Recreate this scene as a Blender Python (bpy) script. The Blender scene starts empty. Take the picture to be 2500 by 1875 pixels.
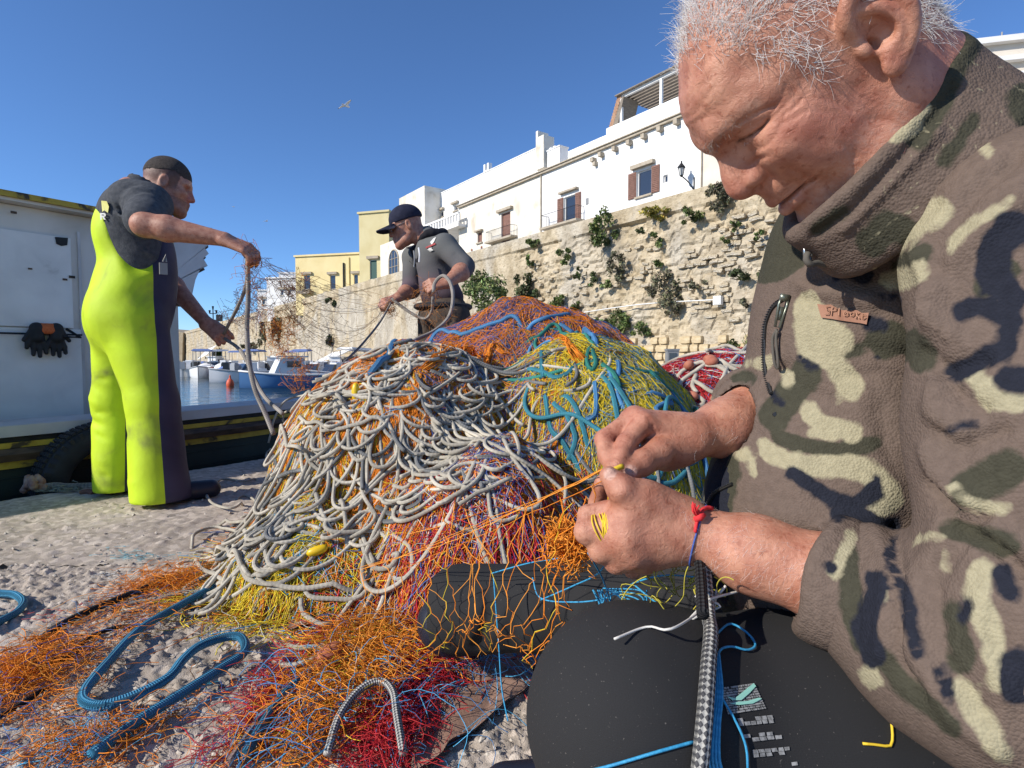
import bpy, math, random
import numpy as np
from mathutils import Vector, Matrix
random.seed(7)
rng = np.random.default_rng(7)
SC = bpy.context.scene
COL = SC.collection

# ------------------------------------------------------------------ camera
CAM_H = 0.65
PITCH = math.radians(2.78)
FPX = 1389.0                       # focal length in pixels of a 2500 px wide picture
cd = bpy.data.cameras.new("camera")
cam = bpy.data.objects.new("camera", cd)
COL.objects.link(cam)
cam.location = (0, 0, CAM_H)
cam.rotation_euler = (math.pi / 2 - PITCH, 0, 0)
cd.sensor_width = 36.0
cd.lens = 36.0 * FPX / 2500.0
cd.clip_start = 0.02
cd.clip_end = 6000
SC.camera = cam

# ------------------------------------------------------------------ sky and sun
SUN_DIR = Vector((-0.88, -0.47, 0.0)).normalized()      # horizontal direction towards the sun
SUN_EL = math.radians(31)
W = bpy.data.worlds.new("World")
SC.world = W
W.use_nodes = True
wn = W.node_tree
for n in list(wn.nodes):
    wn.nodes.remove(n)
sky = wn.nodes.new("ShaderNodeTexSky")
sky.sky_type = 'NISHITA'
sky.sun_disc = False
sky.sun_elevation = SUN_EL
sky.sun_rotation = math.atan2(SUN_DIR.x, SUN_DIR.y)
sky.altitude = 2000
sky.air_density = 1.0
sky.dust_density = 0.0
sky.ozone_density = 8.5
bg = wn.nodes.new("ShaderNodeBackground")
bg.inputs[1].default_value = 0.15
wo = wn.nodes.new("ShaderNodeOutputWorld")
wn.links.new(sky.outputs[0], bg.inputs[0])
wn.links.new(bg.outputs[0], wo.inputs[0])
sl = bpy.data.lights.new("sun", 'SUN')
sl.energy = 4.7
sl.angle = math.radians(0.55)
sl.color = (1.0, 0.93, 0.83)
sun = bpy.data.objects.new("sun", sl)
COL.objects.link(sun)
to_sun = Vector((SUN_DIR.x * math.cos(SUN_EL), SUN_DIR.y * math.cos(SUN_EL), math.sin(SUN_EL)))
sun.rotation_euler = to_sun.to_track_quat('Z', 'Y').to_euler()
sun.location = to_sun * 30
SC.view_settings.view_transform = 'Standard'
SC.view_settings.look = 'None'
SC.view_settings.exposure = 0.25
SC.view_settings.gamma = 1.0
SC.view_settings.use_curve_mapping = False
SC.cycles.max_bounces = 6
SC.cycles.transparent_max_bounces = 6

# ------------------------------------------------------------------ helpers
_c, _s = math.cos(PITCH), math.sin(PITCH)
RIGHT = np.array((1., 0., 0.)); FWD = np.array((0., _c, -_s)); DOWN = np.array((0., -_s, -_c))
ORI = np.array((0., 0., CAM_H))

def at(px, py, d):
    """world point at depth d along the lens axis, seen at photo pixel (px, py)"""
    return ORI + d * (RIGHT * (px - 1250) / FPX + DOWN * (py - 937.5) / FPX + FWD)

def ray(px, py):
    return RIGHT * (px - 1250) / FPX + DOWN * (py - 937.5) / FPX + FWD

def ground_at(px, py, z=0.0):
    r = ray(px, py)
    return ORI + r * ((z - CAM_H) / r[2])

def on_plane(px, py, p0, n):
    r = ray(px, py); n = np.asarray(n, float)
    return ORI + r * (np.dot(np.asarray(p0, float) - ORI, n) / np.dot(r, n))

def tag(o, label=None, cat=None, group=None, kind=None):
    if label: o["label"] = label
    if cat: o["category"] = cat
    if group: o["group"] = group
    if kind: o["kind"] = kind
    return o

def wloc(p):
    v = np.zeros(3)
    while p is not None:
        v += np.array(p.location); p = p.parent
    return v

def empty(name, loc, label=None, cat=None, group=None):
    o = bpy.data.objects.new(name, None)
    COL.objects.link(o)
    o.empty_display_size = 0.05
    o.location = tuple(float(x) for x in loc)
    return tag(o, label, cat, group)

def np_mesh(V, F, smooth=True):
    """V (n,3), F (m,4) or (m,3) or list of arrays of either"""
    V = np.asarray(V, np.float32)
    if not isinstance(F, list): F = [F]
    F = [np.asarray(f, np.int32) for f in F if len(f)]
    me = bpy.data.meshes.new("m")
    nl = sum(f.size for f in F); nf = sum(len(f) for f in F)
    me.vertices.add(len(V)); me.vertices.foreach_set("co", V.ravel())
    me.loops.add(nl); me.loops.foreach_set("vertex_index", np.concatenate([f.ravel() for f in F]))
    tot = np.concatenate([np.full(len(f), f.shape[1], np.int32) for f in F])
    st = np.concatenate([[0], np.cumsum(tot)[:-1]]).astype(np.int32)
    me.polygons.add(nf); me.polygons.foreach_set("loop_start", st)
    try: me.polygons.foreach_set("loop_total", tot)
    except Exception: pass
    me.update(calc_edges=True)
    me.polygons.foreach_set("use_smooth", np.full(nf, bool(smooth)))
    me.validate()
    return me

def vcol(me, C, name="Col"):
    C = np.asarray(C, np.float32)
    a = me.attributes.new(name, 'FLOAT_COLOR', 'POINT')
    if C.shape[1] == 3: C = np.c_[C, np.ones(len(C), np.float32)]
    a.data.foreach_set("color", C.ravel())

def vvec(me, C, name):
    a = me.attributes.new(name, 'FLOAT_VECTOR', 'POINT')
    a.data.foreach_set("vector", np.asarray(C, np.float32).ravel())

def vflt(me, C, name):
    a = me.attributes.new(name, 'FLOAT', 'POINT')
    a.data.foreach_set("value", np.asarray(C, np.float32).ravel())

def link(name, me, mats, parent=None, loc=None):
    o = bpy.data.objects.new(name, me)
    COL.objects.link(o)
    me.name = name
    if not isinstance(mats, (list, tuple)): mats = [mats]
    for m in mats: me.materials.append(m)
    if parent is not None: o.parent = parent
    if loc is not None: o.location = tuple(float(x) for x in loc)
    return o

def obj(name, V, F, mats, parent=None, smooth=True, own_origin=False, **attrs):
    """mesh from world-space verts; when parented its verts become local to the parent's location"""
    V = np.asarray(V, float)
    off = wloc(parent) if parent is not None else np.zeros(3)
    loc = None
    if own_origin or parent is None:
        c = np.array([V[:, 0].mean(), V[:, 1].mean(), V[:, 2].min()])
        loc = c - off; off = c
    me = np_mesh(V - off, F, smooth)
    for k, a in attrs.items():
        a = np.asarray(a)
        if a.ndim == 1: vflt(me, a, k)
        elif k == "Col": vcol(me, a)
        else: vvec(me, a, k)
    return link(name, me, mats, parent, loc)

class MB:
    """collects boxes, prisms, tubes and lathes into one mesh"""
    def __init__(s): s.V = []; s.Q = []; s.T = []; s.n = 0
    def add(s, V, F):
        V = np.asarray(V, float).reshape(-1, 3)
        for f in F:
            f = [int(i) + s.n for i in f]
            if len(f) == 4: s.Q.append(f)
            elif len(f) == 3: s.T.append(f)
            else:
                for i in range(1, len(f) - 1): s.T.append([f[0], f[i], f[i + 1]])
        s.V.append(V); s.n += len(V); return s
    def hexa(s, P):      # 8 points, bottom 4 ccw then top 4
        return s.add(P, [(3, 2, 1, 0), (4, 5, 6, 7), (0, 1, 5, 4), (1, 2, 6, 5), (2, 3, 7, 6), (3, 0, 4, 7)])
    def box(s, c, d, ax=None):
        c = np.asarray(c, float); d = np.asarray(d, float) / 2
        A = np.eye(3) if ax is None else np.asarray(ax, float)
        P = [c + A[0] * d[0] * i + A[1] * d[1] * j + A[2] * d[2] * k for k in (-1, 1) for i, j in ((-1, -1), (1, -1), (1, 1), (-1, 1))]
        return s.hexa(P)
    def tube(s, path, r, n=8, cap=True):
        V, F = tube_pt(path, r, n, cap); return s.add(V, F)
    def prism(s, poly, ext):
        poly = np.asarray(poly, float); n = len(poly); ext = np.asarray(ext, float)
        V = np.r_[poly, poly + ext]
        F = [tuple(range(n))[::-1], tuple(range(n, 2 * n))] + [(i, (i + 1) % n, n + (i + 1) % n, n + i) for i in range(n)]
        return s.add(V, F)
    def get(s):
        F = []
        if s.Q: F.append(np.array(s.Q))
        if s.T: F.append(np.array(s.T))
        return np.concatenate(s.V), F
    def build(s, name, mats, parent=None, smooth=False, own=False):
        V, F = s.get(); return obj(name, V, F, mats, parent, smooth, own_origin=own)

def nrm(v):
    v = np.asarray(v, float); return v / (np.linalg.norm(v, axis=-1, keepdims=True) + 1e-12)

def tube_pt(path, r, n=8, cap=True):
    P = np.asarray(path, float); m = len(P)
    r = np.broadcast_to(np.asarray(r, float), (m,))
    T = nrm(np.gradient(P, axis=0))
    u = np.cross(T[0], (0.31, 0.2, 0.93)); u = nrm(u if np.linalg.norm(u) > 1e-3 else np.cross(T[0], (1, 0, 0)))
    U = np.zeros((m, 3)); U[0] = u
    for i in range(1, m):
        u = u - T[i] * np.dot(u, T[i]); u = u / (np.linalg.norm(u) + 1e-12); U[i] = u
    B = np.cross(T, U)
    a = np.arange(n) * 2 * math.pi / n
    V = P[:, None] + r[:, None, None] * (np.cos(a)[None, :, None] * U[:, None] + np.sin(a)[None, :, None] * B[:, None])
    V = V.reshape(-1, 3)
    i = np.arange(m - 1)[:, None] * n; j = np.arange(n)[None]; j2 = (j + 1) % n
    F = np.stack([i + j, i + j2, i + n + j2, i + n + j], -1).reshape(-1, 4).tolist()
    if cap:
        F.append(list(range(n))[::-1]); F.append(list(range((m - 1) * n, m * n)))
    return V, F

def rope_mesh(path, r, n=10):
    """tube with a (length, angle) attribute for the lay of the rope"""
    P = np.asarray(path, float)
    V, F = tube_pt(P, r, n, True)
    L = np.r_[0, np.cumsum(np.linalg.norm(np.diff(P, axis=0), axis=1))]
    uv = np.zeros((len(V), 3)); uv[:, 0] = np.repeat(L, n)
    uv[:, 1] = np.tile(np.arange(n) / n, len(P))
    uv[:, 2] = 0
    Q = [f for f in F if len(f) == 4]; T = []
    for f in F:
        if len(f) > 4:
            for i in range(1, len(f) - 1): T.append([f[0], f[i], f[i + 1]])
    return V, [np.array(Q), np.array(T)], uv

def rope(name, path, r, m, parent=None, n=8):
    V, F, uv = rope_mesh(path, r, n)
    return obj(name, V, F, m, parent, True, rp=uv)

def strands(P, r, k=3, ref=None):
    """P (S,n,3) many thin tubes at once -> V,F and the strand index of each vertex"""
    P = np.asarray(P, float); S, n, _ = P.shape
    T = nrm(np.gradient(P, axis=1))
    if ref is None: ref = nrm(rng.normal(size=(S, 1, 3)))
    U = nrm(np.cross(T, ref)); B = np.cross(T, U)
    a = np.arange(k) * 2 * math.pi / k
    r = np.asarray(r, float)
    if r.ndim == 0: r = np.full((S, n), float(r))
    elif r.ndim == 1: r = np.repeat(r[:, None], n, 1)
    V = P[:, :, None] + r[:, :, None, None] * (np.cos(a)[:, None] * U[:, :, None] + np.sin(a)[:, None] * B[:, :, None])
    V = V.reshape(-1, 3)
    s = np.arange(S)[:, None, None] * n * k; i = np.arange(n - 1)[None, :, None] * k; j = np.arange(k)[None, None]; j2 = (j + 1) % k
    b = s + i
    F = np.stack([b + j, b + j2, b + k + j2, b + k + j], -1).reshape(-1, 4)
    return V, F, np.repeat(np.arange(S), n * k)

def smooth_path(pts, step=0.02, closed=False):
    """Catmull-Rom through pts, resampled evenly"""
    P = np.asarray(pts, float)
    if len(P) < 3:
        n = max(2, int(np.linalg.norm(P[1] - P[0]) / step)); t = np.linspace(0, 1, n)[:, None]
        return P[0] * (1 - t) + P[1] * t
    E = np.r_[[2 * P[0] - P[1]], P, [2 * P[-1] - P[-2]]]
    out = []
    t = np.linspace(0, 1, 16, endpoint=False)[:, None]
    for i in range(len(P) - 1):
        a, b, c, d = E[i:i + 4]
        out.append(.5 * (2 * b + (c - a) * t + (2 * a - 5 * b + 4 * c - d) * t ** 2 + (3 * b - a - 3 * c + d) * t ** 3))
    out.append(P[-1:])
    Q = np.concatenate(out)
    L = np.r_[0, np.cumsum(np.linalg.norm(np.diff(Q, axis=0), axis=1))]
    n = max(3, int(L[-1] / step))
    s = np.linspace(0, L[-1], n)
    return np.stack([np.interp(s, L, Q[:, i]) for i in range(3)], 1)

# --- numpy noises
def _hash(i, j, k=0, seed=0):
    h = (np.asarray(i, np.int64) * 374761393 + np.asarray(j, np.int64) * 668265263 + np.asarray(k, np.int64) * 2147483647 + seed * 974711) & 0xffffffff
    h = ((h ^ (h >> 13)) * 1274126177) & 0xffffffff
    h = ((h ^ (h >> 16)) * 2246822519) & 0xffffffff
    return ((h ^ (h >> 15)) & 0xffffff) / float(0xffffff)

def noise2(x, y, seed=0):
    x = np.asarray(x, float); y = np.asarray(y, float)
    i = np.floor(x).astype(np.int64); j = np.floor(y).astype(np.int64)
    u = x - i; v = y - j; u = u * u * (3 - 2 * u); v = v * v * (3 - 2 * v)
    a = _hash(i, j, 0, seed); b = _hash(i + 1, j, 0, seed); c = _hash(i, j + 1, 0, seed); d = _hash(i + 1, j + 1, 0, seed)
    return (a * (1 - u) + b * u) * (1 - v) + (c * (1 - u) + d * u) * v * 1.0

def fbm2(x, y, o=4, seed=0):
    s = 0; a = .5
    for q in range(o):
        s = s + a * noise2(x * 2 ** q, y * 2 ** q, seed + q); a *= .5
    return s

def noise3(x, y, z, seed=0):
    i = np.floor(x).astype(np.int64); j = np.floor(y).astype(np.int64); k = np.floor(z).astype(np.int64)
    u = x - i; v = y - j; w = z - k
    u = u * u * (3 - 2 * u); v = v * v * (3 - 2 * v); w = w * w * (3 - 2 * w)
    r = 0
    for a in (0, 1):
        for b in (0, 1):
            for c in (0, 1):
                r = r + _hash(i + a, j + b, k + c, seed) * (u if a else 1 - u) * (v if b else 1 - v) * (w if c else 1 - w)
    return r

def worley2(x, y, seed=0):
    i0 = np.floor(x).astype(np.int64); j0 = np.floor(y).astype(np.int64)
    f1 = np.full(x.shape, 9.); f2 = np.full(x.shape, 9.); idv = np.zeros(x.shape)
    for a in (-1, 0, 1):
        for b in (-1, 0, 1):
            i = i0 + a; j = j0 + b
            d = np.hypot(i + _hash(i, j, 1, seed) - x, j + _hash(i, j, 2, seed) - y)
            c = d < f1
            f2 = np.where(c, f1, np.minimum(f2, d)); idv = np.where(c, _hash(i, j, 3, seed), idv); f1 = np.minimum(f1, d)
    return f1, f2, idv

# --- materials
def mat(name, col, rough=.7, var=None, bump=None, spec=.4, metal=0., sss=None, attr=None, extra=None):
    """col: rgb or list of (pos, rgb) for a noise ramp.  var=(scale, detail, distortion[, (sx,sy,sz)])  bump=(scale, strength, dist)"""
    m = bpy.data.materials.new(name); m.use_nodes = True
    nt = m.node_tree; N = nt.nodes; b = N["Principled BSDF"]
    b.inputs["Roughness"].default_value = rough
    b.inputs["Metallic"].default_value = metal
    b.inputs["Specular IOR Level"].default_value = spec
    tc = N.new("ShaderNodeTexCoord"); vec = tc.outputs["Object"]
    src = None
    if isinstance(col, list):
        nz = N.new("ShaderNodeTexNoise"); nz.inputs["Scale"].default_value = var[0]; nz.inputs["Detail"].default_value = var[1]
        nz.inputs["Distortion"].default_value = var[2]
        if len(var) > 3:
            mp = N.new("ShaderNodeMapping"); mp.inputs["Scale"].default_value = var[3]
            nt.links.new(vec, mp.inputs["Vector"]); nt.links.new(mp.outputs[0], nz.inputs["Vector"])
        else: nt.links.new(vec, nz.inputs["Vector"])
        rp = N.new("ShaderNodeValToRGB"); el = rp.color_ramp.elements
        while len(el) < len(col): el.new(.5)
        for e, (p, c) in zip(el, col): e.position = p; e.color = (*c, 1)
        nt.links.new(nz.outputs["Fac"], rp.inputs["Fac"]); src = rp.outputs["Color"]
    else:
        b.inputs["Base Color"].default_value = (*col, 1)
    if attr:
        at_ = N.new("ShaderNodeAttribute"); at_.attribute_name = attr
        if src is None: src = at_.outputs["Color"]
        else:
            mx = N.new("ShaderNodeMix"); mx.data_type = 'RGBA'; mx.blend_type = 'MULTIPLY'; mx.inputs[0].default_value = 1
            nt.links.new(src, mx.inputs[6]); nt.links.new(at_.outputs["Color"], mx.inputs[7]); src = mx.outputs[2]
    if src is not None: nt.links.new(src, b.inputs["Base Color"])
    if sss:
        b.inputs["Subsurface Weight"].default_value = sss[0]
        b.inputs["Subsurface Radius"].default_value = (1.0, .35, .2); b.inputs["Subsurface Scale"].default_value = sss[1]
    if bump:
        nb = N.new("ShaderNodeTexNoise"); nb.inputs["Scale"].default_value = bump[0]; nb.inputs["Detail"].default_value = 6
        nt.links.new(vec, nb.inputs["Vector"])
        bp = N.new("ShaderNodeBump"); bp.inputs["Strength"].default_value = bump[1]; bp.inputs["Distance"].default_value = bump[2]
        nt.links.new(nb.outputs["Fac"], bp.inputs["Height"]); nt.links.new(bp.outputs[0], b.inputs["Normal"])
    if extra: extra(m, nt, N, b)
    return m

def rope_mat(name, c1, c2, pitch=.02, strands_=8, rough=.8, depth=.003):
    """braided lay from the (length, angle) attribute, two yarn colours plus dirt"""
    m = bpy.data.materials.new(name); m.use_nodes = True
    nt = m.node_tree; N = nt.nodes; L = nt.links; b = N["Principled BSDF"]; b.inputs["Roughness"].default_value = rough
    b.inputs["Specular IOR Level"].default_value = .25
    a = N.new("ShaderNodeAttribute"); a.attribute_name = "rp"
    sp = N.new("ShaderNodeSeparateXYZ"); L.new(a.outputs["Vector"], sp.inputs[0])
    def M(op, x, y=None):
        n = N.new("ShaderNodeMath"); n.operation = op
        for i, v in enumerate((x, y)):
            if v is None: continue
            if isinstance(v, (int, float)): n.inputs[i].default_value = v
            else: L.new(v, n.inputs[i])
        return n.outputs[0]
    u = M('MULTIPLY', sp.outputs[0], 2 * math.pi / pitch)
    v = M('MULTIPLY', M('ABSOLUTE', M('SUBTRACT', sp.outputs[1], .5)), 2 * math.pi * strands_ / 2)
    s1 = M('SINE', M('ADD', u, v)); s2 = M('SINE', M('SUBTRACT', u, v))
    h = M('MULTIPLY', s1, s2)
    fac = M('GREATER_THAN', h, 0.)
    mx = N.new("ShaderNodeMix"); mx.data_type = 'RGBA'; L.new(fac, mx.inputs[0])
    mx.inputs[6].default_value = (*c1, 1); mx.inputs[7].default_value = (*c2, 1)
    tc = N.new("ShaderNodeTexCoord"); nz = N.new("ShaderNodeTexNoise"); nz.inputs["Scale"].default_value = 9; nz.inputs["Detail"].default_value = 5
    L.new(tc.outputs["Object"], nz.inputs["Vector"])
    rp = N.new("ShaderNodeMapRange"); rp.inputs[1].default_value = .3; rp.inputs[2].default_value = .7; rp.inputs[3].default_value = .55; rp.inputs[4].default_value = 1.15
    L.new(nz.outputs["Fac"], rp.inputs[0])
    m2 = N.new("ShaderNodeMix"); m2.data_type = 'RGBA'; m2.blend_type = 'MULTIPLY'; m2.inputs[0].default_value = 1
    L.new(mx.outputs[2], m2.inputs[6]); L.new(rp.outputs[0], m2.inputs[7])
    L.new(m2.outputs[2], b.inputs["Base Color"])
    bp = N.new("ShaderNodeBump"); bp.inputs["Strength"].default_value = .8; bp.inputs["Distance"].default_value = depth
    L.new(h, bp.inputs["Height"]); L.new(bp.outputs[0], b.inputs["Normal"])
    return m

# --- signed distance sculpting
class SDF:
    def __init__(s, lo, hi, h):
        s.lo = np.asarray(lo, float); s.h = h
        s.n = np.ceil((np.asarray(hi, float) - s.lo) / h).astype(int) + 1
        s.F = np.full(s.n, 1.0, np.float32)
        s.ax = [(s.lo[i] + np.arange(s.n[i]) * h).astype(np.float32) for i in range(3)]
    def sub(s, lo, hi):
        a = np.clip(np.floor((np.asarray(lo) - s.lo) / s.h).astype(int), 0, s.n); b = np.clip(np.ceil((np.asarray(hi) - s.lo) / s.h).astype(int) + 1, 0, s.n)
        sl = tuple(slice(a[i], b[i]) for i in range(3))
        return sl, s.ax[0][sl[0]][:, None, None], s.ax[1][sl[1]][None, :, None], s.ax[2][sl[2]][None, None, :]
    def mix(s, sl, d, k, op):
        f = s.F[sl]
        if op == 'u':
            h = np.maximum(k - np.abs(f - d), 0) / k; s.F[sl] = np.minimum(f, d) - h * h * k * .25
        else:
            d = -d; h = np.maximum(k - np.abs(f - d), 0) / k; s.F[sl] = np.maximum(f, d) + h * h * k * .25
    def cone(s, a, b, ra, rb, k=.01, op='u'):
        a = np.asarray(a, float); b = np.asarray(b, float); pad = max(ra, rb) + k + 3 * s.h
        sl, X, Y, Z = s.sub(np.minimum(a, b) - pad, np.maximum(a, b) + pad)
        ba = b - a; L = max(float(ba @ ba), 1e-12)
        t = np.clip(((X - a[0]) * ba[0] + (Y - a[1]) * ba[1] + (Z - a[2]) * ba[2]) / L, 0, 1)
        d = np.sqrt((X - a[0] - t * ba[0]) ** 2 + (Y - a[1] - t * ba[1]) ** 2 + (Z - a[2] - t * ba[2]) ** 2) - (ra + (rb - ra) * t)
        s.mix(sl, d, k, op); return s
    def chain(s, P, R, k=.01, op='u'):
        for i in range(len(P) - 1): s.cone(P[i], P[i + 1], R[i], R[i + 1], k, op)
        return s
    def ell(s, c, r, A=None, k=.01, op='u'):
        c = np.asarray(c, float); r = np.asarray(r, float); pad = r.max() + k + 3 * s.h
        sl, X, Y, Z = s.sub(c - pad, c + pad)
        A = np.eye(3) if A is None else np.asarray(A, float)      # rows = local axes
        x, y, z = X - c[0], Y - c[1], Z - c[2]
        l = [(A[i, 0] * x + A[i, 1] * y + A[i, 2] * z) / r[i] for i in range(3)]
        k0 = np.sqrt(l[0] ** 2 + l[1] ** 2 + l[2] ** 2); k1 = np.sqrt((l[0] / r[0]) ** 2 + (l[1] / r[1]) ** 2 + (l[2] / r[2]) ** 2) + 1e-9
        s.mix(sl, k0 * (k0 - 1) / k1, k, op); return s
    def stroke(s, P, amp, sig):
        """raise (amp>0) or carve a soft line along the 3-D polyline P"""
        P = np.asarray(P, float)
        pad = 3 * sig
        sl, X, Y, Z = s.sub(P.min(0) - pad, P.max(0) + pad)
        D = None
        for a, b in zip(P[:-1], P[1:]):
            ba = b - a; L = max(float(ba @ ba), 1e-12)
            t = np.clip(((X - a[0]) * ba[0] + (Y - a[1]) * ba[1] + (Z - a[2]) * ba[2]) / L, 0, 1)
            d = (X - a[0] - t * ba[0]) ** 2 + (Y - a[1] - t * ba[1]) ** 2 + (Z - a[2] - t * ba[2]) ** 2
            D = d if D is None else np.minimum(D, d)
        s.F[sl] -= amp * np.exp(-D / (sig * sig)); return s
    def mesh(s):
        F = s.F; lo = s.lo; h = s.h
        ins = F < 0
        c = np.zeros(np.array(F.shape) - 1, np.uint8)
        for i in (0, 1):
            for j in (0, 1):
                for k in (0, 1):
                    c += ins[i:i + c.shape[0], j:j + c.shape[1], k:k + c.shape[2]]
        I = np.argwhere((c > 0) & (c < 8))
        idx = np.full(c.shape, -1, np.int64); idx[tuple(I.T)] = np.arange(len(I))
        cor = [(i, j, k) for i in (0, 1) for j in (0, 1) for k in (0, 1)]
        val = {q: F[I[:, 0] + q[0], I[:, 1] + q[1], I[:, 2] + q[2]] for q in cor}
        acc = np.zeros((len(I), 3)); cnt = np.zeros(len(I))
        for p in cor:
            for a in range(3):
                if p[a]: continue
                q = list(p); q[a] = 1; q = tuple(q)
                f0, f1 = val[p], val[q]; m = (f0 < 0) != (f1 < 0)
                t = np.where(m, f0 / np.where(m, f0 - f1, 1), 0)
                pos = np.tile(np.array(p, float), (len(I), 1)); pos[:, a] += t
                acc += pos * m[:, None]; cnt += m
        V = lo + h * (I + acc / cnt[:, None])
        Q = []
        for a in range(3):
            b, d = (a + 1) % 3, (a + 2) % 3
            A = [slice(None)] * 3; B = [slice(None)] * 3; A[a] = slice(0, -1); B[a] = slice(1, None)
            E = np.argwhere(ins[tuple(A)] != ins[tuple(B)])
            E = E[(E[:, b] > 0) & (E[:, d] > 0) & (E[:, b] < c.shape[b]) & (E[:, d] < c.shape[d])]
            if not len(E): continue
            sg = ins[tuple(E.T)]
            def g(db, dd):
                e = E.copy(); e[:, b] += db; e[:, d] += dd; return idx[tuple(e.T)]
            q = np.stack([g(-1, -1), g(0, -1), g(0, 0), g(-1, 0)], 1)
            q[~sg] = q[~sg][:, ::-1]
            Q.append(q)
        return V, np.concatenate(Q)
# ================================================================== SETTING
# ---- quay ground
E0 = ground_at(0, 1222); E1 = ground_at(715, 1108)
EU = nrm(E1 - E0)[:2]                       # along the quay edge (away from us)
EN = np.array((EU[1], -EU[0]))              # towards the inside of the quay
def edge_dist(x, y): return (x - E0[0]) * EN[0] + (y - E0[1]) * EN[1]

def stone_h(x, y):
    """eroded concrete: angular aggregate standing proud of worn mortar"""
    wx = x + .012 * (noise2(x * 40, y * 40, 3) - .5); wy = y + .012 * (noise2(x * 40, y * 40, 4) - .5)
    h = .006 * (fbm2(x * 5, y * 5, 3, 9) - .45)
    for sc, am, sd, thr in ((30, .0066, 1, .27), (62, .0062, 2, .2), (130, .0036, 5, .15)):
        f1, f2, i = worley2(wx * sc, wy * sc, sd)
        s = np.clip((f2 - f1) * 2.6, 0, 1); s = s * s * (3 - 2 * s)
        h = h + am * s * np.clip((i - thr) * 1.5, 0, 1) * (.7 + .6 * np.abs(np.sin(i * 77 + wx * sc * 2.2 * np.cos(i * 40) + wy * sc * 2.2 * np.sin(i * 40))))
    h = h + .0022 * (noise2(x * 260, y * 260, 8) - .5)
    d = edge_dist(x, y)
    w = np.clip((d - .20 - .18 * fbm2(x * 3, y * 3, 2, 20)) / .18, 0.10, 1)
    return (h - .006) * w + .004 * (1 - w)

def grid_patch(x0, x1, y0, y1, st):
    xs = np.arange(x0, x1, st); ys = np.arange(y0, y1, st)
    X, Y = np.meshgrid(xs, ys)
    Z = stone_h(X, Y)
    d = edge_dist(X, Y)
    e = .015 * noise2(X * 9, Y * 9, 31) + .01 * noise2(X * 40, Y * 40, 32)
    d2 = d - e
    out = d2 < 0
    X = np.where(out, X - EN[0] * d2, X); Y = np.where(out, Y - EN[1] * d2, Y)
    Z = np.where(d2 < .012, Z - .008, Z)
    n = len(xs); i = np.arange(len(ys) - 1)[:, None] * n + np.arange(n - 1)[None]
    F = np.stack([i, i + 1, i + n + 1, i + n], -1).reshape(-1, 4)
    of = out.ravel()
    keep = ~(of[F].all(1))
    return np.c_[X.ravel(), Y.ravel(), Z.ravel()], F[keep]

def ground_extra(m, nt, N, b):
    L = nt.links; tc = N.new("ShaderNodeTexCoord")
    vo = N.new("ShaderNodeTexVoronoi"); vo.inputs["Scale"].default_value = 48
    L.new(tc.outputs["Object"], vo.inputs["Vector"])
    sp = N.new("ShaderNodeSeparateColor"); L.new(vo.outputs["Color"], sp.inputs[0])
    rp = N.new("ShaderNodeValToRGB"); el = rp.color_ramp.elements
    for _ in range(2): el.new(.5)
    for e, (p, c) in zip(el, ((0, (.36, .325, .285)), (.45, (.46, .415, .365)), (.8, (.54, .49, .435)), (1, (.62, .57, .51)))): e.position = p; e.color = (*c, 1)
    L.new(sp.outputs[0], rp.inputs["Fac"])
    nz = N.new("ShaderNodeTexNoise"); nz.inputs["Scale"].default_value = 2.2; nz.inputs["Detail"].default_value = 6
    L.new(tc.outputs["Object"], nz.inputs["Vector"])
    r2 = N.new("ShaderNodeValToRGB"); r2.color_ramp.elements[0].position = .3; r2.color_ramp.elements[1].position = .7
    r2.color_ramp.elements[0].color = (.78, .74, .70, 1); r2.color_ramp.elements[1].color = (1.05, 1.0, .95, 1)
    L.new(nz.outputs["Fac"], r2.inputs["Fac"])
    mx = N.new("ShaderNodeMix"); mx.data_type = 'RGBA'; mx.blend_type = 'MULTIPLY'; mx.inputs[0].default_value = 1
    L.new(rp.outputs[0], mx.inputs[6]); L.new(r2.outputs[0], mx.inputs[7]); L.new(mx.outputs[2], b.inputs["Base Color"])
M_GROUND = mat("worn_concrete", (.38, .33, .28), .95, bump=(420, .5, .004), spec=.15, extra=ground_extra)
M_CONC = mat("quay_concrete", [(.3, (.30, .27, .23)), (.7, (.44, .40, .34))], .9, (3, 6, .3), (60, .4, .01), spec=.2)

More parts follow.
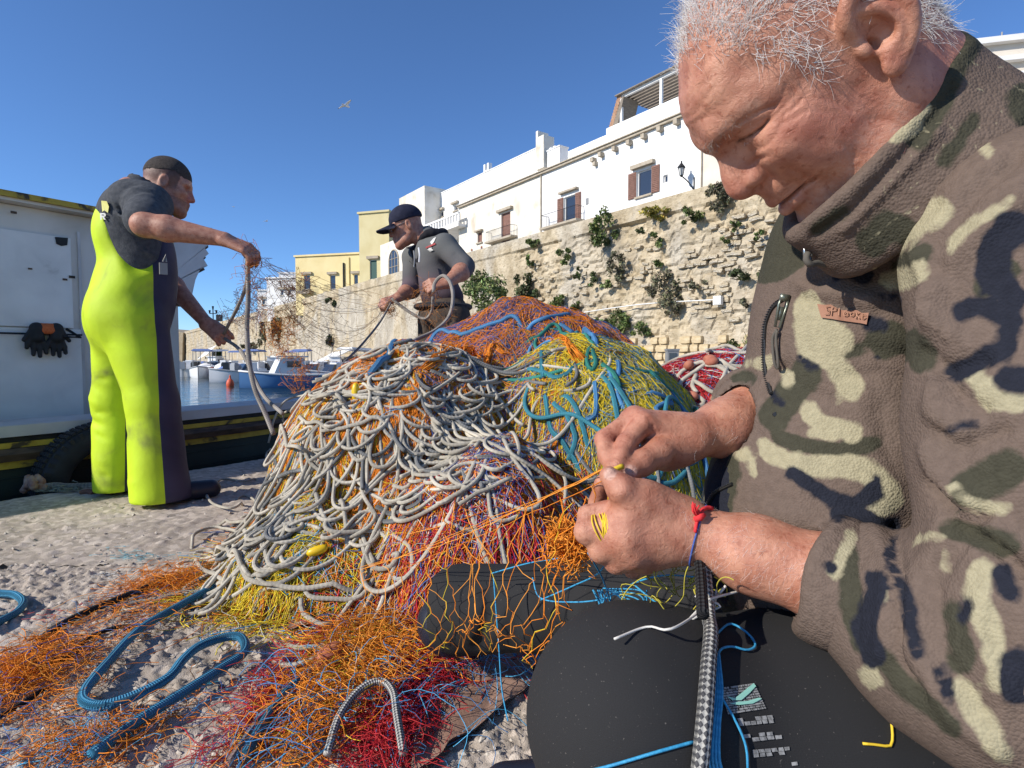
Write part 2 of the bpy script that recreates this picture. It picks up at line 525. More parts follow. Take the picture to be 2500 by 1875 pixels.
far_end = E0[:2] + EU * 27
poly = np.array([E0[:2] - EU * 6, far_end, far_end + EN * 30, E0[:2] - EU * 6 + EN * 30])
mb = MB(); mb.prism(np.c_[poly + EN * .018, np.full(4, -1.8)], (0, 0, 1.775))
tag(mb.build("quay", M_CONC), kind="structure")
Vs = []; Fs = []; n0 = 0
for a in ((-1.55, .75, .84, 1.75, .0053), (-3.6, 1.9, 1.752, 4.6, .0132)):
    V, F = grid_patch(*a); Vs.append(V); Fs.append(F + n0); n0 += len(V)
tag(obj("worn_ground", np.concatenate(Vs), np.concatenate(Fs), M_GROUND, smooth=True), kind="structure")
xs = np.r_[-9:22:1.0]; ys = np.r_[-8:0.8:.8, .84]
def flat(x0, x1, y0, y1, z, name, m, nx=24, ny=24):
    X, Y = np.meshgrid(np.linspace(x0, x1, nx), np.linspace(y0, y1, ny))
    Z = z + .006 * fbm2(X * 2, Y * 2, 3, 5)
    d = edge_dist(X, Y); o = d < 0
    X = np.where(o, X - EN[0] * d, X); Y = np.where(o, Y - EN[1] * d, Y)
    i = np.arange(ny - 1)[:, None] * nx + np.arange(nx - 1)[None]
    F = np.stack([i, i + 1, i + nx + 1, i + nx], -1).reshape(-1, 4); F = F[~o.ravel()[F].all(1)]
    tag(obj(name, np.c_[X.ravel(), Y.ravel(), Z.ravel()], F, m), kind="structure")
flat(-8, 16, -8, .86, -.012, "quay_top", M_GROUND)
flat(.74, 16, .8, 1.78, -.012, "quay_top", M_GROUND)
flat(1.88, 20, 1.7, 4.65, -.012, "quay_top", M_GROUND)
flat(-2, 24, 4.58, 27, -.010, "quay_top", M_GROUND, 60, 60)
def chip_mesh(sd):
    r = np.random.default_rng(sd)
    ic = np.array([(0, 0, 1), (.9, 0, .4), (.28, .85, .4), (-.72, .53, .4), (-.72, -.53, .4), (.28, -.85, .4), (.72, .53, -.4), (-.28, .85, -.4), (-.9, 0, -.4), (-.28, -.85, -.4), (.72, -.53, -.4), (0, 0, -1)])
    F = [(0, 1, 2), (0, 2, 3), (0, 3, 4), (0, 4, 5), (0, 5, 1), (1, 6, 2), (2, 7, 3), (3, 8, 4), (4, 9, 5), (5, 10, 1), (6, 7, 2), (7, 8, 3), (8, 9, 4), (9, 10, 5), (10, 6, 1), (11, 7, 6), (11, 8, 7), (11, 9, 8), (11, 10, 9), (11, 6, 10)]
    return ic * r.uniform(.65, 1.25, (12, 1)), np.array(F)
M_CHIP = mat("stone_chips", [(.3, (.38, .33, .28)), (.5, (.49, .44, .37)), (.7, (.60, .55, .47))], .95, (25, 3, 0), (200, .3, .003), spec=.15)
Vs = []; Fs = []; n0 = 0
base = [chip_mesh(i) for i in range(8)]
r_ = np.random.default_rng(5)
for i in range(1500):
    y = .9 + 2.6 * r_.random() ** 1.7; x = r_.uniform(-1.15, .62) * y
    if edge_dist(x, y) < .3 + .2 * r_.random(): continue
    v, f = base[i % 8]
    s = r_.uniform(.002, .0062) * (.8 + .2 * y) * np.array((1.25, .9, .75)) * r_.uniform(.7, 1.3, 3)
    a = r_.uniform(0, 6.28); c, q = math.cos(a), math.sin(a)
    v = v * s; v = np.c_[v[:, 0] * c - v[:, 1] * q, v[:, 0] * q + v[:, 1] * c, v[:, 2]]
    z = float(stone_h(np.array([x]), np.array([y]))[0])
    Vs.append(v + (x, y, z + s[2] * .25)); Fs.append(f + n0); n0 += 12
tag(obj("stone_chips", np.concatenate(Vs), np.concatenate(Fs), M_CHIP, smooth=False), "loose grey stone chips scattered over the worn concrete quay", "gravel", kind="stuff")

# ---- water
def water_extra(m, nt, N, b):
    L = nt.links; tc = N.new("ShaderNodeTexCoord"); b.inputs["IOR"].default_value = 1.33
    mp = N.new("ShaderNodeMapping"); mp.inputs["Scale"].default_value = (.55, 1.5, 1)
    L.new(tc.outputs["Object"], mp.inputs["Vector"])
    n1 = N.new("ShaderNodeTexNoise"); n1.inputs["Scale"].default_value = 1.6; n1.inputs["Detail"].default_value = 4
    L.new(mp.outputs[0], n1.inputs["Vector"])
    bp = N.new("ShaderNodeBump"); bp.inputs["Strength"].default_value = .35; bp.inputs["Distance"].default_value = .12
    L.new(n1.outputs["Fac"], bp.inputs["Height"]); L.new(bp.outputs[0], b.inputs["Normal"])
M_WATER = mat("harbour_water", (.022, .045, .042), .04, spec=.5, extra=water_extra)
WZ = -0.75
tag(obj("water", [(-2500, -500, WZ), (2500, -500, WZ), (2500, 3500, WZ), (-2500, 3500, WZ)], np.array([[0, 1, 2, 3]]), M_WATER), kind="structure")

# ---- the old sea wall
WD = nrm((.73, -1., 0.)); WNn = nrm((-1., -.73, 0.))          # along the wall (to the right), outward normal
WP0 = np.array((.36 * 28, 28., 0.))
def wall_uv(px, py, off=0.):
    """photo pixel -> (u along the wall, z) on the wall plane moved back by off"""
    p = on_plane(px, py, WP0 - WNn * off, WNn); return float((p - WP0) @ WD), float(p[2])
def wall_pt(u, z, out=0.): return WP0 + WD * u + WNn * out + np.array((0, 0, z))
WTOP = wall_uv(1500, 518)[1]
cols = np.linspace(430, 2350, 520)
U = np.array([wall_uv(c, 870)[0] for c in cols])
Zr = np.r_[np.linspace(-1.2, WTOP - 1.0, 60), np.linspace(WTOP - .95, WTOP, 8)]
UU, ZZ = np.meshgrid(U, Zr)
px_of = np.tile(cols, (len(Zr), 1))
rub = np.clip((px_of - 1262 - 14 * np.sin(ZZ * 3)) / 20, 0, 1)                 # rubble stretch
rub = np.maximum(rub, np.clip((840 - px_of) / 30, 0, 1) * .8)
ero = fbm2(UU * .45, ZZ * .6, 4, 40)
cr = np.abs(noise2(UU * 1.6, ZZ * 4.2, 41) - .5) * 2
low = (ZZ < 1.7) | (ZZ > WTOP - .9)
disp = rub * np.where(low, .03, 1) * (.5 * (ero - .5) + .22 * (fbm2(UU * 1.3, ZZ * 2.8, 3, 42) - .5) - .10 * (cr < .26))
disp += np.where(ZZ > WTOP - .85, .10, 0) + .25 * np.clip(1 - ZZ / WTOP, 0, 1)
P = WP0 + WD * UU[..., None] + WNn * disp[..., None]; P[..., 2] = ZZ
back = P[-1] - WNn * 1.2
P = np.concatenate([P, back[None]], 0)
ny, nx = P.shape[:2]
i = np.arange(ny - 1)[:, None] * nx + np.arange(nx - 1)[None]
F = np.stack([i, i + 1, i + nx + 1, i + nx], -1).reshape(-1, 4)
def wall_extra(m, nt, N, b):
    L = nt.links; tc = N.new("ShaderNodeTexCoord"); O = tc.outputs["Object"]
    def nz(s, d, dist=0., sc=None):
        n = N.new("ShaderNodeTexNoise"); n.inputs["Scale"].default_value = s; n.inputs["Detail"].default_value = d; n.inputs["Distortion"].default_value = dist
        if sc:
            mp = N.new("ShaderNodeMapping"); mp.inputs["Scale"].default_value = sc; L.new(O, mp.inputs[0]); L.new(mp.outputs[0], n.inputs["Vector"])
        else: L.new(O, n.inputs["Vector"])
        return n.outputs["Fac"]
    def ramp(f, *st):
        r = N.new("ShaderNodeValToRGB"); el = r.color_ramp.elements
        while len(el) < len(st): el.new(.5)
        for e, (p, c) in zip(el, st): e.position = p; e.color = (*c, 1)
        L.new(f, r.inputs["Fac"]); return r.outputs[0]
    def mixc(f, a, c, bt='MIX'):
        m_ = N.new("ShaderNodeMix"); m_.data_type = 'RGBA'; m_.blend_type = bt
        if isinstance(f, float): m_.inputs[0].default_value = f
        else: L.new(f, m_.inputs[0])
        L.new(a, m_.inputs[6]); L.new(c, m_.inputs[7]); return m_.outputs[2]
    sand = ramp(nz(1.1, 8, .5), (.3, (.38, .315, .215)), (.5, (.49, .415, .295)), (.7, (.58, .50, .37)))
    plas = ramp(nz(.9, 8, .3), (.35, (.40, .36, .295)), (.65, (.52, .475, .395)))
    sel = ramp(nz(.16, 5, .6), (.47, (0, 0, 0)), (.55, (1, 1, 1)))
    c = mixc(sel, sand, plas)
    st = ramp(nz(1., 6, .2, (.9, .9, .35)), (.34, (.80, .77, .72)), (.55, (1.03, 1.02, 1.0)))
    c = mixc(1., c, st, 'MULTIPLY')
    spk = ramp(nz(4.5, 5, .3, (1, 1, 2.2)), (.36, (.45, .40, .34)), (.46, (1, 1, 1)))
    c = mixc(.45, c, spk, 'MULTIPLY')
    L.new(c, b.inputs["Base Color"])
M_WALL = mat("sea_wall_stone", (.5, .4, .26), .95, bump=(3.5, .55, .3), spec=.1, extra=wall_extra)
M_BLOCK = mat("ashlar_stone", [(.3, (.40, .305, .175)), (.5, (.52, .41, .25)), (.7, (.61, .51, .34))], .95, (1.3, 6, .4), (8, .4, .04), spec=.1)
sea_wall = empty("sea_wall", WP0 + np.array((0, 0, -1.2)), "tall weathered sandstone sea wall with scrubby bushes below the white houses", "wall")
obj("wall_face", P.reshape(-1, 3), F, M_WALL, sea_wall, smooth=False)
def rough_block(sd, amp=.16):
    r = np.random.default_rng(sd); g = (-.5, -.18, .18, .5)
    g = (-.5, 0, .5)
    V = []; ix = {}
    for x in g:
        for y in g:
            for z in g:
                if 0 == x == y == z: continue
                p = np.array((x, y, z)); e = np.sum(np.abs(p) > .4)
                p = p * (1 - .10 * (e - 1)) + r.normal(0, amp * .25, 3) * (.6 if e > 1 else 1)
                ix[(x, y, z)] = len(V); V.append(p)
    F = []
    for a in range(3):
        for s in (-.5, .5):
            o = [q for q in range(3) if q != a]
            for i_ in (0, 1):
                for j_ in (0, 1):
                    def k(ii, jj):
                        q = [0, 0, 0]; q[a] = s; q[o[0]] = g[ii]; q[o[1]] = g[jj]; return ix[tuple(q)]
                    f = [k(i_, j_), k(i_ + 1, j_), k(i_ + 1, j_ + 1), k(i_, j_ + 1)]
                    if (s > 0) == (a == 1): f = f[::-1]
                    F.append(f)
    return np.array(V), np.array(F)
WANG = math.atan2(WD[1], WD[0])
stone_me = []
for sd in range(8):
    V, F_ = rough_block(sd); me = np_mesh(V, F_, smooth=False); me.materials.append(M_WALL); stone_me.append(me)
block_me = []
for sd in range(4):
    V, F_ = rough_block(sd + 30, .05); me = np_mesh(V, F_, smooth=False); me.materials.append(M_BLOCK); block_me.append(me)
def inst(name, me, parent, loc, rot, scale):
    o = bpy.data.objects.new(name, me); COL.objects.link(o); o.parent = parent
    o.location = tuple(np.asarray(loc, float) - wloc(parent)); o.rotation_euler = rot; o.scale = tuple(float(s) for s in scale)
    return o
r_ = np.random.default_rng(11)
cnt = 0
for (x0, y0, x1, y1, n_) in ((1290, 640, 1500, 790, 70), (1640, 600, 1800, 780, 55), (1740, 520, 1900, 640, 40), (1500, 600, 1640, 700, 20), (600, 800, 800, 860, 20)):
    for q in range(n_):
        px = r_.uniform(x0, x1); py = r_.uniform(y0, y1)
        u, z = wall_uv(px, py)
        if z < 1.8 or z > WTOP - 1.1: continue
        sc = (px < 900) * .5 + 1
        z = round(z / .24) * .24
        inst("stone", stone_me[q % 8], sea_wall, wall_pt(u, z, -.03 + .25 * (1 - z / WTOP) + r_.uniform(-.06, .05)), (r_.normal(0, .06), r_.normal(0, .10), WANG + r_.normal(0, .12)),
             (r_.uniform(.28, .62) * sc, r_.uniform(.22, .4), r_.uniform(.16, .26) * sc)); cnt += 1
u0 = wall_uv(1440, 880)[0]; u1 = wall_uv(1835, 880)[0]
for row in range(4):
    u = u0 - r_.uniform(0, .5)
    zb = .02 + row * .42
    while u < u1:
        w = r_.uniform(.5, .95)
        if not (row == 3 and r_.random() < .3):
            inst("block", block_me[r_.integers(4)], sea_wall, wall_pt(u + w / 2, zb + .21, .30 - row * .015 + r_.uniform(-.02, .02)), (0, 0, WANG), (w - .035, .35, .405))
        u += w
M_WHITE = mat("white_plastic", (.75, .75, .73), .5)
M_GREYM = mat("grey_metal", [(.3, (.22, .22, .22)), (.7, (.32, .32, .31))], .5, (3, 3, 0), metal=.3)
pth = [wall_pt(*wall_uv(px, py), .45) for px, py in ((1390, 772), (1480, 757), (1600, 742), (1760, 733))]
cd_ = MB(); cd_.tube(smooth_path(pth, .4), .03, 6)
tag(cd_.build("wall_conduit", M_WHITE, smooth=True), "thin white conduit pipe running along the stone sea wall", "pipe")
jb = MB(); p = wall_pt(*wall_uv(1768, 735), .5); AX = np.array((WD, WNn, (0, 0, 1)))
jb.box(p, (.42, .2, .42), AX); jb.box(p + WNn * .115, (.34, .03, .34), AX)
tag(jb.build("junction_box", M_WHITE), "small white square junction box fixed to the stone sea wall", "box")
M_STREET = mat("street_paving", (.35, .32, .27), .9)
mb = MB(); ua, ub = U.min(), U.max()
q = [wall_pt(ua, WTOP - 2.2, -.6), wall_pt(ub, WTOP - 2.2, -.6), wall_pt(ub, WTOP - 2.2, -60), wall_pt(ua, WTOP - 2.2, -60)]
mb.prism(q, (0, 0, 1.2)); tag(mb.build("street", M_STREET), kind="structure")
mb = MB(); q = [wall_pt(wall_uv(560, 880)[0], -1.6, 3.2), wall_pt(8, -1.6, 3.2), wall_pt(8, -1.6, -.5), wall_pt(wall_uv(560, 880)[0], -1.6, -.5)]
mb.prism(q, (0, 0, 1.55)); tag(mb.build("far_quay", M_CONC), kind="structure")

# ---- houses along the wall
M_WHITEW = mat("white_limewash", [(.3, (.70, .69, .66)), (.55, (.80, .795, .775)), (.8, (.84, .835, .82))], .9, (1.3, 7, .3), (8, .15, .02), spec=.2)
M_CREAM = mat("stained_cream_plaster", [(.28, (.50, .43, .33)), (.42, (.68, .63, .53)), (.7, (.78, .745, .67))], .9, (.7, 8, .5), (8, .2, .02), spec=.2)
M_BEIGE = mat("beige_plaster", [(.3, (.60, .53, .43)), (.7, (.70, .64, .55))], .9, (.8, 6, .3), spec=.2)
M_YELLOW = mat("yellow_plaster", [(.3, (.74, .60, .30)), (.7, (.82, .69, .38))], .9, (.5, 6, .3), spec=.2)
M_OCHRE = mat("ochre_plaster", [(.3, (.60, .51, .27)), (.7, (.68, .60, .35))], .9, (.5, 6, .3), spec=.2)
M_SHUT = mat("brown_shutter", [(.3, (.17, .085, .06)), (.7, (.25, .13, .095))], .6, (5, 4, 0))
M_GREENS = mat("green_shutter", (.02, .075, .06), .5)
M_GLASS = mat("window_glass", (.03, .04, .06), .05, spec=.8)
M_FRAME = mat("white_frame", (.72, .71, .68), .6)
M_STONE = mat("trim_stone", [(.3, (.33, .28, .21)), (.7, (.47, .41, .32))], .9, (4, 5, .2), (15, .3, .02))
M_IRON = mat("wrought_iron", (.03, .03, .032), .5, metal=.6)

class Face:
    """a vertical plane: origin o, axis a (to the right), outward normal n"""
    def __init__(s, o, a, n): s.o = np.asarray(o, float); s.a = nrm(a); s.n = nrm(n)
    def uv(s, px, py):
        p = on_plane(px, py, s.o, s.n); return float((p - s.o) @ s.a), float(p[2])
    def pt(s, u, z, out=0.):
        q = s.o + s.a * u + s.n * out; return np.array((q[0], q[1], z))
    def rect(s, px0, py0, px1, py1):
        pc = (px0 + px1) / 2
        return (s.uv(px0, (py0 + py1) / 2)[0], s.uv(px1, (py0 + py1) / 2)[0], s.uv(pc, py1)[1], s.uv(pc, py0)[1])
    def box(s, m, u0, u1, z0, z1, o0, o1):
        P = [s.pt(u, 0, o) + np.array((0, 0, z)) for z in (z0, z1) for u, o in ((u0, o1), (u1, o1), (u1, o0), (u0, o0))]
        m.hexa(P); return m

def front(fc, u0, u1, z0, z1, holes, name, m, parent, depth=.25):
    us = sorted({u0, u1, *[h[0] for h in holes], *[h[1] for h in holes]}); zs = sorted({z0, z1, *[h[2] for h in holes], *[h[3] for h in holes]})
    mb = MB()
    for a, b in zip(us[:-1], us[1:]):
        for c, d in zip(zs[:-1], zs[1:]):
            if any(h[0] <= (a + b) / 2 <= h[1] and h[2] <= (c + d) / 2 <= h[3] for h in holes): continue
            mb.add([fc.pt(a, c), fc.pt(b, c), fc.pt(b, d), fc.pt(a, d)], [(0, 1, 2, 3)])
    for (a, b, c, d) in holes:
        for p, q in (((a, c), (b, c)), ((b, c), (b, d)), ((b, d), (a, d)), ((a, d), (a, c))):
            mb.add([fc.pt(*p), fc.pt(*q), fc.pt(*q, -depth), fc.pt(*p, -depth)], [(3, 2, 1, 0)])
    return mb.build(name, m, parent)

def house(name, label, fc, rect, wallm, thick=7., holes=(), bm=None, cat="house"):
    u0, u1, z0, z1 = rect
    e = empty(name, fc.pt((u0 + u1) / 2, z0), label, cat)
    front(fc, u0, u1, z0, z1, [h for h in holes], "facade", wallm, e)
    b = MB(); fc.box(b, u0, u1, z0, z1, -thick, -.26)
    for u in (u0, u1):
        b.add([fc.pt(u, z0, 0), fc.pt(u, z1, 0), fc.pt(u, z1, -.26), fc.pt(u, z0, -.26)], [(0, 1, 2, 3)])
    b.add([fc.pt(u0, z1, 0), fc.pt(u1, z1, 0), fc.pt(u1, z1, -.26), fc.pt(u0, z1, -.26)], [(0, 1, 2, 3)])
    b.build("wall", bm or wallm, e)
    return e

def window(fc, e, h, shutters=None, glass=True, lintel=None, sill=True, frame=M_FRAME, fill=None):
    u0, u1, z0, z1 = h
    w = MB(); t = .07
    for a in ((u0, u0 + t, z0, z1), (u1 - t, u1, z0, z1), (u0 + t, u1 - t, z0, z0 + t), (u0 + t, u1 - t, z1 - t, z1)): fc.box(w, *a, -.2, -.12)
    fr = w.build("window", frame, e)
    g = MB(); fc.box(g, u0 + t, u1 - t, z0 + t, z1 - t, -.18, -.15); g.build("pane", fill or M_GLASS, fr)
    if shutters:
        for (a, b) in shutters:
            s = MB(); fc.box(s, a, b, z0 - .03, z1 + .03, .03, .07)
            so = s.build("shutter", M_SHUT, e)
            sl = MB(); n = 14
            for q in range(n):
                zz = z0 + (z1 - z0) * (q + .5) / n
                fc.box(sl, a + .06, b - .06, zz - .04, zz + .03, .07, .10)
            o = sl.build("slats", M_SHUT, so); o["kind"] = "stuff"
    if lintel:
        l = MB(); fc.box(l, lintel[0], lintel[1], lintel[2], lintel[3], -.05, .3); l.build("lintel", M_STONE, e)
    if sill:
        l = MB(); fc.box(l, u0 - .12, u1 + .12, z0 - .12, z0 - .003, -.1, .14); l.build("sill", M_STONE, e)

FW = Face(WP0 - WNn * 4, WD, WNn)
def R(*a): return FW.rect(*a)
zc = FW.uv(1480, 358)[1]                      # cornice height
zb = WTOP - 1.0
uL = FW.uv(1321, 500)[0]; uR = FW.uv(1716, 400)[0]
w1 = R(1377, 478, 1406, 546); w2 = R(1555, 415, 1590, 477); w3 = R(1619, 427, 1630, 446)
A = house("white_house", "long white limewashed house with brown louvred shutters above the sea wall", FW, (uL, uR, zb, zc), M_WHITEW, 7, [w1, w2, w3])
s1 = R(1362, 485, 1376, 548); s2 = R(1406, 468, 1419, 536); s3 = R(1535, 424, 1554, 486); s4 = R(1592, 403, 1611, 468)
window(FW, A, w1, [(s1[0], s1[1]), (s2[0], s2[1])], lintel=(*R(1369, 455, 1413, 475)[:2], w1[3] + .28, w1[3] + .42), sill=False)
window(FW, A, w2, [(s3[0], s3[1]), (s4[0], s4[1])], lintel=(*R(1545, 400, 1600, 420)[:2], w2[3] + .18, w2[3] + .42))
window(FW, A, w3, sill=False)
def cornice(fc, e, u0, u1, z):
    c = MB(); fc.box(c, u0, u1, z - .14, z + .02, .003, .22); fc.box(c, u0, u1, z + .021, z + .09, .003, .32); c.build("cornice", M_STONE, e)
cornice(FW, A, uL, uR, zc)
for k, (px, py) in enumerate(((1453, 392), (1472, 379), (1506, 365), (1541, 350), (1577, 335), (1616, 317), (1657, 300))):
    u, z = FW.uv(px, py); b = MB(); FW.box(b, u - .14, u + .14, z - .14, z + .14, .003, .38)
    if k == 0: FW.box(b, u + .02, u + .26, z - .42, z - .15, .003, .3)
    b.build("beam_end", M_STONE, A)
def railing(fc, e, u0, u1, z0, z1, out=.75):
    r = MB(); P = [(u0, .0), (u0, out), (u1, out), (u1, .0)]
    for a, b in zip(P[:-1], P[1:]):
        for z in (z0, z1):
            r.tube([fc.pt(a[0], z, a[1]), fc.pt(b[0], z, b[1])], .02, 5)
        n = max(2, int(abs(a[0] - b[0]) / .14 + abs(a[1] - b[1]) / .2))
        for i in range(n + 1):
            t = i / n; u = a[0] + (b[0] - a[0]) * t; o = a[1] + (b[1] - a[1]) * t
            r.tube([fc.pt(u, z0, o), fc.pt(u, z1, o)], .011, 4)
    r.build("railing", M_IRON, e)
    s = MB(); fc.box(s, u0 - .1, u1 + .1, z0 - .16, z0 - .01, .003, out + .1); s.build("balcony_slab", M_STONE, e)
ra = R(1340, 520, 1425, 552); railing(FW, A, ra[0], ra[1], w1[2] + .02, w1[2] + .95)
v = MB(); FW.box(v, *R(1431, 484, 1437, 499), .002, .05); v.build("vent", M_GREYM, A)
pp = MB(); pp.tube([FW.pt(uL + .05, zb, .06), FW.pt(uL + .05, zc - .15, .06)], .06, 6); pp.build("drain_pipe", M_STONE, A)
pp = MB(); pp.tube([FW.pt(uR - .05, zb, .06), FW.pt(uR - .05, zc - .15, .06)], .05, 6); pp.build("drain_pipe", M_STONE, A)
lu, lz = FW.uv(1695, 450); e = empty("wall_lantern", FW.pt(lu, lz, .05), "black wrought iron lantern on a bracket fixed to the white house", "lantern")
b = MB(); b.tube(smooth_path([FW.pt(lu, lz - .35, .02), FW.pt(lu - .15, lz + .1, .35), FW.pt(lu - .35, lz + .45, .75)], .06), .035, 6); b.tube([FW.pt(lu, lz - .4, .02), FW.pt(lu, lz + .4, .02)], .04, 6)
b.build("bracket", M_IRON, e)
c0 = FW.pt(lu - .35, lz + .45, .75); b = MB()
for k in range(6):
    a = k * math.pi / 3; d = np.array((math.cos(a), math.sin(a), 0))
    b.tube([c0 + d * .10, c0 + d * .19 + np.array((0, 0, .46))], .017, 4)
b.tube([c0 + (0, 0, .45), c0 + (0, 0, .50)], .24, 6); b.tube([c0 + (0, 0, .49), c0 + (0, 0, .72)], [.24, .05], 6); b.tube([c0 + (0, 0, .7), c0 + (0, 0, .84)], .05, 6); b.tube([c0 - (0, 0, .08), c0 + (0, 0, .02)], [.04, .11], 6)
b.build("lantern_cage", M_IRON, e)
b = MB(); b.tube([c0 + (0, 0, .03), c0 + (0, 0, .44)], [.085, .16], 6); b.build("lantern_glass", mat("lantern_glass", (.55, .56, .55), .2), e)
uB = FW.uv(1120, 500)[0]
d1 = R(1224, 519, 1246, 590); w4 = R(1166, 567, 1177, 592)
B = house("cream_house", "stained cream plaster house with a tall brown shuttered door beside the white house", FW, (uB, uL - .003, zb, zc), M_CREAM, 7, [d1, w4])
window(FW, B, d1, None, lintel=(*R(1217, 505, 1253, 518)[:2], d1[3] + .12, d1[3] + .34), sill=False, frame=M_SHUT, fill=M_SHUT)
window(FW, B, w4, None, lintel=(*R(1163, 560, 1180, 566)[:2], w4[3] + .05, w4[3] + .18), frame=M_SHUT, fill=M_SHUT)
cornice(FW, B, uB, uL - .003, zc)
ra = R(1200, 560, 1262, 590); railing(FW, B, ra[0], ra[1], d1[2] + .25, d1[2] + 1.1, .6)
I_ = house("beige_house", "plain beige plaster house at the right end of the white house", FW, (uR + .003, uR + 9, zb, zc - .2), M_BEIGE, 7)
FR = Face(at(2420, 80, 21), (1, -.25, 0), (-.25, -1, 0))
u0, u1, z0, z1 = FR.rect(2330, 85, 2760, 700)
J = house("pale_stone_building", "pale stone building with string courses behind the seated fisherman's collar", FR, (u0, u1, 6, z1), M_BEIGE, 6)
for zz, hh in ((z1 - .02, .16), (z1 - .75, .12), (z1 - 1.35, .12)):
    c = MB(); FR.box(c, u0 - .1, u1, zz - hh, zz + .05, .003, .25); c.build("string_course", M_WHITEW, J)
pz = FR.uv(2466, 60); c = MB(); c.tube([FR.pt(pz[0], z1, -.5), FR.pt(pz[0], z1 + .5, -.5)], .03, 5); c.build("aerial", M_GREYM, J)
FU = Face(WP0 - WNn * 6.5, WD, WNn)
def RU(*a): return FU.rect(*a)
ul = FU.uv(1053, 480)[0]; um = FU.uv(1314, 380)[0]; zt = FU.uv(1180, 424)[1]
wA = RU(1070, 517, 1083, 531); wB = RU(1108, 500, 1118, 514)
Uw = house("white_upper_house", "white upper house with a parapet rising behind the cream house", FU, (ul, um, zb, zt), M_WHITEW, 6, [wA, wB])
window(FU, Uw, wA, lintel=(wA[0] - .25, wA[1] + .25, wA[3] + .1, wA[3] + .3)); window(FU, Uw, wB, lintel=(wB[0] - .25, wB[1] + .25, wB[3] + .1, wB[3] + .3))
u_, z_ = FU.uv(1182, 420); c = MB()
for du in (-.42, .18): FU.box(c, u_ + du, u_ + du + .3, zt - .2, zt + .95, -.6, -.2)
FU.box(c, u_ - .42, u_ + .48, zt - .2, zt + .35, -.64, -.62 + .4); c.build("chimney", M_WHITEW, Uw)
c = MB(); FU.box(c, ul - .1, um, zt + .003, zt + .09, -.3, .06); c.build("coping", M_WHITEW, Uw)
r0 = RU(1316, 335, 1335, 412); c = MB(); FU.box(c, r0[0], r0[1], zt - 2, r0[3], -.8, .35); FU.box(c, r0[0], r0[0] + .28, r0[3] + .001, r0[3] + .55, -.8, .35)
e = empty("chimney_stack", FU.pt(r0[0], zt - 2), "tall narrow plastered chimney stack where the white roofs meet", "chimney"); c.build("stack", M_CREAM, e)
r0 = RU(1341, 365, 1371, 405); e = empty("chimney_stack", FU.pt(r0[0], zc), "squat white box chimney with a notched top on the white roof", "chimney")
c = MB(); FU.box(c, r0[0], r0[1], zc - .5, r0[3], -.7, .2); FU.box(c, r0[0] - .06, r0[1] + .06, r0[3] + .001, r0[3] + .1, -.76, .26)
for k in (0, .5): FU.box(c, r0[0] + .1 + k, r0[0] + .4 + k, r0[3] + .101, r0[3] + .28, -.6, .1)
c.build("stack", M_WHITEW, e)
FV = Face(WP0 - WNn * 8.5, WD, WNn)
r0 = FV.rect(1372, 357, 1490, 420)
V1 = house("white_roof_room", "low white rooftop wall between the box chimney and the pergola room", FV, (r0[0], r0[1], zc - .6, FV.uv(1430, 351)[1]), M_WHITEW, 4)
u0 = FU.uv(1480, 320)[0]; u1 = FU.uv(1900, 250)[0]; zv = FU.uv(1590, 265)[1]
V2 = house("white_terrace_room", "white rooftop terrace wall carrying a timber pergola", FU, (u0, u1, zc - .5, zv), M_WHITEW, 5)
M_WOOD = mat("grey_timber", [(.3, (.17, .14, .11)), (.7, (.27, .23, .18))], .8, (4, 4, 0, (1, 1, 5)))
e = empty("pergola", FU.pt(u0, zv), "weathered timber slatted pergola roof on the white terrace", "pergola")
up0 = FU.uv(1506, 240)[0]; up1 = FU.uv(1720, 240)[0]; zp = FU.uv(1512, 228)[1]
for uu in (up0 + .1, (up0 + up1) / 2, up1 - .1):
    c = MB(); FU.box(c, uu - .09, uu + .09, zv, zp - .2, -.5, -.32); c.build("post", M_WHITEW, e)
    c = MB(); FU.box(c, uu - .09, uu + .09, zv, zp - .2, -4.0, -3.82); c.build("post", M_WHITEW, e)
c = MB(); FU.box(c, up0 - .15, up1, zp - .2, zp - .02, -.55, -.35); c.build("beam", M_FRAME, e)
c = MB(); FU.box(c, up0 - .15, up1, zp - .2, zp - .02, -4.05, -3.85); c.build("beam", M_FRAME, e)
n = 11
for k in range(n):
    o = -.2 - 4.0 * k / (n - 1); c = MB(); FU.box(c, up0 - .3, up1, zp, zp + .07, o - .16, o + .12); c.build("slat", M_WOOD, e)
M_TILE = mat("roof_tile", [(.3, (.28, .15, .09)), (.7, (.42, .26, .16))], .8, (6, 3, 0))
e2 = empty("tiled_stair_roof", FU.pt(up0 - .6, zv - 1.2, -1), "sloping strip of terracotta tiles beside the timber pergola", "roof")
pa = FU.pt(*FU.uv(1505, 232), -.3); pb = FU.pt(*FU.uv(1476, 338), -.3)
for k in range(14):
    q = pa + (pb - pa) * (k + .5) / 14; c = MB(); c.box(q - WNn * .8, (.42, 1.6, .2), AX); c.build("tile", M_TILE, e2)
c = MB(); dd = pb - pa
c.hexa([pa + WD * .25 - (0, 0, .15), pa + WD * .45 - (0, 0, .15), pa + WD * .45 - WNn * 1.6 - (0, 0, .15), pa + WD * .25 - WNn * 1.6 - (0, 0, .15)][::-1] + [pb + WD * .1, pb + WD * .8, pb + WD * .8 - WNn * 1.6, pb + WD * .1 - WNn * 1.6][::-1])
c.build("stair_wall", M_WOOD, e2)
rb = FW.rect(1040, 520, 1121, 562)
FB = Face(WP0 - WNn * 3.2, WD, WNn); rb = FB.rect(1040, 517, 1121, 566)
e = empty("white_balcony", FB.pt(rb[0], rb[2]), "white masonry balcony with a pierced parapet beside the cream house", "balcony")
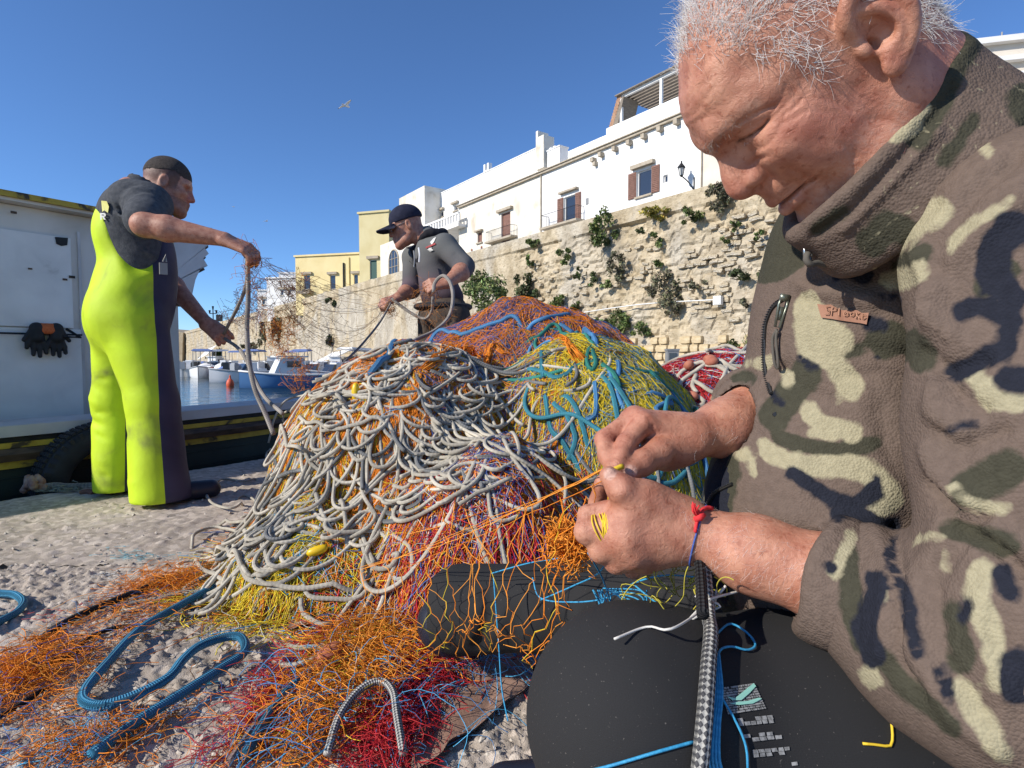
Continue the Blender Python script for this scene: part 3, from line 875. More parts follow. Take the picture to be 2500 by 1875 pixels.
zbm = FB.uv(1080, 560)[1]; ztp = FB.uv(1080, 533)[1]
c = MB(); FB.box(c, rb[0], rb[1], zbm - .25, zbm, -3.2, .1); c.build("slab", M_WHITEW, e)
c = MB(); FB.box(c, rb[0], rb[1], ztp - .18, ztp, -.1, .1); FB.box(c, rb[0], rb[1], zbm + .001, zbm + .2, -.08, .08); c.build("parapet_rail", M_WHITEW, e)
nb = 12
for k in range(nb + 1):
    u = rb[0] + (rb[1] - rb[0]) * k / nb; c = MB(); FB.box(c, u - .13, u + .13, zbm + .2, ztp - .18, -.06, .06); c.build("baluster", M_WHITEW, e)
FD = Face(WP0 - WNn * 4.5, WD, WNn)
rd = FD.rect(975, 480, 1037, 620); zD = FD.uv(1030, 456)[1]
house("cream_block", "blocky cream house with a plain shaded side wall behind the capped man", FD, (rd[0], rd[1], zb, zD), M_CREAM, 9, bm=M_CREAM)
re_ = FD.rect(929, 600, 1010, 700); zE = FD.uv(965, 585)[1]
Eh = house("arched_window_house", "low white house with a tall arched window behind the capped man", FD, (re_[0], rd[0] - .01, zb, zE), M_CREAM, 6)
ua_, ub_, za_, zb_ = FD.rect(952, 612, 973, 690)
c = MB(); n = 10; mid = (ua_ + ub_) / 2; hw = (ub_ - ua_) / 2; arc = [FD.pt(ua_, za_, .02), FD.pt(ub_, za_, .02)] + [FD.pt(mid + hw * math.cos(t), zb_ - hw + hw * math.sin(t), .02) for t in np.linspace(0, math.pi, n)]
c.prism(arc, WNn * .06); c.build("arched_window", M_GLASS, Eh)
arc2 = [FD.pt(mid + (hw + .1) * math.cos(t), zb_ - hw + (hw + .1) * math.sin(t), .06) for t in np.linspace(0, math.pi, 14)]
c = MB(); c.tube([FD.pt(ub_ + .1, za_, .06)] + arc2 + [FD.pt(ua_ - .1, za_, .06)], .10, 5)
for k in (1, 2): c.tube([FD.pt(ua_ + (ub_ - ua_) * k / 3, za_, .1), FD.pt(ua_ + (ub_ - ua_) * k / 3, zb_ - .2, .1)], .04, 4)
for k in (1, 2, 3): c.tube([FD.pt(ua_, za_ + (zb_ - za_) * k / 4, .1), FD.pt(ub_, za_ + (zb_ - za_) * k / 4, .1)], .04, 4)
c.build("window_frame", M_STONE, Eh)
def far_house(name, label, d, r, m, wins=(), ang=0., thick=8, fill=M_GLASS, zbot=None):
    a = np.array((math.cos(ang), math.sin(ang), 0)); nn = np.array((math.sin(ang), -math.cos(ang), 0))
    fc = Face(at((r[0] + r[2]) / 2, 700, d), a, nn); q = fc.rect(*r)
    hs = [fc.rect(*w) for w in wins]
    e = house(name, label, fc, (q[0], q[1], zbot if zbot is not None else WTOP - 2.4, q[3]), m, thick, hs)
    for h in hs:
        window(fc, e, h, lintel=(h[0] - .35, h[1] + .35, h[3] + .1, h[3] + .45), fill=fill)
    c = MB(); fc.box(c, q[0] - .15, q[1] + .15, q[3] + .003, q[3] + .25, -thick, .2); c.build("roof_edge", m, e)
    return e, fc, q
far_house("ochre_tower_house", "tall narrow ochre house with a green shutter rising beside the yellow house", 74, (877, 520, 950, 700), M_OCHRE, [(903, 634, 920, 682)], -.3, fill=M_GREENS)
e, fc, q = far_house("yellow_house", "pale yellow house with three balcony windows on the sea wall", 82, (722, 624, 880, 770), M_YELLOW, [(742, 672, 757, 706), (806, 672, 819, 706), (864, 670, 874, 694)], -.25)
for w in ((735, 700, 764, 718), (800, 706, 824, 720)):
    k = fc.rect(*w); c = MB(); fc.box(c, k[0], k[1], k[2], k[2] + .35, .003, .9); c.build("balcony", M_STONE, e)
    railing(fc, e, k[0], k[1], k[2] + .4, k[2] + 1.35, .85)
for px in (840, 853):
    u_, z_ = fc.uv(px, 680); c = MB(); c.tube([fc.pt(u_, z_ - 3.4, .1), fc.pt(u_, z_ + (2.2 if px < 850 else 3), .1)], .08 if px > 850 else .13, 6); c.build("drain_pipe", M_YELLOW if px > 850 else M_IRON, e)
far_house("white_cottage", "white cottage with two small dark windows left of the yellow house", 96, (652, 680, 724, 790), M_WHITEW, [(685, 708, 692, 721), (703, 708, 710, 721)], -.2)
far_house("white_cottage", "lowest white cottage at the far left end of the houses", 104, (629, 710, 654, 800), M_WHITEW, [(640, 731, 647, 743)], .05)
far_house("white_roof_hut", "small white rooftop hut above the white cottage by the yellow house", 100, (681, 668, 728, 700), M_WHITEW, [], .05, 3, zbot=WTOP)
M_BAST = mat("bastion_stone", [(.3, (.36, .28, .18)), (.7, (.50, .41, .28))], .95, (.25, 8, .3), (.8, .5, .4))
bs = MB()
for (d, x0, y0, x1, y1) in ((215, 395, 806, 560, 905), (190, 380, 800, 442, 905)):
    a = at(x0, y0, d); b = at(x1, y1 - 12, d); c_ = at(x1, y0 + 12, d)
    bs.hexa([(a[0], a[1], -2), (b[0], a[1], -2), (b[0], a[1] + 30, -2), (a[0], a[1] + 30, -2), (a[0] + 1, a[1] + 1, a[2]), (b[0], a[1] + 1, c_[2]), (b[0], a[1] + 30, c_[2]), (a[0] + 1, a[1] + 30, a[2])])
tag(bs.build("bastion", M_BAST), "distant sandstone bastion closing the harbour beyond the moored boats", "wall")
e = empty("harbour_lamp_post", at(521, 790, 170), "distant dark harbour lamp post on the sea wall end", "lamp post")
b = MB(); p0 = at(521, 800, 170); b.tube([p0 - (0, 0, 1), p0 + (0, 0, 5.5)], .16, 6); b.build("post", M_IRON, e)
b = MB(); b.tube([p0 + (-1, 0, 4.2), p0 + (1, 0, 4.2)], .12, 6)
for s in (-1, 0, 1): b.tube([p0 + (s, 0, 4.2 + (s == 0) * 1.2), p0 + (s, 0, 5.2 + (s == 0) * 1.2)], [.2, .34], 6)
b.build("lamp_head", M_IRON, e)
e = empty("harbour_sign", at(536, 790, 168), "distant dark square signboard on two posts beside the lamp post", "sign"); p0 = at(536, 798, 168)
b = MB(); b.box(p0 + (0, 0, 2.6), (1.9, .2, 2.0)); b.build("board", M_IRON, e)
b = MB(); b.tube([p0 + (-.6, .2, -1.5), p0 + (-.6, .2, 3.9)], .09, 6); b.build("post", M_IRON, e)
b = MB(); b.tube([p0 + (.6, .2, -1.5), p0 + (.6, .2, 3.9)], .09, 6); b.build("post", M_IRON, e)
g = ground_at(1640, 907); e = empty("service_pedestal", (g[0] * .75, g[1] * .75, 0), "grey metal service pedestal with dark panel before the sea wall", "pedestal")
pc = np.array((g[0] * .75, g[1] * .75, 0)); b = MB(); b.box(pc + (0, 0, .42), (.36, .3, .84)); b.box(pc + (0, 0, .86), (.4, .34, .06)); b.build("cabinet", M_GREYM, e)
b = MB(); b.box(pc + (-.02, -.16, .55), (.22, .03, .42)); b.build("panel", M_GLASS, e)

# ---- plants on the wall
M_LEAF = {}
def leafm(k, c):
    if k not in M_LEAF: M_LEAF[k] = mat("leaves_" + k, (1, 1, 1), .7, attr="Col", spec=.2);
    return M_LEAF[k]
M_LEAVES = mat("leaves", (1, 1, 1), .65, attr="Col", spec=.25)
M_TWIG = mat("twigs", (.13, .10, .075), .9)
def leaf_cloud(c, rad, n, size, colr, r, lumps=7):
    """many leaf-sized quads gathered in uneven clumps"""
    rad = np.asarray(rad, float)
    cl = r.normal(0, .5, (lumps, 3)); cl /= np.maximum(1, np.linalg.norm(cl, axis=1, keepdims=True))
    cr = r.uniform(.25, .5, lumps)
    k = r.integers(0, lumps, n); d = r.normal(size=(n, 3)); d /= np.linalg.norm(d, axis=1, keepdims=True)
    q = cl[k] + d * (cr[k] * r.random(n) ** .45)[:, None]
    P = c + q * rad
    a = nrm(r.normal(size=(n, 3)) + d * .4); b_ = nrm(np.cross(a, r.normal(size=(n, 3))))
    a = a * (size * r.uniform(.6, 1.4, n))[:, None]; b_ = b_ * (size * .5 * r.uniform(.6, 1.3, n))[:, None]
    V = np.stack([P - a, P + b_, P + a, P - b_], 1).reshape(-1, 3); F = np.arange(4 * n).reshape(-1, 4)
    tone = r.uniform(.55, 1.35, lumps)[k] * r.uniform(.7, 1.3, n)
    C = np.repeat(np.asarray(colr)[None] * tone[:, None] * r.uniform(.85, 1.15, (n, 3)), 4, 0)
    return V, F, C
BUSH = {"dark": (.085, .105, .045), "mid": (.12, .155, .05), "light": (.17, .21, .075), "yellow": (.30, .26, .05), "dry": (.17, .16, .10)}
def bush(px, py, rx, ry, tone, label, out=.35, name="wall_bush", n=None, size=.105, depth=None, cat="bush"):
    r = np.random.default_rng(int(px * 7 + py))
    if depth is None: u, z = wall_uv(px, py, -out - .2 * (1 - .0)); c = wall_pt(u, z, out + .2)
    else: c = at(px, py, depth)
    dep = c[1]; s = dep / FPX
    rad = np.array((rx * s * 1.15, rx * s * .8, ry * s * 1.1))
    n = n or int(np.clip(rx * ry * 1.3, 110, 1500))
    e = empty(name, c - np.array((0, 0, rad[2])), label, cat, "bushes growing on the sea wall")
    V, F, C = leaf_cloud(c, rad, n, size * dep / 33, BUSH[tone], r, int(np.clip(n / 60, 4, 14)))
    obj("foliage", V, F, M_LEAVES, e, False, Col=C)
    b = MB(); root = c - WNn * .5 * min(1, rad[1] + .3) - np.array((0, 0, rad[2] * .4))
    for k in range(4):
        b.tube(smooth_path([root, root * .5 + c * .5 + r.normal(0, .08, 3), c + r.normal(0, .35, 3) * rad], .12), [.03 * dep / 33], 4) if False else b.tube([root, c + r.normal(0, .35, 3) * rad], .018 * dep / 33, 4)
    b.build("stem", M_TWIG, e)
    return e
BL = [(1472, 556, 30, 36, "mid", "round green bush hanging on the sea wall under the shuttered french window"),
      (1380, 629, 17, 16, "mid", "small green tuft on the rubble courses left of the french window"),
      (1302, 594, 18, 13, "light", "pale green bush at the parapet under the stained cream house"),
      (1508, 652, 20, 32, "dry", "greyish dry bush drooping below the round wall bush"),
      (1627, 708, 36, 40, "dry", "large dry brown bush in the middle of the sea wall left of the junction box"),
      (1642, 756, 20, 20, "dry", "lower dry tuft hanging under the large brown wall bush"),
      (1703, 694, 16, 14, "dry", "little dry tuft right of the large brown wall bush"),
      (1602, 643, 14, 10, "mid", "tiny green tuft on the grey plaster patch of the wall"),
      (1602, 582, 13, 14, "mid", "green tuft high on the plastered part of the wall"),
      (1689, 528, 22, 20, "mid", "green caper plant with yellow flowers below the parapet"),
      (1598, 520, 34, 13, "yellow", "yellow flowering plants along the ledge under the window with sill"),
      (1755, 474, 34, 34, "dry", "grey green shrub on the parapet beside the lantern"),
      (1562, 562, 11, 11, "dark", "dark small tuft between the ledge flowers and round bush"),
      (1360, 741, 20, 18, "mid", "green bush low on the rubble behind the orange net heap"),
      (1407, 743, 13, 19, "mid", "upright green tuft low on the rubble above the conduit pipe"),
      (1508, 795, 24, 36, "mid", "tall leafy bush at the wall foot right of the net heap"),
      (1468, 799, 18, 18, "light", "pale leafy bush at the wall foot touching the net heap"),
      (1566, 806, 24, 18, "light", "spreading light green bush at the wall foot"),
      (1826, 830, 46, 50, "mid", "large dense green bush at the wall foot above the red net heap"),
      (1866, 690, 16, 30, "dark", "dark hanging bush beside the seated fisherman's zip"),
      (1446, 680, 17, 14, "dark", "dark tuft in the rubble below the small green tuft"),
      (1479, 696, 14, 12, "light", "pale tuft in the rubble beside the grey dry bush"),
      (1408, 668, 9, 14, "mid", "narrow green tuft in the rubble courses"),
      (1800, 676, 26, 14, "dark", "low dark bush on the wall right of the junction box"),
      (1819, 737, 13, 15, "dry", "small dry tuft right of the junction box"),
      (1284, 716, 28, 42, "dark", "dark green shrub standing behind the pale fig bush"),
      (1292, 640, 9, 16, "mid", "green tuft at the edge of the smooth plaster wall"),
      (808, 735, 9, 12, "dark", "lone dark tuft near the top of the far sandstone wall"),
      (806, 838, 10, 20, "dark", "dark tuft low on the far sandstone wall"),
      (640, 810, 14, 26, "dry", "dry vertical growth on the far eroded wall"),
      (676, 800, 14, 34, "dry", "dry brown growth hanging down the far eroded wall"),
      (620, 850, 26, 14, "dry", "dry scrub at the foot of the far eroded wall"),
      (535, 860, 12, 18, "mid", "small green tree at the foot of the far wall beside the boats")]
for b_ in BL: bush(*b_)
e = bush(1208, 726, 60, 52, "light", "pale green fig bush growing at the wall foot behind the net heap", out=3.0, name="fig_bush", n=2400, size=.12)
for px, py, rx, ry, lab in ((1790, 548, 12, 12, "green tuft with yellow flowers in the broken rubble by the nose"), (1850, 575, 12, 10, "small green tuft high in the broken rubble"), (1770, 590, 10, 9, "tiny green tuft in the broken rubble")):
    bush(px, py, rx, ry, "mid", lab)
# ================================================================== BOATS
EU3 = np.array((EU[0], EU[1], 0.)); EN3 = np.array((EN[0], EN[1], 0.)); UP = np.array((0, 0, 1.))
# ---- the fishing boat moored along the quay
FBt = Face(E0 - EN3 * .30, EU3, EN3)          # hull side plane, 0.3 m off the edge
FCb = Face(E0 - EN3 * .95, EU3, EN3)          # cabin side plane
M_HULL = mat("dark_green_hull", [(.3, (.012, .020, .018)), (.7, (.022, .036, .031))], .55, (2, 5, .4), (25, .25, .01), spec=.4)
M_RAIL = mat("weathered_white_rail", [(.3, (.40, .38, .37)), (.6, (.58, .56, .54)), (.8, (.66, .64, .62))], .7, (3, 7, .3), (30, .2, .005))
M_YPAINT = mat("chipped_yellow_paint", [(.36, (.05, .035, .02)), (.44, (.42, .28, .03)), (.7, (.58, .41, .05))], .6, (11, 6, .6), (40, .2, .005))
M_STRAKE = mat("brown_strake", [(.35, (.035, .022, .016)), (.6, (.11, .07, .045))], .7, (9, 6, .3, (1, 1, 3)), (30, .3, .005))
M_CABIN = mat("worn_white_cabin", [(.3, (.50, .46, .40)), (.5, (.66, .61, .54)), (.75, (.74, .69, .61))], .6, (2.2, 8, .4), (18, .12, .01))
M_PANEL = mat("white_hatch_panel", [(.27, (.40, .37, .33)), (.38, (.70, .67, .62)), (.7, (.82, .79, .73))], .5, (4, 9, .6), (30, .08, .005))
M_BLACK = mat("black_rubber", [(.3, (.012, .012, .012)), (.7, (.03, .03, .03))], .7, (12, 5, 0), (80, .3, .004))
M_BBLUE0 = mat('faded_blue_rail', (.16, .30, .45), .6)
s_l = -4.5; s_r = FBt.uv(1010, 975)[0] + 2.0
zr = FBt.uv(120, 1040)[1]
fb = empty("fishing_boat", FBt.pt(0, WZ - .5, -1.2), "dark green wooden fishing boat with white cabin moored along the quay", "boat")
ss = np.linspace(s_l, s_r, 40)
def sheer(s): t = (s - s_l) / (s_r - s_l); return zr + .02 + .16 * max(0, t - .45) ** 2 * 3
def inset(s): t = (s - s_l) / (s_r - s_l); return -1.5 * max(0, t - .62) ** 2 * 4
def strip(prof, m, name, parent):
    """sweep a cross-section [(out, dz)] along the sheer line"""
    prof = prof + [prof[0]]; V = []
    for s in ss:
        for o, dz in prof: V.append(FBt.pt(s, sheer(s) + dz, o + inset(s)))
    k = len(prof); F = [(i * k + j, (i + 1) * k + j, (i + 1) * k + j + 1, i * k + j + 1) for i in range(len(ss) - 1) for j in range(k - 1)]
    return obj(name, V, np.array(F)[:, ::-1], m, parent, False)
strip([(.05, 0), (-.16, .012), (-.16, -.045), (.05, -.055)], M_RAIL, "rail_cap", fb)
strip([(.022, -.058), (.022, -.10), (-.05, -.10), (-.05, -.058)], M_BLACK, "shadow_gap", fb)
strip([(.04, -.085), (.04, -.112), (-.02, -.112), (-.02, -.085)], M_YPAINT, "yellow_stripe", fb)
strip([(.06, -.114), (.075, -.14), (.06, -.175), (-.02, -.175), (-.02, -.114)], M_STRAKE, "rubbing_strake", fb)
strip([(.042, -.177), (.042, -.212), (-.02, -.212), (-.02, -.177)], M_YPAINT, "yellow_stripe", fb)
strip([(.015, -.10), (.02, -.35), (-.03, -.7), (-.25, -1.5), (-.35, -1.5), (-.1, -.10)], M_HULL, "hull", fb)
for k in range(5):
    strip([(.024 - .004 * k, -.26 - .1 * k), (.024 - .004 * k, -.265 - .1 * k), (-.02, -.265 - .1 * k), (-.02, -.26 - .1 * k)], M_HULL, "plank_seam", fb)
deck = strip([(-.14, -.56), (-1.5, -.54), (-1.5, -.6), (-.14, -.62)], M_STRAKE, "deck", fb)
strip([(-1.42, -.34), (-1.58, -.34), (-1.58, -.39), (-1.42, -.39)], M_BBLUE0, "rail_cap", fb)
strip([(-1.45, -.40), (-1.56, -.40), (-1.5, -1.4), (-1.4, -1.4)], M_HULL, "hull_side", fb)
cr = FCb.uv(436, 800)[0]; cr2 = FCb.uv(497, 600)[0] - .17; ct = FCb.uv(100, 512)[1]; cl = -4.0; cbot = zr - .15
cab = empty("cabin", (0, 0, 0)); bpy.data.objects.remove(cab)
b = MB(); FCb.box(b, cl, cr, cbot - .3, ct, -1.1, 0); cabo = b.build("cabin", M_CABIN, fb)
b = MB(); FCb.box(b, cl, cr2 + .16, ct + .003, ct + .045, -1.5, .10); b.build("roof", M_CABIN, fb)
b = MB(); FCb.box(b, cl, cr2 + .17, ct + .02, ct + .052, .101, .125); b.build("roof_trim", M_YPAINT, fb)
pf = [(cr2 - .3, ct), (cr2 + .17, ct), (cr2 + .18, ct - .05), (cr2 + .13, ct - .09), (cr2 + .16, ct - .13), (cr2 + .12, ct - .17), (cr2 + .15, ct - .22), (cr2 + .10, ct - .24), (cr2 + .06, ct - .33), (cr2 + .02, ct - .5), (cr2 - .3, ct - .5)]
b = MB(); b.prism([FCb.pt(u, z, .09) for u, z in pf], -EN3 * .07); b.build("roof_bracket", M_RAIL, fb)
b = MB(); b.prism([FCb.pt(u + .02, z - .02, .012) for u, z in pf], -EN3 * .06); b.build("roof_bracket", M_STRAKE, fb)
pz = FCb.uv(90, 800)[1]; pr = FCb.uv(186, 800)[0]
b = MB(); FCb.box(b, cl + .1, pr - .02, pz + .004, FCb.uv(90, 572)[1], .002, .022); b.build("hatch_panel", M_PANEL, fb)
b = MB(); FCb.box(b, cl + .1, pr + .015, cbot + .05, pz - .004, .002, .026); b.build("hatch_panel", M_PANEL, fb)
b = MB(); FCb.box(b, pr + .02, pr + .035, cbot + .05, ct - .1, .002, .012); b.build("door_edge", M_RAIL, fb)
u_, z_ = FCb.uv(148, 590); b = MB(); b.prism([FCb.pt(u_ - .035, z_ + .02, .024), FCb.pt(u_ + .03, z_ + .025, .024), FCb.pt(u_ + .025, z_ - .02, .024), FCb.pt(u_ - .005, z_ - .03, .024), FCb.pt(u_ - .03, z_ - .02, .024)], EN3 * .003); b.build("tape_patch", M_BLACK, fb)
for px, py, w in ((155, 683, .012), (172, 677, .016), (70, 657, .01), (30, 520, .014)):
    u_, z_ = FCb.uv(px, py); b = MB(); FCb.box(b, u_ - w, u_ + w, z_ - w * .5, z_ + w * .5, .024, .027); b.build("rust_spot", M_STRAKE, fb)
b = MB(); u0, z0 = FCb.uv(141, 803); u1, z1 = FCb.uv(182, 824)
b.tube([FCb.pt(u0, z0, .03), FCb.pt(u0, z1, .09), FCb.pt(u1, z1, .09), FCb.pt(u1 - .05, z0, .03)], .008, 6); b.tube([FCb.pt(u0 - .45, z1 + .015, .05), FCb.pt(u1 + .02, z1 + .015, .06)], .006, 6)
b.build("bracket", M_IRON, fb)
M_ORANGE = mat("orange_knit", [(.3, (.50, .10, .03)), (.7, (.66, .17, .05))], .9, (90, 3, 0), (300, .5, .003))
gu, gz = FCb.uv(103, 803)
gl = empty("work_glove", FCb.pt(gu, gz - .13, .06), "black rubber work gloves with orange cuff hanging on the white cabin", "glove")
g0 = FCb.pt(gu, gz, .065)
def gp(a, b_, o=0): return g0 + EU3 * a + UP * b_ + EN3 * o
sd = SDF(g0 + np.minimum(-.18, 0) - np.array((.0, .0, .02)), g0 + .18, .005)
for dx, sx in ((-.045, 1), (.05, -1)):
    sd.chain([gp(dx, .0), gp(dx, -.05)], [.036, .036], .01)
    for k, (fx, fl) in enumerate(((-.045, .085), (-.018, .125), (.01, .135), (.038, .115))):
        sd.chain([gp(dx + fx * .5, -.05), gp(dx + fx, -.05 - fl * .5), gp(dx + fx * 1.1, -.03 - fl)], [.014, .0125, .011], .008)
    sd.chain([gp(dx - sx * .03, -.02), gp(dx - sx * .062, -.07)], [.014, .011], .01)
V, F = sd.mesh(); obj("glove_body", V, F, M_BLACK, gl)
sd = SDF(g0 - .15, g0 + .15, .005); sd.chain([gp(-.03, .004), gp(.035, .004)], [.028, .028], .01); sd.chain([gp(-.03, -.012, .010), gp(.03, -.012, .010)], [.022, .022], .01)
V, F = sd.mesh(); obj("glove_cuff", V, F, M_ORANGE, gl)
tu, tz = FBt.uv(238, 1168); tc_ = FBt.pt(tu, tz, .13)
ty = empty("tyre_fender", tc_ - UP * .31, "worn black car tyre hung as fender between boat and quay", "tyre")
def lathe(prof, n, c, ax, u, v):
    V = []; k = len(prof)
    for i in range(n):
        a = 2 * math.pi * i / n
        for r, h in prof: V.append(c + (u * math.cos(a) + v * math.sin(a)) * r + ax * h)
    F = [(i * k + j, ((i + 1) % n) * k + j, ((i + 1) % n) * k + (j + 1) % k, i * k + (j + 1) % k) for i in range(n) for j in range(k)]
    return np.array(V), np.array(F)
prof = [(.315, -.05), (.318, 0), (.315, .05), (.30, .075), (.27, .09), (.23, .092), (.20, .08), (.192, .06), (.20, .05), (.22, .06), (.26, .06), (.285, 0), (.26, -.06), (.22, -.06), (.20, -.05), (.192, -.06), (.20, -.08), (.23, -.092), (.27, -.09), (.30, -.075)]
V, F = lathe(prof, 56, tc_, EN3, EU3, UP); obj("tyre_casing", V, F, M_BLACK, ty)
M_TREAD = mat("tyre_tread", (.03, .03, .03), .8)
b = MB()
for i in range(72):
    a = 2 * math.pi * i / 72; d = EU3 * math.cos(a) + UP * math.sin(a); t = -EU3 * math.sin(a) + UP * math.cos(a)
    for h in (-.045, -.015, .015, .045): b.box(tc_ + d * .319 + EN3 * h, (.019, .022, .012), (t, EN3, d))
o = b.build("tread_blocks", M_TREAD, ty); o["kind"] = "stuff"
b = MB()
for i in range(40):
    a = 2 * math.pi * i / 40; d = EU3 * math.cos(a) + UP * math.sin(a); t = -EU3 * math.sin(a) + UP * math.cos(a)
    b.box(tc_ + d * .296 + EN3 * .079, (.018, .01, .03), (t, EN3, d))
o = b.build("shoulder_blocks", M_TREAD, ty); o["kind"] = "stuff"
M_OLDROPE = rope_mat("old_rope", (.40, .37, .31), (.30, .28, .24), .03, 6)
r_ = np.random.default_rng(3)
g1 = ground_at(85, 1204); g2 = ground_at(240, 1199)
pth = smooth_path([g1 + (.02, 0, .03), g1 + (.09, .02, .035), (g1 + g2) / 2 + (0, 0, .03), g2 + (0, 0, .03), g2 + (.25, .06, .03)], .02)
tag(rope("mooring_rope", pth, .013, M_OLDROPE), "frayed grey mooring rope end lying along the quay edge", "rope")
ch = MB(); cpos = g1 + (0.0, 0, .03)
for k in range(5): ch.tube(smooth_path([cpos + r_.normal(0, .018, 3), cpos + r_.normal(0, .02, 3) + (0, 0, .03), cpos + r_.normal(0, .025, 3)], .01), .016, 7)
tag(ch.build("rag", mat("faded_red_rag", [(.3, (.22, .10, .07)), (.7, (.42, .30, .22))], .95, (30, 3, 0)), smooth=True), "faded red rag knotted round the mooring rope end", "rag")
g = ground_at(212, 1208); ch = MB(); ch.tube(smooth_path([g + (-.03, 0, .008), g + (0, .008, .014), g + (.035, -.004, .008)], .008), [.012, .016, .018, .016, .013, .01, .008][:len(smooth_path([g + (-.03, 0, .008), g + (0, .008, .014), g + (.035, -.004, .008)], .008))] if False else .013, 7)
tag(ch.build("dried_scrap", mat("rust_brown", (.16, .075, .05), .9)), "small rust brown scrap lying on the quay beside the yellow trouser leg", "scrap")
tg = np.concatenate([[g1 + (.06 + .16 * r_.random(), .02 * r_.normal(), .02 + .012 * r_.random())] for _ in range(1)])
P = g1 + np.array((.11, .0, .015)) + np.cumsum(r_.normal(0, .012, (60, 9, 3)) * (1, .6, .35), 1) + r_.normal(0, .05, (60, 1, 3)) * (1, .25, .1)
P[..., 2] = np.abs(P[..., 2] - .01) + .012
V, F, _ = strands(P, .0016); o = tag(obj("net_scrap", V, F, mat("grey_green_twine", (.30, .31, .24), .9)), "tangle of grey green net scrap beside the mooring rope end", "net scrap")

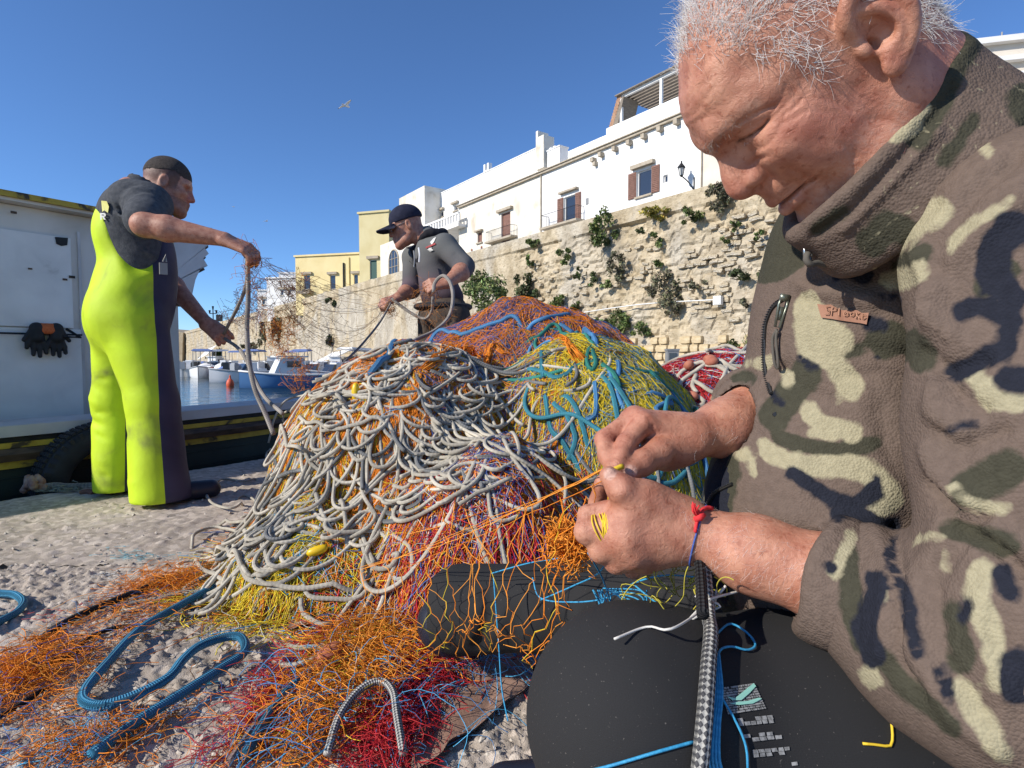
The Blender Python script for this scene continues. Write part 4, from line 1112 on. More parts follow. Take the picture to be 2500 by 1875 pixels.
# ---- small boats moored along the far wall
M_BW = mat("boat_white", [(.3, (.66, .66, .65)), (.7, (.78, .78, .77))], .35, (.7, 4, 0), spec=.5)
M_BBLUE = mat("boat_blue", (.08, .19, .38), .4, spec=.5)
M_BCOVER = mat("boat_cover_blue", (.16, .23, .46), .8)
M_BRED = mat("boat_red", (.22, .05, .05), .5)
M_BGREY = mat("boat_grey", (.32, .34, .36), .5)
M_BDARK = mat("outboard_black", (.02, .022, .025), .35)
M_TEAK = mat("boat_wood", (.26, .15, .07), .6)
M_TEAL = mat("awning_teal", (.06, .22, .24), .7)
M_AWN = mat("awning_white", (.78, .78, .76), .8)
def small_boat(px, py, head, L, beam, hm, label, kind):
    g = ground_at(px, py, WZ)
    ca, sa = math.cos(head), math.sin(head)
    fx = np.array((ca, sa, 0)); sx = np.array((-sa, ca, 0))
    def P(a, b, z): return g + fx * a + sx * b + UP * z
    e = empty("moored_boat", g - UP * .25, label, "boat", "small boats moored along the far wall")
    st = np.linspace(-.5, .5, 11); V = []; k = 9
    for t in st:
        w = beam / 2 * (1 - max(0, (t - .02) / .48) ** 2.2) * (1 - .12 * max(0, -t)); w = max(w, .02); shz = .55 + .30 * max(0, t) ** 1.5 * 2; keel = -.25 + .5 * max(0, t - .3) ** 1.5 * 3
        for j in range(k):
            a = math.pi * j / (k - 1); c = math.cos(a)
            V.append(P(t * L, w * np.sign(c) * abs(c) ** .55, keel + (shz - keel) * (1 - math.sin(a) ** .6)))
    F = [(i * k + j, i * k + j + 1, (i + 1) * k + j + 1, (i + 1) * k + j) for i in range(10) for j in range(k - 1)]
    mb = MB(); mb.add(V, F); mb.add(V[:k], [tuple(range(k))]); mb.build("hull", hm, e, True)
    dk = MB(); dv = []
    for i, t in enumerate(st):
        a_, b__ = np.array(V[i * k]), np.array(V[i * k + k - 1]); dv += [a_ * .95 + b__ * .05 - UP * (.03 if t > .12 else .3), b__ * .95 + a_ * .05 - UP * (.03 if t > .12 else .3)]
    dk.add(dv, [(2 * i, 2 * i + 1, 2 * i + 3, 2 * i + 2) for i in range(10)]); dk.build("deck", M_BW if kind != 'wood' else M_TEAK, e)
    gw = MB(); gw.tube([np.array(V[i * k]) for i in range(11)], .045, 5); gw.tube([np.array(V[i * k + k - 1]) for i in range(11)], .045, 5); gw.build("gunwale", M_BGREY if hm is M_BW else M_BW, e, True)
    if kind in ('motor', 'cover', 'canopy'):
        m_ = MB(); q = P(-L * .5 - .12, 0, .75)
        m_.box(q, (.34, .34, .42), (fx, sx, UP)); m_.box(q + UP * .24, (.26, .28, .08), (fx, sx, UP)); m_.box(q - UP * .55, (.14, .12, .75), (fx, sx, UP)); m_.build("outboard_motor", M_BDARK if px % 2 else M_BGREY, e)
    if kind == 'motor':
        w_ = MB(); w_.hexa([P(.05 * L, -beam * .3, .55), P(.12 * L, -beam * .28, .5), P(.12 * L, beam * .28, .5), P(.05 * L, beam * .3, .55), P(-.0 * L, -beam * .25, 1.0), P(.03 * L, -beam * .25, 1.0), P(.03 * L, beam * .25, 1.0), P(-.0 * L, beam * .25, 1.0)]); w_.build("windscreen", M_GLASS, e)
        c_ = MB(); c_.box(P(-.08 * L, 0, .7), (.5, .55, .75), (fx, sx, UP)); c_.box(P(-.2 * L, 0, .55), (.45, beam * .7, .35), (fx, sx, UP)); c_.build("console", M_BW, e)
    if kind == 'cover':
        c_ = MB(); n = 7; V2 = []
        for i in range(n):
            t = -.46 + .8 * i / (n - 1); w = beam * .47 * (1 - max(0, t) ** 2 * 3)
            for j in range(7):
                a = math.pi * j / 6; V2.append(P(t * L, w * math.cos(a), .56 + .42 * math.sin(a) * math.sin(math.pi * (i + .6) / (n + .2))))
        c_.add(V2, [(i * 7 + j, i * 7 + j + 1, i * 7 + j + 8, i * 7 + j + 7) for i in range(n - 1) for j in range(6)]); c_.build("cover", M_BCOVER if px % 3 == 0 else M_AWN, e, True)
    if kind == 'cabin' or kind == 'wood':
        c_ = MB(); c_.hexa([P(-.1 * L, -beam * .33, .45), P(.22 * L, -beam * .3, .5), P(.22 * L, beam * .3, .5), P(-.1 * L, beam * .33, .45), P(-.08 * L, -beam * .28, 1.35), P(.14 * L, -beam * .26, 1.3), P(.14 * L, beam * .26, 1.3), P(-.08 * L, beam * .28, 1.35)]); c_.build("cabin", M_BW, e)
        c_ = MB(); c_.box(P(.03 * L, 0, 1.39), (.3 * L, beam * .66, .06), (fx, sx, UP)); c_.build("roof", M_BW, e)
        for s in (-1, 1):
            c_ = MB(); c_.box(P(.02 * L, s * beam * .3, 1.05), (.13 * L, .06, .28), (fx, sx, UP)); c_.build("window", M_GLASS, e)
    if kind == 'canopy':
        for s in (-1, 1):
            for a in (-.3, .05):
                c_ = MB(); c_.tube([P(a * L, s * beam * .36, .5), P(a * L, s * beam * .34, 1.75)], .025, 5); c_.build("pole", M_GREYM, e)
        c_ = MB(); c_.hexa([P(-.36 * L, -beam * .42, 1.72), P(.12 * L, -beam * .4, 1.78), P(.12 * L, beam * .4, 1.78), P(-.36 * L, beam * .42, 1.72), P(-.34 * L, -beam * .3, 1.86), P(.1 * L, -beam * .3, 1.9), P(.1 * L, beam * .3, 1.9), P(-.34 * L, beam * .3, 1.86)]); c_.build("canopy", M_AWN if px % 2 else M_BCOVER, e)
    return e
BO = [(462, 918, 1.9, 3.7, 1.45, M_BW, "white motorboat with tilted outboard moored next to the navy trouser leg", 'motor'),
      (494, 921, -1.2, 3.7, 1.45, M_BW, "white motorboat moored between white outboard boats beside the far wall", 'canopy'),
      (522, 920, -1.1, 3.7, 1.45, M_BRED, "small dark red boat moored among the white boats", 'motor'),
      (548, 921, 2.1, 3.7, 1.45, M_BW, "white boat under a pale cover beside the dark red boat", 'cover'),
      (573, 923, 1.8, 3.7, 1.45, M_BW, "white boat with a blue cover moored above the orange buoy", 'cover'),
      (600, 932, -2.4, 3.7, 1.45, M_BW, "white pointed bow boat lying right of the orange buoy", 'motor'),
      (640, 928, 1.2, 3.7, 1.45, M_BW, "white motorboat moored behind the hanging rope", 'motor'),
      (716, 944, -2.5, 4.6, 1.7, M_BBLUE, "blue and white wooden boat lying behind the hanging orange net", 'wood'),
      (765, 934, -1.9, 3.7, 1.45, M_BW, "white boat with grey gunwale right of the blue wooden boat", 'motor'),
      (812, 937, -2.2, 3.7, 1.45, M_BBLUE, "light blue boat moored close to the orange net heap", 'motor'),
      (855, 932, -2.0, 3.7, 1.45, M_BW, "white boat half hidden by the orange net heap", 'canopy'),
      (905, 928, -1.8, 3.7, 1.45, M_BW, "white boat under the teal awning beyond the net heap", 'motor')]
for k, px in enumerate((478, 508, 535, 561, 587, 618, 664, 690, 742, 790, 834, 880)):
    BO.append((px, 915 + (k * 5) % 7, 1.3 + .5 * math.sin(k * 1.7) + (k % 2) * 3.1, 3.6, 1.4, (M_BW, M_BGREY, M_BW)[k % 3], ("white open boat in the crowded middle row of moored boats", "grey covered boat in the crowded middle row of moored boats", "white boat with canopy in the crowded middle row of moored boats")[k % 3], ('motor', 'cover', 'canopy')[k % 3]))
for b_ in BO: small_boat(*b_)
bk = [(470, 909), (498, 908), (526, 909), (553, 909), (584, 910), (612, 910), (640, 911), (668, 911), (697, 911), (726, 911), (756, 912), (788, 912), (822, 912), (858, 911)]
for k, (px, py) in enumerate(bk):
    small_boat(px, py, 1.57 + .35 * math.sin(k * 2.1), 4.0, 1.6, (M_BW, M_BW, M_BGREY, M_BW, M_BBLUE)[k % 5], ("white open motorboat in the back row against the far wall", "white covered boat in the back row against the far wall", "grey boat with a little cabin in the back row against the far wall", "white open motorboat in the back row against the far wall", "blue boat under a canopy in the back row against the far wall")[k % 5], ('motor', 'cover', 'cabin', 'motor', 'canopy')[k % 5])
g = ground_at(562, 943, WZ); sd_ = SDF(g - .5, g + .6, .03); sd_.ell(g + (0, 0, .1), (.17, .17, .26), None, .02); sd_.cone(g + (0, 0, .32), g + (0, 0, .5), .05, .04, .05)
V, F = sd_.mesh(); tag(obj("mooring_buoy", V, F, mat("buoy_orange", (.62, .10, .04), .5)), "orange mooring buoy floating before the white boats", "buoy")
g = ground_at(559, 1000, WZ); sd_ = SDF(g - .3, g + .3, .02); sd_.ell(g + (0, 0, .05), (.05, .05, .07), None, .02); sd_.cone(g, g + (0, 0, .15), .015, .015, .02)
V, F = sd_.mesh(); tag(obj("mooring_float", V, F, M_WHITE), "tiny white float on the water close to the moored fishing boat", "float")
for px, py, w, label, m_ in ((815, 880, 2.3, "white sloping awning on the far quay behind the boats", M_AWN), (905, 890, 2.0, "teal and white awning on the far quay beside the capped man", M_TEAL), (505, 872, 2.4, "small white flat awning on the far quay next to the hand", M_AWN)):
    u, z = wall_uv(px, py, -2.4); p = wall_pt(u, 0, 2.4); e = empty("awning", p, label, "awning"); s = p[1] / 45
    for a in (-1, 1):
        for o in (-.8, .8):
            c = MB(); c.tube([p + WD * a * w * s + WNn * o, p + WD * a * w * s + WNn * o + UP * (z + .1)], .05 * s, 5); c.build("pole", M_GREYM, e)
    c = MB(); A = [p + WD * (-w * s - .2) + WNn * 1.1 + UP * (z - .2 * s), p + WD * (w * s + .2) + WNn * 1.1 + UP * (z + .2 * s), p + WD * (w * s + .2) - WNn * 1.1 + UP * (z + .9 * s), p + WD * (-w * s - .2) - WNn * 1.1 + UP * (z + .6 * s)]
    c.prism(A, (0, 0, .08)); c.build("cloth", M_AWN, e)
    if m_ is M_TEAL:
        c = MB(); c.prism([A[0] - UP * .05, A[0] * .4 + A[1] * .6 - UP * .05, A[0] * .4 + A[1] * .6 - UP * 1.1, A[0] - UP * 1.2], WNn * .05); c.build("side_screen", M_TEAL, e)
# ---- gulls
M_GULL = mat("gull_white", (.72, .72, .71), .8); M_GTIP = mat("gull_grey_tip", (.10, .10, .11), .8)
def gull(px, py, d, span, label, roll=.25):
    c = at(px, py, d); e = empty("seagull", c - UP * .05, label, "seagull")
    hx = nrm((.5, .85, .05)); lx = nrm(np.cross(UP, hx)); lx = lx * math.cos(roll) - UP * math.sin(roll) * (1 if True else -1); ux = np.cross(hx, lx)
    h = span / 40
    sd = SDF(c - span * .62, c + span * .62, h)
    sd.chain([c - hx * span * .18, c - hx * span * .05, c + hx * span * .12, c + hx * span * .2], [span * .025, span * .06, span * .055, span * .036], span * .03)
    sd.chain([c + hx * span * .2, c + hx * span * .27], [span * .018, span * .005], span * .01)
    V, F = sd.mesh(); obj("body", V, F, M_GULL, e)
    for s in (-1, 1):
        prof = [(0, .05, -.11, 0), (.16, .09, -.08, .07), (.3, .04, -.07, .085), (.44, -.05, -.10, .05), (.5, -.10, -.105, .03)]
        V = []
        for (a, f, r, z) in prof:
            for (o, t) in ((f, .006), (r, .003)):
                q = c + lx * s * a * span + hx * o * span + ux * z * span; V += [q + ux * t * span, q - ux * t * span]
        F = []
        for i in range(4):
            a = i * 4; b2 = a + 4
            F += [(a, b2, b2 + 2, a + 2), (a + 3, b2 + 3, b2 + 1, a + 1), (a, a + 1, b2 + 1, b2), (a + 2, b2 + 2, b2 + 3, a + 3)]
        F.append((16, 17, 19, 18))
        w = MB(); w.add(V[:16], F[:12]); wo_ = w.build("wing", M_GULL, e)
        w = MB(); w.add(V[12:], [tuple(i - 12 for i in f) for f in F[12:]]); w.build("wing_tip", M_GTIP, wo_)
    w = MB(); w.hexa([c - hx * span * .16 - lx * span * .02 - ux * .006 * span, c - hx * span * .27 - lx * span * .06 - ux * .004 * span, c - hx * span * .27 + lx * span * .06 - ux * .004 * span, c - hx * span * .16 + lx * span * .02 - ux * .006 * span, c - hx * span * .16 - lx * span * .02, c - hx * span * .27 - lx * span * .06, c - hx * span * .27 + lx * span * .06, c - hx * span * .16 + lx * span * .02]); w.build("tail", M_GULL, e)
gull(845, 258, 36, 1.25, "white seagull gliding high in the blue sky")
gull(650, 540, 95, 1.2, "tiny distant seagull low in the sky beside the capped man", .1)
gull(570, 505, 120, 1.1, "tiny distant seagull near the raised hand", -.2)
# ================================================================== NETS AND ROPES
M_STR = mat("net_twine", (1, 1, 1), .75, attr="Col", spec=.2)
def mass_extra(m, nt, N, b):
    L = nt.links; tc = N.new("ShaderNodeTexCoord"); at_ = N.new("ShaderNodeAttribute"); at_.attribute_name = "Col"; a2 = N.new("ShaderNodeAttribute"); a2.attribute_name = "Col2"
    def fib(sc, rot, w):
        mp = N.new("ShaderNodeMapping"); mp.inputs["Rotation"].default_value = rot; mp.inputs["Scale"].default_value = (1, .28, 1)
        L.new(tc.outputs["Object"], mp.inputs[0]); n = N.new("ShaderNodeTexNoise"); n.inputs["Scale"].default_value = sc; n.inputs["Detail"].default_value = 2; n.inputs["Distortion"].default_value = .6
        L.new(mp.outputs[0], n.inputs["Vector"])
        s_ = N.new("ShaderNodeMath"); s_.operation = 'SUBTRACT'; s_.inputs[1].default_value = .5; L.new(n.outputs["Fac"], s_.inputs[0])
        q = N.new("ShaderNodeMath"); q.operation = 'ABSOLUTE'; L.new(s_.outputs[0], q.inputs[0])
        mr = N.new("ShaderNodeMapRange"); mr.inputs[1].default_value = w; mr.inputs[2].default_value = 0; mr.inputs[3].default_value = 0; mr.inputs[4].default_value = 1; L.new(q.outputs[0], mr.inputs[0])
        return mr.outputs[0]
    f1 = fib(95, (.3, .2, .5), .07); f2 = fib(80, (1.2, .4, 2.0), .06); f3 = fib(130, (.2, 1.3, 1.2), .06)
    def mix(f, a, c):
        m_ = N.new("ShaderNodeMix"); m_.data_type = 'RGBA'; L.new(f, m_.inputs[0])
        if isinstance(a, tuple): m_.inputs[6].default_value = (*a, 1)
        else: L.new(a, m_.inputs[6])
        L.new(c, m_.inputs[7]); return m_.outputs[2]
    dk = N.new("ShaderNodeMix"); dk.data_type = 'RGBA'; dk.blend_type = 'MULTIPLY'; dk.inputs[0].default_value = 1; dk.inputs[7].default_value = (.45, .42, .42, 1); L.new(at_.outputs["Color"], dk.inputs[6])
    c = mix(f2, dk.outputs[2], a2.outputs["Color"]); c = mix(f1, c, at_.outputs["Color"]); c = mix(f3, c, at_.outputs["Color"])
    L.new(c, b.inputs["Base Color"])
    ad = N.new("ShaderNodeMath"); ad.operation = 'ADD'; L.new(f1, ad.inputs[0]); L.new(f2, ad.inputs[1]); ad2 = N.new("ShaderNodeMath"); ad2.operation = 'ADD'; L.new(ad.outputs[0], ad2.inputs[0]); L.new(f3, ad2.inputs[1])
    bp = N.new("ShaderNodeBump"); bp.inputs["Strength"].default_value = 1; bp.inputs["Distance"].default_value = .004; L.new(ad2.outputs[0], bp.inputs["Height"]); L.new(bp.outputs[0], b.inputs["Normal"])
M_MASS = mat("net_mass", (1, 1, 1), .95, spec=.05, extra=mass_extra)
M_ROPEW = rope_mat("white_grey_rope", (.52, .475, .385), (.47, .43, .35), .022, 6, .85, .0005)
M_ROPEG = rope_mat("dark_grey_rope", (.17, .175, .17), (.21, .21, .205), .016, 10, .85, .0008)
M_ROPEB = rope_mat("blue_braided_rope", (.035, .19, .33), (.05, .25, .40), .0085, 12, .55, .002)
M_ROPET = rope_mat("teal_rope", (.045, .21, .27), (.05, .235, .295), .014, 10, .75, .0008)
M_ROPEA = rope_mat("azure_rope", (.07, .22, .42), (.09, .25, .45), .014, 10, .75, .0008)
M_ROPEK = rope_mat("black_rope", (.02, .02, .022), (.035, .035, .036), .012, 8)
M_ROPEGR = rope_mat("sea_green_rope", (.03, .20, .16), (.04, .23, .18), .014, 10, .75, .0008)
M_CORD = rope_mat("striped_grey_cord", (.46, .45, .41), (.085, .085, .09), .0105, 8, .85, .0012)
ORG = (.78, .24, .022); ORG2 = (.68, .20, .02); ORG3 = (.85, .34, .05); BLU = (.08, .13, .36); BLU2 = (.06, .22, .46); YEL = (.70, .53, .035); YEL2 = (.55, .46, .06)
TEA = (.05, .20, .30); WHT = (.58, .56, .50); GRY = (.30, .30, .29); RED = (.45, .018, .03); RED2 = (.60, .05, .05); TAN = (.45, .30, .18); LBL = (.09, .38, .62); OLV = (.26, .27, .09)

HEAPS = np.array([  # cx, cy, rx, ry, z, power
    (.085, 2.95, .78, .62, .905, .42), (.29, 2.22, .51, .62, .70, .5), (-.37, 2.12, .54, .54, .655, .45), (-.06, 1.70, .46, .46, .40, .85), (-.46, 1.80, .44, .46, .25, .6), (.60, 1.84, .58, .44, .20, .8), (.56, 2.46, .34, .40, .46, .7)])
def heap_each(x, y):
    out = []
    wob = .22 * (fbm2(x * 2.3 + 9, y * 2.3, 3, 60) - .5)
    for cx, cy, rx, ry, z, p in HEAPS:
        q = ((x - cx) / rx) ** 2 + ((y - cy) / ry) ** 2 + wob
        out.append(z * np.clip(1 - q, 0, 1) ** p)
    return np.stack(out)
def heapH0(x, y):
    h = heap_each(x, y); k = .10
    m = h[0]
    for i in range(1, len(h)):
        d = np.maximum(k - np.abs(m - h[i]), 0) / k; m = np.maximum(m, h[i]) + d * d * k * .25 * (np.minimum(m, h[i]) > 0)
    lump = .13 * (fbm2(x * 5, y * 5, 3, 61) - .45) + .03 * (fbm2(x * 17, y * 17, 2, 62) - .45)
    return m + lump * np.clip(m / .12, 0, 1)
hx0, hx1, hy0, hy1, hst = -1.3, 1.5, 1.15, 3.7, .012
GX = np.arange(hx0, hx1, hst); GY = np.arange(hy0, hy1, hst)
HX, HY = np.meshgrid(GX, GY); HZ = heapH0(HX, HY); HR = np.argmax(heap_each(HX, HY), 0)
def sampleH(x, y):
    fx = np.clip((x - hx0) / hst, 0, len(GX) - 1.001); fy = np.clip((y - hy0) / hst, 0, len(GY) - 1.001)
    i = fx.astype(int); j = fy.astype(int); u = fx - i; v = fy - j
    return (HZ[j, i] * (1 - u) + HZ[j, i + 1] * u) * (1 - v) + (HZ[j + 1, i] * (1 - u) + HZ[j + 1, i + 1] * u) * v
def region(x, y):
    i = np.clip(((x - hx0) / hst).astype(int), 0, len(GX) - 1); j = np.clip(((y - hy0) / hst).astype(int), 0, len(GY) - 1)
    return HR[j, i]
def pal(r, n, table):
    w = np.array([t[0] for t in table], float); k = r.choice(len(table), n, p=w / w.sum())
    C = np.array([t[1] for t in table])[k]
    return C * r.uniform(.7, 1.2, (n, 1))
PAL = {0: [(52, ORG), (10, ORG3), (30, BLU), (6, BLU2), (4, TAN)], 1: [(46, YEL), (18, YEL2), (14, TEA), (12, BLU2), (6, GRY), (4, OLV)], 2: [(66, ORG), (16, ORG3), (10, BLU), (6, WHT), (4, YEL)],
       3: [(44, ORG), (12, ORG3), (22, BLU), (12, WHT), (8, RED), (6, GRY)], 4: [(48, YEL), (16, ORG), (8, LBL), (12, WHT), (6, YEL2)], 5: [(50, YEL), (14, YEL2), (16, TEA), (10, BLU2), (8, ORG)], 6: [(45, YEL2), (30, OLV), (20, TEA), (10, ORG)]}
def walk(r, x, y, a, n, step, curl, H, off=(.002, .016), pull=None):
    """S strands walking over a surface"""
    S = len(x); P = np.zeros((S, n, 3)); w1 = r.uniform(0, 6.28, S); w2 = r.uniform(.15, .6, S); o = r.uniform(*off, S); k = r.normal(0, curl * .35, S)
    x = x.copy(); y = y.copy(); a = a.copy(); kap = r.normal(0, curl, S)
    for i in range(n):
        P[:, i, 0] = x; P[:, i, 1] = y
        P[:, i, 2] = np.maximum(H(x, y), .004) + o * (.6 + .6 * np.sin(w1 + i * w2))
        kap = .72 * kap + curl * r.normal(0, .8, S); a = a + k + kap
        x = x + np.cos(a) * step; y = y + np.sin(a) * step
    return P
def netting(name, parent, r, n, pick, flow, paltab, nstep=9, step=.030, curl=.30, rad=(.0006, .0013), off=(.001, .018), H=sampleH, k=3):
    x, y = pick(n); a = flow(x, y) + r.normal(0, .35, len(x)) + np.pi * (r.random(len(x)) < .5)
    P = walk(r, x, y, a, nstep, step, curl, H, off)
    V, F, idx = strands(P, r.uniform(*rad, len(x)), k)
    C = paltab(x, y, len(x))
    o = obj(name, V, F, M_STR, parent, True, Col=C[idx]); o["kind"] = "stuff"; return o
r_ = np.random.default_rng(21)
def in_region(regs, extra=None):
    def f(n):
        X = []; Y = []
        while len(X) < n:
            x = r_.uniform(hx0, hx1, n * 4); y = r_.uniform(hy0, hy1, n * 4)
            h = sampleH(x, y); m = np.isin(region(x, y), regs) & (h > .03)
            dy = (sampleH(x, y + .02) - sampleH(x, y - .02)) / .04
            m &= r_.random(n * 4) < np.clip(.35 + dy * .5, .12, 1)
            if extra is not None: m &= extra(x, y)
            X += list(x[m]); Y += list(y[m])
        return np.array(X[:n]), np.array(Y[:n])
    return f
def mass(name, parent, regs, tone):
    F = []; ny, nx = HZ.shape
    i = np.arange(ny - 1)[:, None] * nx + np.arange(nx - 1)[None]
    Fq = np.stack([i, i + 1, i + nx + 1, i + nx], -1).reshape(-1, 4)
    hz = HZ.ravel(); m = np.isin(HR.ravel()[Fq[:, 0]], regs) & (hz[Fq].max(1) > .012)
    Fq = Fq[m]; u, inv = np.unique(Fq.ravel(), return_inverse=True)
    V = np.c_[HX.ravel(), HY.ravel(), np.maximum(hz - .006, .0)][u]
    t = fbm2(V[:, 0] * 30, V[:, 1] * 30 + V[:, 2] * 25, 3, 70)[:, None]; s = fbm2(V[:, 0] * 5, V[:, 1] * 5, 2, 71)[:, None]
    c = np.array(tone[0]) * (1 - t) + np.array(tone[1]) * t; c = np.where(s > .52, c * .6 + np.array(tone[2]) * .4, c)
    c2 = np.where(t > .5, 1., 0.) * np.array(tone[1]) + np.where(t > .5, 0., 1.) * np.array(tone[2])
    V[:, 2] += .012 * (noise2(V[:, 0] * 70, V[:, 1] * 70, 5) - .5)
    o = obj(name, V, inv.reshape(-1, 4), M_MASS, parent, True, Col=c, Col2=c2); o["kind"] = "stuff"
def H_loc(px, py, d): return at(px, py, d)
def drape(pts, r, lift=.0, step=.015, H=sampleH):
    """path through photo points (px,py): dropped where the sight line meets the heap, so the rope lies on it"""
    out = []
    for q in pts:
        if len(q) == 3: out.append(at(*q)); continue
        rr = ray(*q); t = np.linspace(.7, 3.6, 500); P = ORI + rr[None] * t[:, None]
        hit = P[:, 2] <= np.maximum(H(P[:, 0], P[:, 1]), 0) + r * .8 + lift
        k = np.argmax(hit) if hit.any() else -1
        out.append(P[k])
    P = smooth_path(out, step)
    z = np.maximum(H(P[:, 0], P[:, 1]), 0) + r * .8 + lift
    P[:, 2] = np.maximum(P[:, 2], z)
    if len(P) > 16: P[:7, 2] -= np.linspace(.055, 0, 7); P[-7:, 2] -= np.linspace(0, .055, 7)
    return P
def rope_loops(r, cx, cy, n, step, R0, H, rad, reg=None, lift=(0, .03), curv=9., a0=None):
    """meandering rope: curvature swings both ways so it lies in slack loops"""
    x, y = cx, cy; a = r.uniform(0, 6.28) if a0 is None else a0; P = []
    ph = r.uniform(0, 6.28, 4); fr = r.uniform(.6, 2.6, 4); am = r.uniform(.4, 1, 4); hx = r.uniform(*lift)
    for i in range(n):
        s = i * step
        k = curv * sum(am[j] * math.sin(ph[j] + fr[j] * 9 * s) for j in range(4)) / 1.6
        a += k * step
        d = np.hypot((x - R0[0]) / R0[2], (y - R0[1]) / R0[3])
        if d > 1:
            t = math.atan2(R0[1] - y, R0[0] - x); da = (t - a + math.pi) % (2 * math.pi) - math.pi; a += np.clip(da, -1, 1) * .18 * min(1, d - .9)
        x += math.cos(a) * step; y += math.sin(a) * step
        P.append((x, y, 0))
    P = np.array(P); z = np.maximum(H(P[:, 0], P[:, 1]), 0)
    zz = z.copy()
    for _ in range(12): zz = np.maximum(z, np.convolve(np.pad(zz, 2, 'edge'), np.ones(5) / 5, 'valid'))
    zz = np.convolve(np.pad(zz, 3, 'edge'), np.ones(7) / 7, 'valid')
    P[:, 2] = zz + rad * .8 + hx * (.5 + .5 * np.sin(np.arange(n) * step * 14 + ph[0]))
    return P

# ---- orange and blue net, the big hump at the back
nA = empty("fishing_net", (.05, 2.9, 0), "big heap of orange and blue fishing net topped by azure ropes", "fishing net")
mass("net_mass", nA, [0], (ORG, BLU, ORG2))
netting("netting", nA, r_, 3700, in_region([0], lambda x, y: y < 3.1), lambda x, y: np.arctan2(-(y - 2.9), -(x - .1)) * .15 + .12 + .5 * np.sin(x * 4), lambda x, y, n: np.where((fbm2(x * 3.2, y * 5, 2, 80) > .5)[:, None] & (r_.random((n, 1)) < .65), pal(r_, n, [(4, BLU), (1, BLU2)]), pal(r_, n, PAL[0])), nstep=10)
for pts, m, rad in (([(880, 905), (950, 870), (1050, 837), (1150, 810), (1230, 782), (1262, 780), (1290, 806)], M_ROPEA, .011),
                    ([(1290, 806), (1302, 790), (1330, 778), (1390, 769)], M_ROPEA, .011),
                    ([(1425, 800), (1450, 830), (1465, 860)], M_ROPEA, .013), ([(1365, 795), (1385, 805), (1400, 815)], M_ROPEA, .010),
                    ([(1250, 845), (1310, 825), (1370, 815), (1440, 835), (1490, 860)], M_ROPEGR, .009)):
    rope("rope", drape(pts, rad, .008), rad, m, nA)
for pts in ([(1165, 905), (1190, 880), (1230, 865), (1280, 845)], [(1330, 830), (1390, 850), (1440, 870)], [(1000, 905), (1080, 870), (1160, 850)]):
    P = drape(pts, .02, 0); S = 26; ph = r_.uniform(0, 6.28, (S, 1)); rr = r_.uniform(.004, .02, (S, 1)); t = np.arange(len(P))[None] * .25
    Q = P[None] + np.stack([rr * np.cos(ph + t), rr * np.sin(ph + t) * .6, rr * np.sin(ph * 2 + t)], -1)
    V, F, idx = strands(Q, .0016); o = obj("net_bundle", V, F, M_STR, nA, Col=pal(r_, S, [(3, ORG), (1, ORG3)])[idx]); o["kind"] = "stuff"

# ---- yellow net with teal ropes
nB = empty("fishing_net", (.4, 2.2, 0), "heap of yellow fishing net strung with thick teal ropes behind the hands", "fishing net")
mass("net_mass", nB, [1], (YEL2, TEA, YEL)); mass("net_mass", nB, [5], (YEL2, TEA, YEL)); mass("net_mass", nB, [6], (YEL2, OLV, TEA))
netting("netting", nB, r_, 4300, in_region([1]), lambda x, y: 1.9 + .8 * np.sin(x * 5 + y * 3), lambda x, y, n: pal(r_, n, PAL[1]), nstep=9, curl=.45)
netting("netting", nB, r_, 1200, in_region([5]), lambda x, y: .3 + .8 * np.sin(x * 6), lambda x, y, n: pal(r_, n, PAL[5]), nstep=8, curl=.4)
netting("netting", nB, r_, 900, in_region([6]), lambda x, y: -.9 + .2 * np.sin(x * 6), lambda x, y, n: pal(r_, n, PAL[6]), nstep=9, curl=.28)
TR = [([(1325, 925), (1335, 1000), (1350, 1060), (1380, 1090), (1400, 1125), (1425, 1155), (1432, 1175), (1420, 1180)], M_ROPET), ([(1290, 905), (1345, 922), (1380, 915), (1400, 900)], M_ROPET), ([(1322, 860), (1322, 890), (1326, 925)], M_ROPET),
      ([(1345, 935), (1400, 985), (1425, 1050), (1440, 1085), (1470, 1110)], M_ROPET), ([(1470, 920), (1495, 960), (1505, 1005), (1510, 1040)], M_ROPET), ([(1488, 925), (1520, 965), (1540, 1005), (1530, 1018)], M_ROPET),
      ([(1352, 990), (1395, 1040), (1405, 1080), (1392, 1115), (1388, 1130)], M_ROPET), ([(1452, 935), (1456, 985), (1452, 1020), (1430, 1032)], M_ROPEA), ([(1440, 850), (1432, 880), (1442, 905), (1455, 890), (1446, 855)], M_ROPEGR), ([(1470, 890), (1495, 910), (1512, 950)], M_ROPEGR),
      ([(1490, 850), (1510, 890), (1508, 930), (1525, 960)], M_ROPEA), ([(1530, 960), (1600, 965), (1640, 985), (1600, 1000), (1625, 1020), (1650, 1010), (1660, 1040)], M_ROPEA), ([(1560, 880), (1600, 920), (1660, 980), (1690, 1030)], M_ROPEGR),
      ([(1545, 1160), (1600, 1170), (1615, 1150), (1608, 1125), (1590, 1120)], M_ROPET), ([(1600, 1185), (1640, 1185), (1665, 1165), (1680, 1140), (1655, 1135)], M_ROPET), ([(1650, 1140), (1700, 1130), (1705, 1115)], M_ROPEB),
      ([(1690, 975), (1720, 1040), (1745, 1090)], M_ROPEGR)]
for pts, m in TR: rope("rope", drape(pts, .008, .009), .0085, m, nB)
r2 = np.random.default_rng(9)
for k in range(7): rope("rope", rope_loops(r2, .45 + r2.uniform(-.25, .3), 1.95 + r2.uniform(-.2, .5), 70, .013, (.5, 2.1, .35, .35), sampleH, .0075, curv=6), .0075, [M_ROPET, M_ROPEA, M_ROPEGR][k % 3], nB)
fl = at(1610, 985, 2.35)
